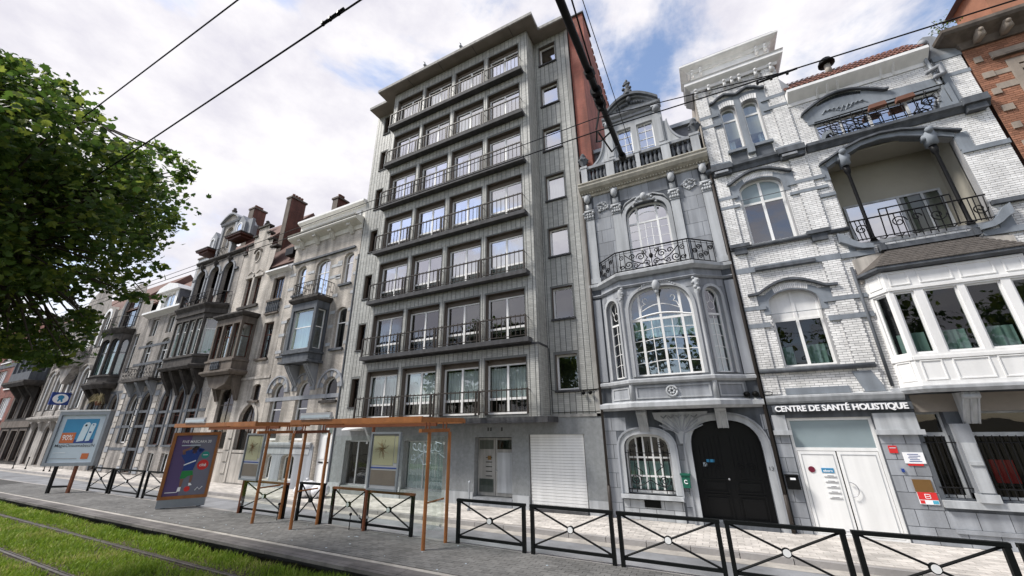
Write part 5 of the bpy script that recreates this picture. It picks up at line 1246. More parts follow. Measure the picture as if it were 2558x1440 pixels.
def ironrail(t, path, z0, z1, m='iron', step=.16, scroll=True):
    q = MB(FY(0))
    for z in (z1, z0+.05): q.tube([(x, y, z) for (x, y) in path], .022, 5)
    o_ = q.obj('balcony_railing', m, t)
    for k in range(len(path)-1):
        (xa, ya), (xb, yb) = path[k], path[k+1]; f, ln = seg((xa, ya), (xb, yb)); n_ = max(2, int(ln/step)); q = MB(f)
        for j in range(n_+1):
            u = ln*j/n_; q.tube([(u, 0, z0), (u, 0, z1)], .012, 4)
        if scroll:
            for j in range(n_): q.tube([(uu, 0, z) for (uu, z) in spiral(ln*(j+.5)/n_, z0+(z1-z0)*(.35+.3*(j % 2)), step*.45, .02, 0, 1.3, 9)], .011, 4)
        q.obj('railing_panel', m, o_)

# ---- cream brick house with bay, next to the grey block
t = hh = thing('cream_brick_house', 'cream brick house with grey bands, boxed bay and small iron balcony', 'house', (-19.4, 13.5, 0))
x0, x1 = -22.38, -16.42
A = lambda a, d, z0, zs, ri, n=8, pw=2.0, point=0: arch(a, d, z0, zs, ri, n, pw, point)
sp = [dict(op=A(-21.72, -20.92, 10.38, 12.0, .3), r=(.68,), sill='bluestone_dark', gm='glass_bright'), dict(op=A(-20.0, -18.76, 9.75, 12.05, .3), c=2, r=(.68,), gm='glass_bright'), dict(op=A(-17.6, -16.82, 10.38, 12.05, .28), r=(.68,), sill='bluestone_dark', gm='glass_bright'),
      dict(op=A(-17.58, -16.76, 6.72, 8.75, .26), r=(.62,), sill='bluestone_dark'), dict(op=A(-22.0, -21.1, 6.72, 8.75, .26), r=(.62,), sill='bluestone_dark'),
      dict(op=A(-21.92, -20.86, 2.2, 4.65, .53), r=(.52,), fw=.09), dict(op=A(-19.78, -18.74, 2.2, 4.65, .53), r=(.52,), fw=.09), dict(op=A(-17.7, -16.68, 4.08, 4.72, .5), sill='sooty_stone', gm='glass_dark'),
      dict(op=A(-17.68, -16.56, .05, 3.05, .5), win=0), dict(op=A(-21.4, -20.85, .35, 1.35, .15), gm='glass_dark', c=2), dict(op=A(-20.02, -19.1, .35, 1.35, .15), gm='glass_dark', c=2)]
facade(t, rect(x0, x1, -.1, 14.2), 'brick_cream', sp)
MB().wall(rect(x0-.01, -17.74, -.08, 2.0), [inset(s['op'], -.05) for s in sp[9:]], -.03, .05).obj('rusticated_base', 'bluestone', t); MB().box(-16.52, x1+.01, -.03, 0, -.08, 2.0).obj('rusticated_base', 'bluestone', t)
MB().sweep([(x0, 0), (-17.9, 0)], [(0, 1.86), (.1, 1.9), (.14, 2.0), (.14, 2.08), (0, 2.1)]).obj('string_course', 'bluestone_pale', t)
MB().box(-22.0, -18.0, -.05, -.005, 1.55, 1.8).obj('carved_frieze', 'bluestone_pale', t)
for s in sp[5:8]:
    op = s['op']; n_ = 9; zsp = op[2][1]; c_ = (op[0][0]+op[1][0])/2; r0 = (op[1][0]-op[0][0])/2
    for k in range(n_):
        a0, a1 = math.pi*(k+.04)/n_, math.pi*(k+.96)/n_; pr = lambda a, e: (c_+(r0+e)*math.cos(a), zsp+(.53+e)*math.sin(a))
        MB().prism([pr(a0, .02), pr(a1, .02), pr(a1, .3), pr(a0, .3)], -.04, 0).obj('voussoir', 'offwhite_stone' if k % 2 else 'bluestone', t)
    MB().strip([(c_+(r0+.4)*math.cos(math.pi*k/12), zsp+(.93)*math.sin(math.pi*k/12)) for k in range(13)], [(c_+(r0+.32)*math.cos(math.pi*k/12), zsp+.85*math.sin(math.pi*k/12)) for k in range(13)], -.1, 0).obj('hood_mould', 'bluestone', t)
bands(t, x0, x1, (4.2,), 'bluestone', .02, .2)
for z in (6.9, 7.9, 8.7, 9.7, 10.8, 11.75): 
    for (a, d) in ((x0, -21.85), (-18.1, -17.72), (-16.7, x1)): MB().box(a, d, -.02, 0, z, z+.17).obj('stone_band', 'bluestone_pale', t)
for (a, d) in ((-20.7, -20.1), (-18.6, -17.72)): bands(t, a, d, (10.9, 11.6), 'bluestone_pale', .02, .17)
MB().box(x0+.2, -16.75, -.12, 0, 12.5, 12.62).obj('lintel_course', 'bluestone_dark', t)
MB().sweep([(x0-.1, 0), (x1, 0)], [(0, 13.7), (.05, 13.7), (.1, 13.95), (.55, 14.1), (.62, 14.18), (.62, 14.3), (.68, 14.36), (0, 14.45)]).obj('cornice', 'cream_paint', t)
for u in (-21.6, -20.2, -18.8, -17.2): console(t, u, 13.5, 14.05, 'cream_paint', .22, .45)
MB().box(x0, x1, .05, .25, 14.4, 15.45).obj('parapet', 'cream_paint', t)
q = MB()
for k in range(9): q.box(x0+.7+k*.57, x0+1.1+k*.57, -.02, .05, 14.6, 15.0)
q.obj('parapet_panel', 'blind', t)
MB().sweep([(x0, .05), (x1+.02, .05)], [(0, 15.3), (.05, 15.3), (.3, 15.45), (.3, 15.58), (0, 15.62)]).obj('parapet_cornice', 'white_paint', t)
boxbay(t, -20.28, -18.2, 12.68, 6.05, 9.4, 'bluestone_dark', [(-20.1, -18.38)], (6.75, 8.95), rows=(.55,), cur=('curtain_teal', 6.8, 8.9))
MB(FY(0)).sweep([(-20.28, YF), (-20.28, 12.68), (-18.2, 12.68), (-18.2, YF)], [(0, 9.35), (.08, 9.38), (.18, 9.52), (.18, 9.62), (0, 9.64)]).obj('balcony_floor', 'sooty_stone', t)
MB(FY(0)).box(-20.4, -18.1, 12.55, YF, 9.58, 9.66).obj('balcony_slab', 'sooty_stone', t)
MB(FY(0)).sweep([(-20.28, YF), (-20.28, 12.68), (-18.2, 12.68), (-18.2, YF)], [(0, 6.0), (.14, 6.0), (.14, 6.1), (.02, 6.14), (.02, 6.45), (.1, 6.5), (.1, 6.58), (0, 6.6)]).obj('bay_base', 'bluestone_dark', t)
ironrail(t, [(-20.35, YF), (-20.35, 12.6), (-18.15, 12.6), (-18.15, YF)], 9.68, 10.55)
for u in (-20.0, -18.5): console(t, u, 4.9, 6.0, 'bluestone', .3, .7)
MB().box(x1-.05, x1+.03, -.05, 0, .1, 12).obj('joint_cover', 'bluestone_dark', t)
dr2 = MB().prism(inset(A(-17.68, -16.56, .05, 3.05, .5), .01), .2, .26).obj('front_door', 'white_paint', t)
for k in range(2):
    for (z0, z1) in ((.3, 1.1), (1.35, 2.35)): MB().box(-17.58+k*.54, -17.14+k*.54, .18, .202, z0, z1).obj('door_panel', 'white_paint', dr2)
    MB().box(-17.5+k*.5, -17.2+k*.5, .17, .2, 1.18, 1.24).obj('letter_slot', 'iron', dr2)
    MB().prism(arch(-17.54+k*.5, -17.22+k*.5, 2.5, 3.05, .25, 6), .17, .205).obj('pane', 'glass_dark', dr2)
body(t, x0, x1, 14.3, 17.9, ridge=17.6); 

# ---- cream stepped-gable house
t = gg = thing('stepped_gable_house', 'cream stone house with small stepped gable and corner oriel', 'house', (-25.4, 13.5, 0))
x0, x1 = -28.36, -22.40
pg = [(x0, -.1), (x1, -.1), (x1, 12.42), (-24.75, 12.42), (-24.95, 12.8), (-24.72, 13.3), (-24.62, 14.3), (-25.25, 14.5), (-25.25, 15.2), (-25.72, 15.2), (-25.72, 15.8), (-26.02, 15.8), (-26.02, 16.45), (-27.2, 16.45), (-27.2, 15.8), (-27.55, 15.8), (-27.55, 15.2), (-28.0, 15.2), (-28.0, 14.55), (x0, 14.5)]
ov = [(-26.62+.24*math.cos(R(a)), 14.15+.38*math.sin(R(a))) for a in range(0, 360, 24)]
sp = [dict(op=rect(-27.25, -26.52, 10.5, 12.5), r=(.7,), fm='red_wood'), dict(op=rect(-26.3, -25.58, 10.5, 12.5), r=(.7,), fm='red_wood'), dict(op=rect(-24.1, -22.98, 10.45, 12.0), gm='glass_dark', fm='dark_wood', c=4), dict(op=ov, gm='glass_dark', fm='brown_stone', sm='offwhite_stone', sw=.1),
      dict(op=rect(-24.1, -23.1, 6.75, 9.0), fm='red_wood', r=(.66,), sill='brown_stone'), dict(op=A(-23.85, -23.1, 4.32, 5.1, .15), fm='dark_wood', gm='glass_dark', sill='brown_stone'), dict(op=A(-24.5, -22.98, .05, 3.3, .7, 8, 2.0, .25), fm='dark_wood', gm='glass_dark', c=2, r=(.72,)), dict(op=A(-27.2, -25.5, 1.7, 4.9, .35), fm='brown_stone', gm='glass_dark', c=2, r=(.7,))]
facade(t, pg, 'brick_cream', sp)
surround(t, sp[6]['op'], .2, 'offwhite_stone', .06)
for (a, d, z) in ((x0-.05, -27.95, 14.55), (-28.05, -27.5, 15.2), (-27.6, -27.15, 15.8), (-27.25, -25.97, 16.45), (-26.07, -25.67, 15.8), (-25.77, -25.2, 15.2), (-25.3, -24.55, 14.5)):
    MB().box(a, d, -.1, .3, z, z+.13).obj('step_coping', 'sooty_stone', t)
MB().lathe([(.12, 16.58), (.2, 16.7), (.1, 16.85), (.14, 16.95), (.03, 17.05)], -26.6, .1, 8).obj('finial', 'sooty_stone', t)
hood(t, [(-27.05, 14.4), (-26.95, 14.6), (-26.62, 14.72), (-26.3, 14.6), (-26.2, 14.4)], 'brown_stone', .1, .08)
MB().box(-26.5, -26.32, -.06, .1, 10.5, 12.7).box(-27.4, -25.4, -.06, 0, 12.52, 12.72).obj('window_surround', 'offwhite_stone', t)
for (a, d) in ((-27.25, -26.52), (-26.3, -25.58)): hood(t, [(a, 12.8), ((a+d)/2, 13.0), (d, 12.8)], 'offwhite_stone', .05, .08)
MB().box(-27.5, -25.3, -.12, 0, 10.3, 10.48).obj('sill', 'sooty_stone', t)
pn = MB().box(-24.2, -22.88, -.16, 0, 10.32, 10.45).obj('window_balustrade', 'brown_stone', t); MB().box(-24.2, -22.88, -.12, 0, 9.5, 9.6).obj('base_rail', 'brown_stone', pn)
for k in range(7): inst(bme, 'baluster', (-24.08+k*.18, YF-.08, 9.62), pn, sc_=(1, 1, 1.08))
MB().sweep([(-24.75, 0), (x1, 0)], [(0, 12.3), (.1, 12.35), (.3, 12.42), (.3, 12.52), (0, 12.55)]).obj('gutter', 'white_paint', t)
q = MB(); q.face([(-24.7, -.1, 12.5), (x1, -.1, 12.5), (x1, 1.1, 14.4), (-24.7, 1.1, 14.4)]); q.obj('slate_slope', 'slate', t)
MB().box(-23.5, -22.7, .0, .8, 13.5, 14.0).obj('roof_hatch', 'iron', t)
boxbay(t, -27.75, -24.95, 12.62, 6.0, 9.55, 'brown_stone', [(-27.6, -26.95), (-26.8, -25.9), (-25.75, -25.1)], (6.9, 9.0), fm='red_wood', rows=(.62,), flo='sooty_stone', cur=('curtain_white', 6.9, 8.2))
MB(FY(0)).sweep([(-27.75, YF), (-27.75, 12.62), (-24.95, 12.62), (-24.95, YF)], [(0, 9.4), (.1, 9.45), (.22, 9.58), (.22, 9.68), (0, 9.75)]).obj('oriel_cornice', 'sooty_stone', t)
MB(FY(0)).sweep([(-27.75, YF), (-27.75, 12.62), (-24.95, 12.62), (-24.95, YF)], [(0, 5.85), (.05, 5.85), (.2, 6.0), (.2, 6.1), (.04, 6.16), (.04, 6.6), (.1, 6.66), (.1, 6.76), (0, 6.8)]).obj('oriel_base', 'brown_stone', t)
ob2 = MB(FY(12.55)).box(-27.0, -26.1, -.02, 0, 6.15, 6.22).obj('oriel_balustrade', 'brown_stone', t)
for k in range(5): inst(bme, 'baluster', (-26.9+k*.18, 12.5, 6.18), ob2, sc_=(1, 1, .75))
MB(FY(0)).prism([(-27.6, 5.85), (-25.1, 5.85), (-25.5, 5.3), (-26.3, 5.05), (-27.1, 5.2)], 12.75, YF).obj('oriel_corbel', 'brown_stone', t)
for u in (-27.3, -25.3): console(t, u, 4.4, 5.8, 'brown_stone', .3, .6)
bands(t, x0, x1, (5.55, 1.55), 'offwhite_stone', .04, .14); MB().box(x0, x1, -.03, 0, -.1, 1.5).obj('plinth', 'offwhite_stone', t)
for z in (.5, 1.1, 1.7, 2.3): MB().box(-25.2, -24.75, -.08, 0, z, z+.5).obj('quoin', 'offwhite_stone', t)
body(t, x0, x1, 13.0, 19.4, ridge=17.6)

# ---- dark arcaded house
t = ff = thing('arcaded_house', 'tall sooty stone house with arcade, wide bay and pedimented dormer', 'house', (-31.5, 13.5, 0))
x0, x1 = -34.72, -28.40
ars = [(-34.35, -33.05), (-32.5, -31.2), (-30.65, -29.32)]
gar = [(-34.25, -33.2), (-32.4, -31.3), (-30.5, -29.4)]
sp = [dict(op=A(a, d, 11.2, 13.82, .62), win=0) for (a, d) in ars]+[dict(op=A(a, d, 1.9, 4.6, .72, 8, 2, .3), fm='red_wood', gm='glass_dark', c=2, r=(.5,), sm='bluestone_dark', sw=.2, sill='bluestone_dark') for (a, d) in gar]+[dict(op=rect(-34.1, -33.3, .2, 1.4), gm='glass_dark', c=2), dict(op=rect(-32.3, -31.4, .2, 1.4), gm='glass_dark', c=2)]
facade(t, rect(x0, x1, -.1, 15.1), 'brick_whiteish', sp)
for (a, d) in ars:
    surround(t, A(a, d, 12.0, 13.82, .62), .14, 'bluestone', .08); MB().box(a, d, .5, .55, 11.2, 14.4).obj('arcade_back', 'dark_wood', t)
    window(t, F0, rect(a+.25, d-.2, 11.3, 13.3), .4, .07, fm='red_wood', gm='glass'); console(t, (a+d)/2, 14.4, 14.85, 'sooty_stone', .2, .25)
for u in (-34.6, -32.78, -30.92, -29.0): MB().box(u-.2, u+.24, -.1, 0, 13.65, 13.82).obj('impost', 'bluestone_dark', t)
MB().sweep([(x0, 0), (x1, 0)], [(0, 15.0), (.1, 15.0), (.2, 15.12), (.2, 15.22), (0, 15.26)]).obj('cornice', 'sooty_stone', t)
bands(t, x0, x1, (3.0, 3.9), 'bluestone_dark', .02, .16)
cp = [(-34.3, 0), (-33.35, -.88), (-29.65, -.88), (-28.75, 0)]
for k in range(3):
    P_, Q_ = cp[k], cp[k+1]; f, ln = seg((P_[0], YF+P_[1]), (Q_[0], YF+Q_[1])); n_ = 4 if k == 1 else 1
    facade(t, rect(0, ln, 6.75, 10.35), 'sooty_stone', [dict(op=rect(.12+j*(ln-.1)/n_, (j+1)*(ln-.1)/n_, 7.5, 9.95), r=(.7,), c=2 if k == 1 else 1, fw=.08, bar=.06, cur=('curtain_teal', 7.5, 9.2)) for j in range(n_)], f, 0, .12, 'bay_front')
MB().plan(cp, 6.7, 6.76).obj('bay_floor', 'sooty_stone', t)
MB().sweep(cp, [(-.02, 6.55), (.1, 6.55), (.22, 6.7), (.22, 6.8), (.04, 6.86), (.04, 7.25), (.12, 7.32), (.12, 7.42), (-.02, 7.45)]).obj('bay_base', 'sooty_stone', t)
MB().sweep(cp, [(-.02, 10.25), (.08, 10.28), (.08, 10.6), (.2, 10.75), (.26, 10.85), (.26, 10.95), (-.02, 10.97)]).obj('bay_cornice', 'sooty_stone', t); MB().plan(cp, 10.86, 10.96).obj('balcony_floor', 'sooty_stone', t)
for u in (-33.5, -32.35, -31.0, -29.6): console(t, u, 5.0, 6.6, 'sooty_stone', .32, .8)
ironrail(t, [(cp[0][0], YF), (cp[1][0], YF+cp[1][1]), (cp[2][0], YF+cp[2][1]), (cp[3][0], YF)], 10.98, 11.9, step=.2)
for (u, ww) in cp[1:3]: MB().box(u-.1, u+.1, ww-.1, ww+.1, 10.97, 12.0).obj('railing_pier', 'sooty_stone', t)
# dormer with segmental pediment
da = A(-32.05, -31.0, 15.9, 17.3, .5)
MB().wall(rect(-32.55, -30.5, 15.26, 18.2), [da], .05, .3).obj('dormer_wall', 'offwhite_stone', t); window(t, F0, da, .25, .06, (-31.52,), (17.2,), gm='glass_bright')
for u in (-32.55, -30.75): MB().box(u, u+.25, -.05, .3, 15.3, 18.0).obj('dormer_pilaster', 'bluestone', t)
MB().sweep([(-32.7, .05), (-30.35, .05), (-30.35, 1.5)], [(0, 17.95), (.15, 18.05), (.2, 18.2), (0, 18.25)]).obj('entablature', 'bluestone', t)
tp = [(-32.75+2.45*k/10, 18.22+.62*math.sin(math.pi*k/10)) for k in range(11)]
MB().prism(tp, .0, 1.2).obj('pediment', 'offwhite_stone', t); MB().strip([(u, z+.14) for (u, z) in tp], tp, -.2, 1.2).obj('pediment_moulding', 'bluestone', t)
MB().lathe([(.2, 18.95), (.12, 19.05), (.2, 19.2), (.1, 19.35), (.12, 19.45), (.02, 19.5)], -31.5, .0, 8).obj('finial', 'sooty_stone', t)
for (a, d, z) in ((-30.75, -28.7, 16.35), (-34.6, -32.9, 16.0)):
    MB().box(a, d, -.5, .4, z, z+.1).box(a+.2, d-.2, -.35, .4, z-.16, z).obj('projecting_eaves', 'red_wood', t); MB().box(a-.04, d+.04, -.54, .4, z+.101, z+.2).obj('eaves_gutter', 'sooty_stone', t)
MB().box(-30.5, -28.7, .1, .3, 16.6, 17.9).prism([(-30.4, 16.6), (-29.2, 16.6), (-29.2, 17.6), (-29.8, 18.3), (-30.4, 17.6)], -.1, .8).obj('side_dormer', 'bluestone', t)
MB().ring(A(-30.15, -29.45, 16.7, 17.3, .35), inset(A(-30.15, -29.45, 16.7, 17.3, .35), .08), -.16, -.1).obj('side_dormer_frame', 'white_paint', t); MB().prism(inset(A(-30.15, -29.45, 16.7, 17.3, .35), .08), -.13, -.12).obj('pane', 'glass_bright', t)
MB().prism([(-33.9, 16.2), (-32.9, 16.2), (-32.9, 17.2), (-33.4, 17.8), (-33.9, 17.2)], -.05, .8).obj('side_dormer', 'bluestone', t); MB().ring(A(-33.75, -33.1, 16.3, 16.9, .3), inset(A(-33.75, -33.1, 16.3, 16.9, .3), .08), -.12, -.05).obj('side_dormer_frame', 'white_paint', t)
ironrail(t, [(-32.6, YF-.05), (-31.2, YF-.05)], 15.3, 16.0, step=.22)
body(t, x0, x1, 15.0, 20.6)

# ---- narrow house with iron balcony and white dormer
t = thing('white_dormer_house', 'narrow banded brick house with iron balcony and white mansard dormer', 'house', (-37.7, 13.5, 0))
x0, x1 = -40.7, -34.76
sp = [dict(op=A(-39.6, -38.4, 6.4, 9.2, .3), c=2, r=(.7,), gm='glass'), dict(op=A(-37.0, -35.8, 6.4, 9.2, .3), c=2, r=(.7,)), dict(op=A(-39.2, -37.9, 2.0, 4.6, .7, 8, 2, .2), gm='glass_dark', c=2, r=(.6,), sm='bluestone_dark', sw=.2), dict(op=A(-37.2, -35.9, .1, 4.6, .7, 8, 2, .2), gm='glass_dark', fm='dark_wood', c=2, r=(.6,), sm='bluestone_dark', sw=.2), dict(op=rect(-39.6, -38.6, 9.9, 11.3), c=2), dict(op=rect(-37.0, -36.0, 9.9, 11.3), c=2)]
facade(t, rect(x0, x1, -.1, 11.6), 'brick_whiteish', sp)
bands(t, x0, x1, (1.5, 3.0, 4.0, 5.9, 7.6, 9.0), 'bluestone_dark', .02, .18)
for u in (-40.5, -37.6, -35.2):
    for k in range(14): MB().box(u-.28, u+.3, -.05, 0, .1+k*.42, .46+k*.42).obj('rusticated_block', 'offwhite_stone' if k % 3 else 'bluestone', t)
MB().sweep([(x0, 0), (x1, 0)], [(0, 11.5), (.1, 11.55), (.5, 11.72), (.5, 11.86), (0, 11.9)]).obj('gutter_cornice', 'white_paint', t)
f = FY(YF-.1)
facade(t, [(-39.6, 11.9), (-36.2, 11.9), (-36.5, 13.5), (-39.3, 13.5)], 'white_paint', [dict(op=rect(-38.9, -36.9, 12.0, 13.3), c=2, gm='glass')], f, 0, .2, 'dormer_front')
MB(f).prism([(-39.7, 13.45), (-36.1, 13.45), (-36.5, 13.85), (-37.9, 14.15), (-39.3, 13.85)], -.25, 1.6).obj('dormer_pediment', 'white_paint', t)
MB(f).box(-36.5, -36.3, .0, 1.5, 11.9, 13.45).obj('dormer_cheek', 'slate', t)
q = MB(); q.face([(x0, .1, 11.85), (x1, .1, 11.85), (x1, 1.2, 14.2), (x0, 1.2, 14.2)]); q.obj('mansard', 'slate', t)
MB(FY(0)).box(-39.9, -35.3, 12.72, YF, 6.2, 6.38).obj('balcony_slab', 'sooty_stone', t); ironrail(t, [(-39.8, YF), (-39.8, 12.8), (-35.4, 12.8), (-35.4, YF)], 6.4, 7.3, step=.22)
for u in (-39.3, -37.6, -35.9): console(t, u, 5.2, 6.2, 'bluestone', .3, .6)
body(t, x0, x1, 12.0, 17.4)

# ---- house with dark bow window
t = thing('bow_window_house', 'sooty house with dark bow window and curved balcony above it', 'house', (-44, 13.5, 0))
x0, x1 = -47.45, -40.74
sp = [dict(op=A(-46.6, -45.3, .9, 4.6, .8, 8, 2, .2), gm='glass_dark', fm='dark_wood', c=2, sm='bluestone_dark', sw=.2), dict(op=A(-44.6, -43.3, .9, 4.6, .8, 8, 2, .2), gm='glass_dark', fm='dark_wood', c=2, sm='bluestone_dark', sw=.2), dict(op=A(-42.5, -41.3, .1, 4.6, .8, 8, 2, .2), gm='glass_dark', fm='dark_wood', c=2, sm='bluestone_dark', sw=.2), dict(op=rect(-42.3, -41.3, 7.2, 10.4), c=2, r=(.7,)), dict(op=A(-46, -43.2, 11.3, 13.2, 1.2), gm='glass_dark', fm='dark_wood', c=3, r=(.6,), sm='bluestone_dark', sw=.25)]
facade(t, [(x0, -.1), (x1, -.1), (x1, 13.2), (-42.4, 13.4), (-43, 14.8), (-44.6, 15.4), (-46.2, 14.8), (-46.8, 13.4), (x0, 13.2)], 'brick_whiteish', sp)
bow = [(-44.6+2.1*math.cos(R(a)), -.95*math.sin(R(a))**.7) for a in (180, 150, 115, 65, 30, 0)]; bow = [(u, -abs(ww)) for (u, ww) in bow]
for k in range(5):
    P_, Q_ = bow[k], bow[k+1]; f, ln = seg((P_[0], YF+P_[1]), (Q_[0], YF+Q_[1]))
    facade(t, rect(0, ln, 6.3, 10.9), 'sooty_stone', [dict(op=A(.1, ln-.1, 7.1, 9.7, .35), r=(.62,), fm='bluestone_dark', cur=('curtain_teal', 7.1, 8.8))], f, 0, .12, 'bow_front')
MB().plan(bow, 6.25, 6.31).obj('bow_floor', 'sooty_stone', t)
MB().sweep(bow, [(-.02, 6.0), (.1, 6.0), (.3, 6.3), (.3, 6.45), (.05, 6.5), (.05, 6.85), (.14, 6.95), (-.02, 7.0)]).obj('bow_base', 'sooty_stone', t)
MB().sweep(bow, [(-.02, 10.5), (.06, 10.5), (.2, 10.75), (.25, 10.9), (-.02, 10.95)]).obj('bow_cornice', 'sooty_stone', t); MB().plan(bow, 10.85, 10.93).obj('balcony_floor', 'sooty_stone', t)
ironrail(t, [(u, YF+ww) for (u, ww) in bow], 10.95, 12.0, step=.25, scroll=False)
for u in (-45.9, -44.6, -43.2): console(t, u, 4.9, 6.1, 'sooty_stone', .35, .8)
bands(t, x0, x1, (3.2, 5.6), 'bluestone_dark', .02, .18)
body(t, x0, x1, 13.0, 17.6)

# ---- white ornate house
t = thing('white_ornate_house', 'white painted ornate house with round-headed windows and curved balcony', 'house', (-53, 13.5, 0))
x0, x1 = -58.4, -47.5
sp = [dict(op=A(a, d, 4.75, 7.4, .8), c=2, r=(.45,), sm='white_paint', sw=.2) for (a, d) in ((-57.8, -56.6), (-55.9, -54.4), (-52.6, -51.0), (-50.2, -48.8))]+[dict(op=A(a, d, 10.1, 12.6, .9), c=2, r=(.6,), sm='white_paint', sw=.25) for (a, d) in ((-57.5, -56.2), (-53.8, -51.8), (-50, -48.7))]+[dict(op=A(a, d, .1, 2.9, .5), gm='glass_dark', fm='dark_wood', c=2) for (a, d) in ((-57.6, -56.2), (-54.6, -53.2), (-52.4, -51.4), (-50.2, -48.6))]
facade(t, [(x0, -.1), (x1, -.1), (x1, 13.6), (-49.5, 14), (-50.5, 15.6), (-53, 16.6), (-55.4, 15.6), (-56.5, 14), (x0, 13.6)], 'weathered_white', sp)
for u in (-58.2, -56.3, -53.5, -50.6, -47.8): MB().box(u-.2, u+.2, -.16, 0, 4.3, 13.4).obj('pilaster', 'weathered_white', t)
bw2 = [(-54.6, 0), (-53.9, -.9), (-51.4, -.9), (-50.6, 0)]
MB().sweep(bw2, [(-.05, 8.4), (.02, 8.4), (.3, 8.8), (.3, 8.95), (.1, 9.0), (.1, 9.7), (.2, 9.8), (-.05, 9.85)]).obj('curved_balcony', 'weathered_white', t); MB().plan(bw2, 8.4, 9.2).obj('balcony_floor', 'weathered_white', t)
MB().prism([(-54.2, 8.4), (-51, 8.4), (-52, 7.4), (-52.6, 6.9), (-53.2, 7.4)], -.6, 0).obj('balcony_corbel', 'weathered_white', t)
ironrail(t, [(-50.6, YF), (-50.6, 12.9), (-48.2, 12.9), (-48.2, YF)], 8.9, 9.9, step=.25)
MB().sweep([(x0, 0), (x1, 0)], [(0, 3.6), (.2, 3.7), (.5, 3.95), (.5, 4.1), (.1, 4.2), (.1, 4.6), (0, 4.65)]).obj('string_course', 'weathered_white', t)
for u in (-57, -55, -52.5, -50.6): console(t, u, 2.9, 3.7, 'weathered_white', .4, .4)
for s in sp[:4]: hood(t, [(s['op'][0][0]-.3, 7.9), (s['op'][0][0], 8.3), ((s['op'][0][0]+s['op'][1][0])/2, 8.5), (s['op'][1][0], 8.3), (s['op'][1][0]+.3, 7.9)], 'weathered_white', .2, .12)
body(t, x0, x1, 13.4, 18.5)
# projecting sign
sg = thing('hanging_sign', 'dark square sign with white oval and blue emblem on the white ornate house', 'sign', (-50.3, 12.7, 5))
f = Fr(-50.25, 12.1, -.16, .98); sgp = lambda pts: [(u*.64, 5.0+(z-5.9)*.8) for (u, z) in pts]
MB(f).box(0, 1.22, 0, .12, 5.0, 6.04).obj('board', 'ink_navy', sg); el = [(.95+.78*math.cos(R(a)), 6.55+.5*math.sin(R(a))) for a in range(0, 360, 20)]
MB(f).prism(sgp(el), -.02, 0).obj('white_oval', 'ink_white', sg)
MB(f).prism(sgp([(.7, 6.85), (.95, 6.92), (1.2, 6.85), (1.28, 6.65), (1.15, 6.5), (1.22, 6.25), (1.08, 6.2), (.98, 6.42), (.9, 6.42), (.78, 6.22), (.68, 6.3), (.75, 6.55), (.62, 6.68)]), -.04, -.02).obj('emblem', 'ink_blue', sg)
MB().tube([(-50.5, 0, 5.9), (-50.42, -.4, 5.9)], .04).obj('bracket', 'iron', sg)

# ---- dark stone house and red brick houses at the far left
t = thing('dark_stone_house', 'dark stone house with slatted oriel at the far left', 'house', (-63, 13.5, 0))
x0, x1 = -67.0, -58.45
facade(t, rect(x0, x1, -.1, 13.8), 'sooty_stone', [dict(op=A(a, a+1.6, 4.2, 6.6, .6), gm='glass_dark', fm='dark_wood', c=2, sm='brown_stone', sw=.2) for a in (-66.3, -63.4, -60.9)]+[dict(op=rect(a, a+1.7, .3, 3.0), gm='glass_dark', fm='dark_wood', c=2, sm='brown_stone', sw=.2) for a in (-66, -63.2, -60.8)])
boxbay(t, -65.8, -59.8, 12.4, 7.6, 12.2, 'bluestone_dark', [(-65.5+k*1.45, -64.3+k*1.45) for k in range(4)], (8.6, 11.6), fm='bluestone', gm='glass_dark')
MB(FY(0)).sweep([(-65.8, YF), (-65.8, 12.4), (-59.8, 12.4), (-59.8, YF)], [(0, 7.2), (.1, 7.2), (.3, 7.5), (.3, 7.7), (0, 7.75)]).obj('oriel_base', 'sooty_stone', t)
for u in (-65, -62.8, -60.6): console(t, u, 5.8, 7.4, 'sooty_stone', .4, 1.0)
MB().box(x0, x1, -.15, 0, 3.3, 3.9).obj('stone_band', 'brown_stone', t); body(t, x0, x1, 13.6, 18.5)
t = thing('red_brick_house', 'plain red brick house with white slatted windows at the left edge', 'house', (-73, 13.5, 0))
x0, x1 = -84, -67.05
facade(t, rect(x0, x1, -.1, 15), 'brick_far_red', [dict(op=rect(a, a+3.4, z, z+2.3), c=5, fw=.1, bar=.12, sill='white_paint') for a in (-71.6, -77, -82) for z in (4.2, 7.5, 10.8)]+[dict(op=rect(-71.6, -68.2, .3, 2.8), c=2, gm='glass_dark')])
MB().box(x0, x1, -.05, 0, 10.1, 10.6).obj('panel_band', 'bluestone_dark', t); body(t, x0, x1, 15, 17)
for k, (xa, xb, m_, h_, lab) in enumerate(((-98, -84.1, 'brown_stone', 14, 'brown stone house behind the tree at the left edge'), (-115, -98.1, 'brick_far_red', 16, 'far red house at the left end of the street'))):
    t = thing('far_house', lab, 'house', ((xa+xb)/2, 13.5, 0)); facade(t, rect(xa, xb, -.1, h_), m_, [dict(op=rect(xa+1.2+j*4.2, xa+3.6+j*4.2, z, z+2.3), c=2, r=(.6,)) for j in range(3) for z in (1, 5, 9)]); body(t, xa, xb, h_, h_+3)
chimney(-33.6, -32.85, 15.5, 16.5, 15, 21.0, 4, 'brick chimney behind the dormer of the arcaded house', 'brick_brownred', 'brown_stone')
chimney(-27.3, -26.75, 15.0, 16.2, 13, 19.9, 4, 'tall brick chimney wall over the stepped gable house', 'brick_brownred', 'brown_stone')
chimney(-21.7, -21.15, 15.0, 15.8, 14, 18.1, 4, 'brick chimney with pots behind the white parapet', 'brick_brownred', 'brown_stone')
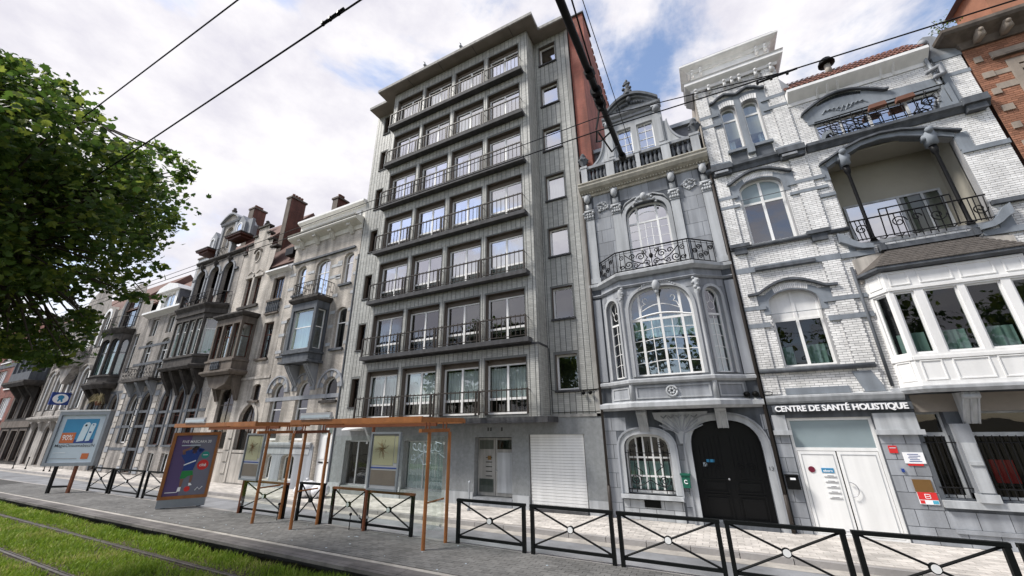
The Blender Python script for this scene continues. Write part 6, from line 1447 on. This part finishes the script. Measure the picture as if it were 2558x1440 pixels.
chimney(-40.2, -38.4, 15.5, 16.6, 13, 17.6, 3, 'grey rendered chimney over the white dormer house, nearer the tree', 'bluestone_pale'); chimney(-36.9, -35.2, 15.5, 16.8, 13, 17.9, 4, 'grey rendered chimney against the arcaded house', 'bluestone_pale')

# ================================================================ street furniture on the platform
def barrier(xa, xb, label, m='barrier_black', top='barrier_black', disc=True, y=8.5, zt=1.11, group='cross-braced barriers along the platform'):
    t = thing('barrier', label, 'barrier', ((xa+xb)/2, y, PZ), group); f = FY(y); p = .036
    for u in (xa+p, xb-p): MB(f).box(u-p, u+p, -p, p, PZ-.02, zt-.05).obj('post', m, t)
    MB(f).box(xa-.01, xb+.01, -.04, .04, zt-.055, zt).obj('top_rail', top, t); MB(f).box(xa+.07, xb-.07, -.025, .025, PZ+.11, PZ+.16).obj('bottom_rail', m, t)
    c = ((xa+xb)/2, (PZ+.16+zt-.055)/2+.0)
    for s_ in (-1, 1):
        for e in (-1, 1):
            q = MB(f).tube([(c[0]+s_*.06, 0, c[1]+e*.03*1.0), (c[0]+s_*((xb-xa)/2-.07), 0, c[1]+e*(zt-.055-PZ-.16)/2)], .019, 6); q.obj('brace', m, t)
    q = MB(f).tube([(c[0], -.03, c[1]), (c[0], .03, c[1])], .07, 14); q.sm = False; h = q.obj('hub', m, t)
    if disc:
        q = MB(f).prism([(c[0]+.056*math.cos(R(a)), c[1]+.056*math.sin(R(a))) for a in range(0, 360, 20)], -.036, -.03); q.obj('reflector_disc', 'reflector', h)
wx = [(-5.78, -4.01), (-3.88, -2.11), (-2.02, -.23), (-.15, 1.53), (1.62, 3.32), (3.41, 5.1)]
labs = ['black cross-braced barrier next to the right end of the shelter', 'black cross-braced barrier in front of the white garage door', 'black cross-braced barrier in front of the arched ground window and its green letter box', 'black cross-braced barrier in front of the black arched door', 'black cross-braced barrier in front of the white double door plaques', 'black cross-braced barrier cut off by the right edge of the photo']
for (a, d), lb in zip(wx, labs): barrier(a, d, lb)
for (a, d, lb) in ((-26.3, -24.25, 'black cross-braced barrier beside the blue phone billboard'), (-24.05, -21.4, 'black cross-braced barrier between the billboard and the purple poster, middle one'), (-21.05, -18.5, 'black cross-braced barrier partly hidden behind the purple poster')): barrier(a, d, lb, y=8.55, zt=1.2)
barrier(-14.28, -12.06, 'barrier with brown top rail inside the left shelter', top='brown_paint', zt=1.16); barrier(-11.5, -10.42, 'narrow black barrier in the gap between the two shelters', disc=False, zt=1.22)
barrier(-8.72, -7.1, 'barrier with brown top rail inside the right shelter', top='brown_paint', zt=1.14); barrier(-10.2, -8.85, 'barrier seen through the left glass of the right shelter', top='brown_paint', zt=1.14, y=8.62)
def shelter(xl, xr, ends, backs, label, glass, gl):
    t = thing('tram_shelter', label, 'shelter', ((xl+xr)/2, 8.1, PZ)); f0 = FY(0)
    yf, yb = 7.08, 8.86
    MB(f0).box(xl, xr, yf, yf+.06, 2.83, 2.95).box(xl, xr, yb-.06, yb, 2.80, 2.90).box(xl, xl+.06, yf+.06, yb-.06, 2.82, 2.93).box(xr-.06, xr, yf+.06, yb-.06, 2.82, 2.93).obj('roof_frame', 'orange_paint', t)
    q = MB(f0).box(xl+.06, xr-.06, yf+.06, yb-.06, 2.87, 2.882); q.obj('roof_glass', 'shelter_glass', t)
    MB(f0).box(xl+.3, xr-.3, 8.0, 8.06, 2.74, 2.82).obj('roof_beam', 'brown_paint', t)
    for (u, d, dark) in ends:
        e = MB(f0).box(u-.04, u+.04, 7.4, 8.52, 2.60, 2.68).obj('end_frame', 'brown_paint' if dark else 'orange_paint', t)
        for (yy, du) in ((7.75, 0), (8.43, d)):
            MB(f0).tube([(u+du*.5, yy, PZ-.01), (u+du*.5, yy, 2.6)], .042, 8).obj('post', 'orange_paint', e)
            for s_ in (-.05, .05): MB(f0).box(u+s_-.012, u+s_+.012, yy-.1, yy-.07, 2.681, 2.83).obj('roof_strut', 'brown_paint', e)
        MB(f0).tube([(u, 7.76, 1.1), (u, 8.42, 1.1)], .022).obj('rail', 'orange_paint', e)
    for u in backs: MB(f0).tube([(u, 8.44, PZ-.01), (u, 8.44, 2.8)], .042, 8).obj('back_post', 'brown_paint', t)
    for (a, d) in glass:
        MB(f0).box(a, d, 8.40, 8.41, .42, 2.52).obj('glass_panel', 'shelter_glass', t)
        for u in (a+.08, d-.08):
            for z in (.5, 2.3): MB(f0).box(u-.03, u+.03, 8.38, 8.40, z, z+.06).obj('glass_clip', 'steel', t)
    for (u, ya, yb_) in gl: MB(f0).box(u-.005, u+.005, ya, yb_, .55, 2.5).obj('side_glass', 'shelter_glass', t)
    return t
s1 = shelter(-16.6, -12.0, [(-12.33, .4, False)], [-14.26], 'left tram shelter with orange frame carrying the purple poster', [(-14.2, -12.1)], [])
s2 = shelter(-10.42, -5.86, [(-10.62, .3, True), (-6.14, .2, False)], [-8.68], 'right tram shelter with orange frame and large route map', [(-10.2, -8.75), (-8.6, -6.1)], [(-6.1, 7.8, 8.38)])
for sh, xa in ((s1, -15.9), (s2, -10.0)):
    MB(FY(0)).box(xa, xa+1.2, 7.05, 7.09, 2.96, 3.12).obj('stop_name_sign', 'steel', sh); MB(FY(0)).box(xa+.03, xa+1.17, 7.04, 7.051, 2.99, 3.06).obj('sign_face', 'ink_pale', sh)
def mapcase(xa, xb, lab):
    t = thing('route_map', lab, 'map', ((xa+xb)/2, 8.35, 1.2), 'route maps in the shelters'); f = FY(8.36)
    MB(f).box(xa, xb, 0, .03, 1.2, 2.58).obj('backing', 'ink_grey', t); MB(f).ring(rect(xa-.03, xb+.03, 1.17, 2.61), rect(xa+.02, xb-.02, 1.22, 2.56), -.03, .03).obj('case_frame', 'poster_frame', t)
    wd = xb-xa
    MB(f).box(xa+.06, xb-.18, -.006, -.002, 1.78, 2.52).obj('map_sheet', 'ink_map', t); MB(f).box(xb-.16, xb-.05, -.006, -.002, 1.84, 2.5).obj('index_strip', 'ink_map', t)
    MB(f).box(xa+.03, xb-.03, -.007, -.003, 1.70, 1.73).obj('blue_line', 'ink_navy', t); MB(f).box(xa+.06, xb-.06, -.006, -.002, 1.3, 1.66).obj('notice', 'reveal_brown', t)
    q = MB(f); c = ((xa+xb)/2-.08, 2.18)
    for k in range(26):
        a = rnd.uniform(0, 6.28); l = rnd.uniform(.08, .27); q.tube([(c[0], -.007, c[1]), (c[0]+l*.5*math.cos(a), -.007, c[1]+l*.5*math.sin(a)), (c[0]+l*math.cos(a+.3), -.007, c[1]+l*math.sin(a+.3))], .0035, 3)
    q.obj('route_lines', 'ink_brass', t); q = MB(f)
    for k in range(14):
        a = rnd.uniform(0, 6.28); l = rnd.uniform(.1, .3); q.tube([(c[0]+.02, -.008, c[1]), (c[0]+l*math.cos(a), -.008, c[1]+l*math.sin(a))], .003, 3)
    q.obj('route_lines', 'ink_brass', t)
mapcase(-8.6, -7.6, 'large route map on a dark board in the right shelter'); mapcase(-14.42, -13.5, 'route map on a dark board in the left shelter beside the purple poster')
# white scribble graffiti on the right shelter's glass
gq = MB(FY(8.395)); cx, cz = -6.75, 2.22
gq.tube([(cx-.42+.0115*k+.085*math.cos(k*.42), 0, cz+.02*math.sin(k*.13)+.085*math.sin(k*.42)) for k in range(75)], .008, 4)
gq.tube([(cx-.45+.011*k+.11*math.cos(k*.3), 0, cz-.25+.002*k+.07*math.sin(k*.37)) for k in range(60)], .007, 4); gq.tube([(cx+.3, 0, cz+.14), (cx+.5, 0, cz+.1), (cx+.42, 0, cz-.12), (cx+.6, 0, cz-.22)], .01, 4)
gq.tube([(cx-.35, 0, cz-.35), (cx-.2, 0, cz-.15), (cx-.05, 0, cz-.4), (cx+.2, 0, cz-.35)], .01, 4)
gq.obj('graffiti', 'ink_pale', s2)
# purple poster panel
ad = thing('poster_panel', 'orange framed poster panel with footballer on purple ground', 'advertising panel', (-17.2, 8.2, PZ))
f, ln = seg((-17.66, 7.62), (-16.80, 8.72)); ln0 = ln
MB(f).ring(rect(0, ln, .48, 2.66), rect(.1, ln-.08, .58, 2.56), -.07, .09).obj('frame', 'orange_paint', ad); MB(f).box(.02, ln-.02, -.05, .07, .22, .478).obj('lower_panel', 'poster_frame', ad)
for u in (.22, ln-.18): MB(f).box(u-.06, u+.06, -.04, .06, PZ-.02, .22).obj('foot', 'iron', ad)
po = MB(f).box(.1, ln-.08, -.02, .02, .58, 2.56).obj('poster', 'ink_violet', ad)
MB(f).box(.101, .55, -.023, -.019, .581, 2.559).obj('purple_ground', 'ink_purple', po)
text(po, 'FIVE MASCARA 20', f, .3, -.026, 2.3, .85, 'ink_white', 'headline', bold=.004, height=.09); MB(f).box(.3, .85, -.026, -.022, 2.2, 2.235).obj('subline', 'ink_pale', po)
P2 = lambda pts, m, nm: MB(f).prism(pts, -.026, -.022).obj(nm, m, po)
P2([(.36, 1.88), (.46, 2.02), (.66, 2.08), (.84, 2.1), (1.02, 2.06), (.9, 1.9), (.84, 1.6), (.8, 1.38), (.5, 1.38), (.52, 1.66)], 'ink_navy', 'printed_shirt'); P2([(.4, 1.9), (.36, 2.06), (.6, 2.16), (.64, 2.12), (.46, 2.02), (.48, 1.92)], 'ink_skin', 'printed_arm'); P2([(.66, 1.96), (.66, 2.1), (.78, 2.12), (.8, 1.98), (.74, 1.93)], 'ink_skin', 'printed_face'); P2([(.82, 2.14), (1.0, 2.08), (.9, 1.98), (.84, 2.02)], 'ink_navy', 'printed_sleeve'); P2([(.62, 2.08), (.72, 2.2), (.84, 2.16), (.82, 2.07), (.7, 2.06)], 'ink_black', 'printed_hair')
MB(f).prism([(.5, 1.58), (.82, 1.72), (.83, 1.68), (.5, 1.54)], -.03, -.026).obj('printed_stripe', 'ink_white', po)
P2([(.5, 1.37), (.8, 1.37), (.84, 1.22), (.7, 1.2), (.62, 1.12), (.48, 1.12)], 'ink_green', 'printed_shorts'); P2([(.5, 1.11), (.6, 1.11), (.58, .86), (.52, .86)], 'ink_skin', 'printed_leg'); P2([(.76, 1.22), (.85, 1.22), (.84, 1.02), (.8, .96), (.77, .98)], 'ink_skin', 'printed_leg')
P2([(.5, .85), (.58, .85), (.58, .72), (.48, .7)], 'ink_white', 'printed_boot'); P2([(.77, .97), (.82, .97), (.88, .9), (.78, .88)], 'ink_white', 'printed_boot')
ci = lambda cx, cz, r_: [(cx+r_*math.cos(R(a)), cz+r_*math.sin(R(a))) for a in range(0, 360, 24)]
P2(ci(.76, .78, .085), 'ink_red', 'printed_ball'); P2(ci(1.06, 1.55, .17), 'ink_red', 'red_roundel'); P2(ci(1.07, 1.88, .12), 'ink_teal', 'green_roundel')
text(po, 'cité', f, .96, -.03, 1.5, .2, 'ink_white', 'roundel_lettering', bold=.01, height=.1); MB(f).box(1.0, 1.14, -.03, -.026, 1.87, 1.89).obj('roundel_line', 'ink_white', po)
MB(f).box(.16, .5, -.028, -.024, .68, .70).obj('small_print', 'ink_white', po); MB(f).tube([(1.0, -.026, .72), (1.06, -.026, .82), (1.12, -.026, .74), (1.2, -.026, .84)], .012, 4).obj('logo', 'ink_white', po)
# billboard
bb = thing('billboard', 'billboard on two legs with blue picture of white phones', 'billboard', (-26.7, 7.7, PZ))
d_ = (.875, .48); f = Fr(-27.03-.63*d_[0], 7.5-.63*d_[1], *d_); W_ = 2.28
MB(f).ring(rect(0, W_, 1.3, 3.66), rect(.13, W_-.13, 1.44, 3.5), -.09, .1).obj('frame', 'poster_frame', bb); MB(f).box(-.02, W_+.02, -.12, .12, 3.66, 3.73).obj('top_cap', 'steel', bb)
for u in (.63, 1.5): MB(f).box(u-.05, u+.05, -.05, .05, PZ-.01, 1.3).obj('leg', 'brown_paint' if u > 1 else 'iron', bb)
MB(f).box(.68, 1.45, -.03, .03, .42, .5).obj('cross_bar', 'iron', bb)
po = MB(f).box(.13, W_-.13, -.02, .03, 1.44, 3.5).obj('poster', 'ink_pale', bb)
B2 = lambda pts, m, nm, w=-.024: MB(f).prism(pts, w-.003, w).obj(nm, m, po)
B2(rect(.36, 1.86, 2.26, 3.32), 'ink_blue', 'picture'); B2(rect(.36, 1.86, 2.26, 2.42), 'ink_navy', 'picture_foot', -.028); B2(rect(.37, 1.0, 2.27, 2.72), 'ink_orange', 'price_box', -.032)
text(po, '90%', f, .45, -.037, 2.4, .46, 'ink_white', 'price_lettering', bold=.0, height=.22)
B2([(1.12, 2.32), (1.42, 2.36), (1.52, 3.1), (1.44, 3.17), (1.3, 3.15), (1.22, 3.06)], 'ink_phone', 'printed_phone', -.032); B2([(1.5, 2.34), (1.68, 2.36), (1.78, 3.06), (1.74, 3.13), (1.6, 3.12), (1.54, 3.04)], 'ink_phone', 'printed_phone', -.032)
B2(ci(1.34, 3.03, .05), 'ink_black', 'printed_camera', -.036); B2(ci(1.66, 3.05, .03), 'ink_navy', 'printed_camera', -.036); B2(rect(1.57, 1.67, 2.7, 2.76), 'ink_navy', 'printed_logo', -.036)
text(po, 'MagieOoxomabeszN', f, .24, -.026, 2.06, 1.75, 'ink_black', 'headline', bold=.004, height=.16)
B2(rect(1.56, 1.88, 1.58, 1.82), 'ink_orange', 'logo_square'); B2(rect(.22, 1.4, 1.6, 1.625), 'ink_grey', 'small_print'); B2(rect(.25, .8, 1.85, 1.865), 'ink_white', 'small_print')
# stakes, bollards and bags
for (x, y, h, lb) in ((-12.05, 8.3, .42, 'thin iron stake with round head at the foot of the left shelter'), (-9.1, 8.35, .36, 'thin iron stake with round head between the shelters, in front of the road'), (-15.95, 9.0, .0, '')):
    if h: lone(MB(FY(y)).tube([(x, 0, PZ-.02), (x, 0, PZ+h)], .012).ball(x, 0, PZ+h, .04), 'ground_stake', 'iron', lb, 'stake')
for (x, y, lb) in ((-52.7, 12.1, 'leftmost thin dark post on the far pavement'), (-50.6, 12.3, 'second thin dark post on the far pavement, left of the billboard'), (-46.2, 12.2, 'thin dark post on the far pavement behind the billboard, left of a pair'), (-45.4, 12.3, 'thin dark post on the far pavement behind the billboard, right of a pair'), (-8.1, 12.6, 'slim grey bollard on the pavement by the doors of the grey block')):
    q = MB(FY(y)).lathe([(.06, 0), (.05, .08), (.03, .12), (.03, .8), (.05, .84), (.04, .9), (.01, .93)], x, 0, 8); lone(q, 'bollard', 'zinc' if x > -20 else 'iron', lb, 'bollard', 'posts on the far pavement')
for k, (x, y, r_, lb) in enumerate(((-16.1, 12.2, .42, 'large white rubbish bag on the far pavement seen through the narrow barrier'), (-15.4, 12.35, .34, 'smaller white rubbish bag beside the large one on the far pavement'))):
    t = thing('rubbish_bag', lb, 'bag', (x, y, 0), 'white rubbish bags'); q = MB(FY(y)).ball(x, 0, r_*.75, r_*1.1, r_*.8, 12, 8)
    for i, v in enumerate(q.v): q.v[i] = (v[0]+.04*math.sin(v[2]*17+i), v[1]+.03*math.cos(v[0]*19), max(.003, v[2]+.03*math.sin(v[0]*23+v[1]*11)))
    q.obj('sack', 'bag_white', t); MB(FY(y)).lathe([(.05, r_*1.5), (.03, r_*1.58), (.09, r_*1.75)], x, 0, 8).obj('knot', 'bag_white', t)

dp = thing('hanging_plant', 'dry yellowish spiky plant hanging on the bow window house above the billboard', 'plant', (-42.9, 12.9, 4.9)); dq = MB(FY(12.9)); dr3 = random.Random(21)
for k in range(60):
    a = dr3.uniform(0, 6.28); l = dr3.uniform(.5, 1.1); h = dr3.uniform(-.1, .5); cx_, cy_ = math.cos(a)*l, math.sin(a)*l*.5-.2
    dq.tube([(-42.9, 0, 5.0), (-42.9+cx_*.5, cy_*.5, 5.15+h), (-42.9+cx_, cy_, 4.95+h*.5-l*.25)], .02, 4, taper=.004)
dq.obj('foliage', 'dry_leaf', dp); MB(FY(12.9)).lathe([(.14, 4.7), (.2, 4.95), (.22, 5.02)], -42.9, 0, 8).obj('pot', 'terracotta', dp); MB(FY(12.9)).tube([(-42.9, .6, 4.85), (-42.9, 0, 4.75)], .03).obj('bracket', 'iron', dp)
lt = MB(FrH(0)); lr = random.Random(8)
for k in range(60):
    x_, y_ = lr.uniform(-20, 3), lr.uniform(6.9, 8.4); s_ = lr.uniform(.008, .022); lt.box(x_-s_, x_+s_, -PZ-.004, -PZ+.001, y_-s_*.7, y_+s_*.7)
tag(lt.obj('litter', 'ink_pale'), 'pale specks of litter and gum scattered over the platform paving', 'litter', kind='stuff')

# ================================================================ overhead line
def wire(pts, r, label, m='iron', sag=0): return lone(MB(FY(0)).tube(pts, r, 6), 'overhead_wire', m, label, 'wire', 'tram overhead wires')
def sagline(a, b_, n, s): return [tuple(a[k]+(b_[k]-a[k])*i/n-(s*4*(i/n)*(1-i/n) if k == 2 else 0) for k in range(3)) for i in range(n+1)]
CZ = 2.7
wire(sagline((-70, 4.86, CZ+4.46), (-.9, 4.86, CZ+4.36), 10, .0)+sagline((-.9, 4.86, CZ+4.36), (12, 4.86, CZ+3.75), 6, -.04), .009, 'contact wire crossing in front of the grey block and the white house')
wire(sagline((-30, 4.86, CZ+4.6), (-.9, 4.86, CZ+4.62), 6, .08)+sagline((-.9, 4.86, CZ+4.62), (1.5, 4.86, CZ+4.28), 3, 0), .007, 'thin wire just above the contact wire by the black arm')
wire(sagline((-60, 1.6, CZ+4.5), (-1, 1.65, CZ+4.1), 10, .0), .010, 'thicker wire crossing the white sky on the left')
wire(sagline((-40, .42, CZ+4.9), (-1, 1.28, CZ+4.6), 10, .0), .008, 'thin wire at the top left, ending in the tree')
def clamp(p, d, lb):
    t = thing('wire_clamp', lb, 'clamp', p, 'wire clamps'); f = FY(p[1])
    MB(f).tube([(p[0]-d, 0, p[2]), (p[0]+d, 0, p[2]+.02)], .014, 6).obj('sleeve', 'iron', t)
    for u in (-d, -.3*d, d*.5): MB(f).box(p[0]+u-.012, p[0]+u+.012, -.018, .018, p[2]-.018, p[2]+.024).obj('clamp_jaw', 'iron', t)
clamp((-2.9, 1.64, CZ+4.12), .16, 'clamp on the thicker wire at the top left'); clamp((1.48, 4.86, CZ+4.24), .22, 'clamp on the contact wire in front of the white tower')
mast = thing('catenary_arm', 'long black arm of the overhead line reaching in from the top', 'pole', (-.85, -2.4, -.05))
f = FY(0); az = CZ+4.9
q = MB(f).tube([(-.86, -2.4, az-.05), (-.83, 3, az), (-.74, 6.5, az+.02)], .062, 10, taper=.045); q.sm = True; q.obj('arm', 'iron', mast)
q = MB(f).tube([(-.72, 3.0, az+.22), (-.76, 4.6, az+.07)], .012, 5).tube([(-.66, 1.0, az+.4), (-.6, 7.5, az+.6)], .006, 4); q.obj('stay', 'iron', mast)
q = MB(f)
for (yy, r_) in ((4.25, .078), (4.62, .088), (4.78, .08), (4.9, .085)): q.tube([(-.79, yy-.05, az), (-.79, yy+.05, az)], r_, 8)
for (yy, dz) in ((4.3, .12), (4.7, -.12), (4.86, -.16)): q.box(-.83, -.74, yy-.03, yy+.03, az+min(0, dz), az+max(0, dz))
q.obj('insulator', 'iron', mast)
q = MB(f).tube([(-.8, 4.86, az-.05), (-.85, 4.86, az-.3), (-.9, 4.86, az-.5)], .016, 5).tube([(-.8, 5.6, az), (-.95, 5.5, az-.2), (-.98, 5.2, az-.45), (-.9, 4.9, az-.5)], .016, 5).tube([(-.75, 6.0, az), (-.8, 5.5, az-.5), (-.88, 4.9, az-.53)], .014, 5); q.obj('wire_hanger', 'iron', mast)
q = MB(f).tube([(-.74, 6.3, az), (-.74, 6.42, az)], .07, 8); q.obj('end_cap', 'iron', mast)
q = MB(f).tube([(-.86, -2.4, -.1), (-.86, -2.4, az+.3)], .11, 10); q.sm = True; q.obj('mast', 'iron', mast)

# ================================================================ trees
LEAF5 = [(0, 0), (.28, .1), (.5, .38), (.34, .42), (.42, .72), (.18, .66), (0, 1.0), (-.18, .66), (-.42, .72), (-.34, .42), (-.5, .38), (-.28, .1)]
def leaves(pts, size, seed, m, parent, name='foliage'):
    r_ = random.Random(seed); V_ = []; F_ = []
    for p in pts:
        s = size*r_.uniform(.65, 1.25); n = Vector((r_.gauss(0, .55), r_.gauss(0, .55)-.1, r_.uniform(.15, 1))).normalized(); a = n.orthogonal().normalized(); a.rotate(Matrix.Rotation(r_.uniform(0, 6.28), 3, n)); b_ = n.cross(a)
        i = len(V_); fold = r_.uniform(-.25, .35)
        for (x, y) in LEAF5: V_.append(tuple(p+(a*x+b_*(y-.4)+n*(abs(x)*fold-.25*(y-.4)**2))*s))
        F_ += [(i, i+1, i+2, i+3), (i, i+3, i+4, i+5), (i, i+5, i+6), (i, i+6, i+7), (i, i+7, i+8, i+9), (i, i+9, i+10, i+11)]
    b = MB(); b.v = V_; b.f = F_; return b.obj(name, m, parent)
def ray(px_, py_):
    v = Rv*((px_-1279)/942.77)+Uv*(-(py_-720)/942.77)+Fv; return v.normalized()
def inpoly(p, poly):
    c = False
    for k in range(len(poly)):
        (a, b_), (d, e) = poly[k], poly[(k+1) % len(poly)]
        if (b_ > p[1]) != (e > p[1]) and p[0] < a+(d-a)*(p[1]-b_)/(e-b_): c = not c
    return c
tr = thing('plane_tree', 'leafy green tree filling the upper left corner', 'tree', (-15.4, -1.6, -.1))
tk = random.Random(3)
trunk = [(-15.4, -1.6, -.2), (-15.3, -1.5, 2.0), (-15.0, -1.2, 4.2), (-14.6, -.8, 6.2)]
q = MB(FY(0)).tube(trunk, .34, 12, taper=.2); q.sm = True; q.obj('trunk', 'bark', tr)
# crown: leaf clumps hung on limbs inside the crown's outline
sil = [(-260, 150), (0, 165), (50, 175), (100, 215), (160, 235), (190, 290), (225, 340), (280, 385), (370, 385), (440, 440), (420, 500), (405, 560), (375, 600), (385, 650), (355, 700), (330, 735), (265, 730), (200, 775), (190, 810), (150, 850), (140, 885), (110, 905), (60, 880), (0, 880), (-260, 800)]
clumps = []
while len(clumps) < 400:
    x = tk.uniform(-260, 480); y = tk.uniform(60, 910)
    if not inpoly((x, y), sil): continue
    if 60 < x < 250 and 735 < y < 800 and tk.random() < .6: continue
    d = tk.uniform(10.5, 16.5) if tk.random() < .75 else tk.uniform(9, 12)
    if y > 700: d = tk.uniform(11.5, 15)
    clumps.append(Vector((0, 0, CZ))+ray(x, y)*d)
for k in range(46):                             # loose twigs standing out of the crown
    i_ = tk.randrange(1, len(sil)-1); (xa, ya), (xb, yb) = sil[i_], sil[(i_+1) % len(sil)]; t_ = tk.random(); x = xa+(xb-xa)*t_; y = ya+(yb-ya)*t_; e_ = tk.uniform(10, 42)
    if x > -40: clumps.append(Vector((0, 0, CZ))+ray(x+e_*(.9 if x > 120 else .3), y-(e_*.5 if y < 500 else -e_*.2))*tk.uniform(10.5, 14))
fork = Vector(trunk[-1])
q = MB(FY(0)); hubs = [Vector((-14+tk.uniform(-3, 3), 1+tk.uniform(-2, 3), tk.uniform(5.5, 10))) for k in range(14)]
for h in hubs:
    st = Vector(trunk[2]).lerp(fork, tk.random()); mid = st.lerp(h, .5)+Vector((0, 0, .5)); q.tube([tuple(st), tuple(mid), tuple(h)], .11, 6, True, .045)
for c in clumps:
    h = min(hubs, key=lambda t_: (t_-c).length); mid = h.lerp(c, .5)+Vector((tk.uniform(-.2, .2), tk.uniform(-.2, .2), tk.uniform(0, .35)))
    if (h-c).length < 5: q.tube([tuple(h), tuple(mid), tuple(c)], .035, 4, True, .008)
q.obj('limbs', 'bark', tr)
pts = []
for ci_, c in enumerate(clumps):
    rr = tk.uniform(.3, .66) if ci_ < 400 else tk.uniform(.16, .3)
    for k in range(int(92*rr/.6)):
        v = Vector((tk.gauss(0, 1), tk.gauss(0, 1), tk.gauss(0, .6))); pts.append(c+v*rr*.42)
leaves(pts, .112, 9, 'leaf', tr, 'crown')
# the same avenue's trees behind the camera, seen mirrored in the lower windows
for k, (x, y) in enumerate(((-5.5, -5.6), (2.4, -5.4), (10, -5.0), (18, -5.2), (-13, -7.5), (-22, -6))):
    t = thing('avenue_tree', ('third', 'fourth', 'fifth', 'sixth', 'second', 'first')[k]+' avenue tree behind the viewer, mirrored in the lower windows', 'tree', (x, y, -.1), 'avenue trees behind the camera')
    q = MB(FY(0)).tube([(x, y, -.2), (x+.1, y, 3), (x, y+.1, 7)], .3, 8, taper=.12); q.obj('trunk', 'bark', t)
    r2 = random.Random(k+40); p2 = []
    for j in range(95):
        v = Vector((r2.gauss(0, 1), r2.gauss(0, 1), r2.gauss(0, 1))); v.normalize(); c = Vector((x, y, 7.6))+Vector((v.x*3.4, v.y*3.4, v.z*3.0))*(r2.random()**.4)
        p2 += [c+Vector((r2.gauss(0, .4), r2.gauss(0, .4), r2.gauss(0, .3))) for i in range(26)]
    leaves(p2, .34, k+60, 'leaf', t, 'crown')
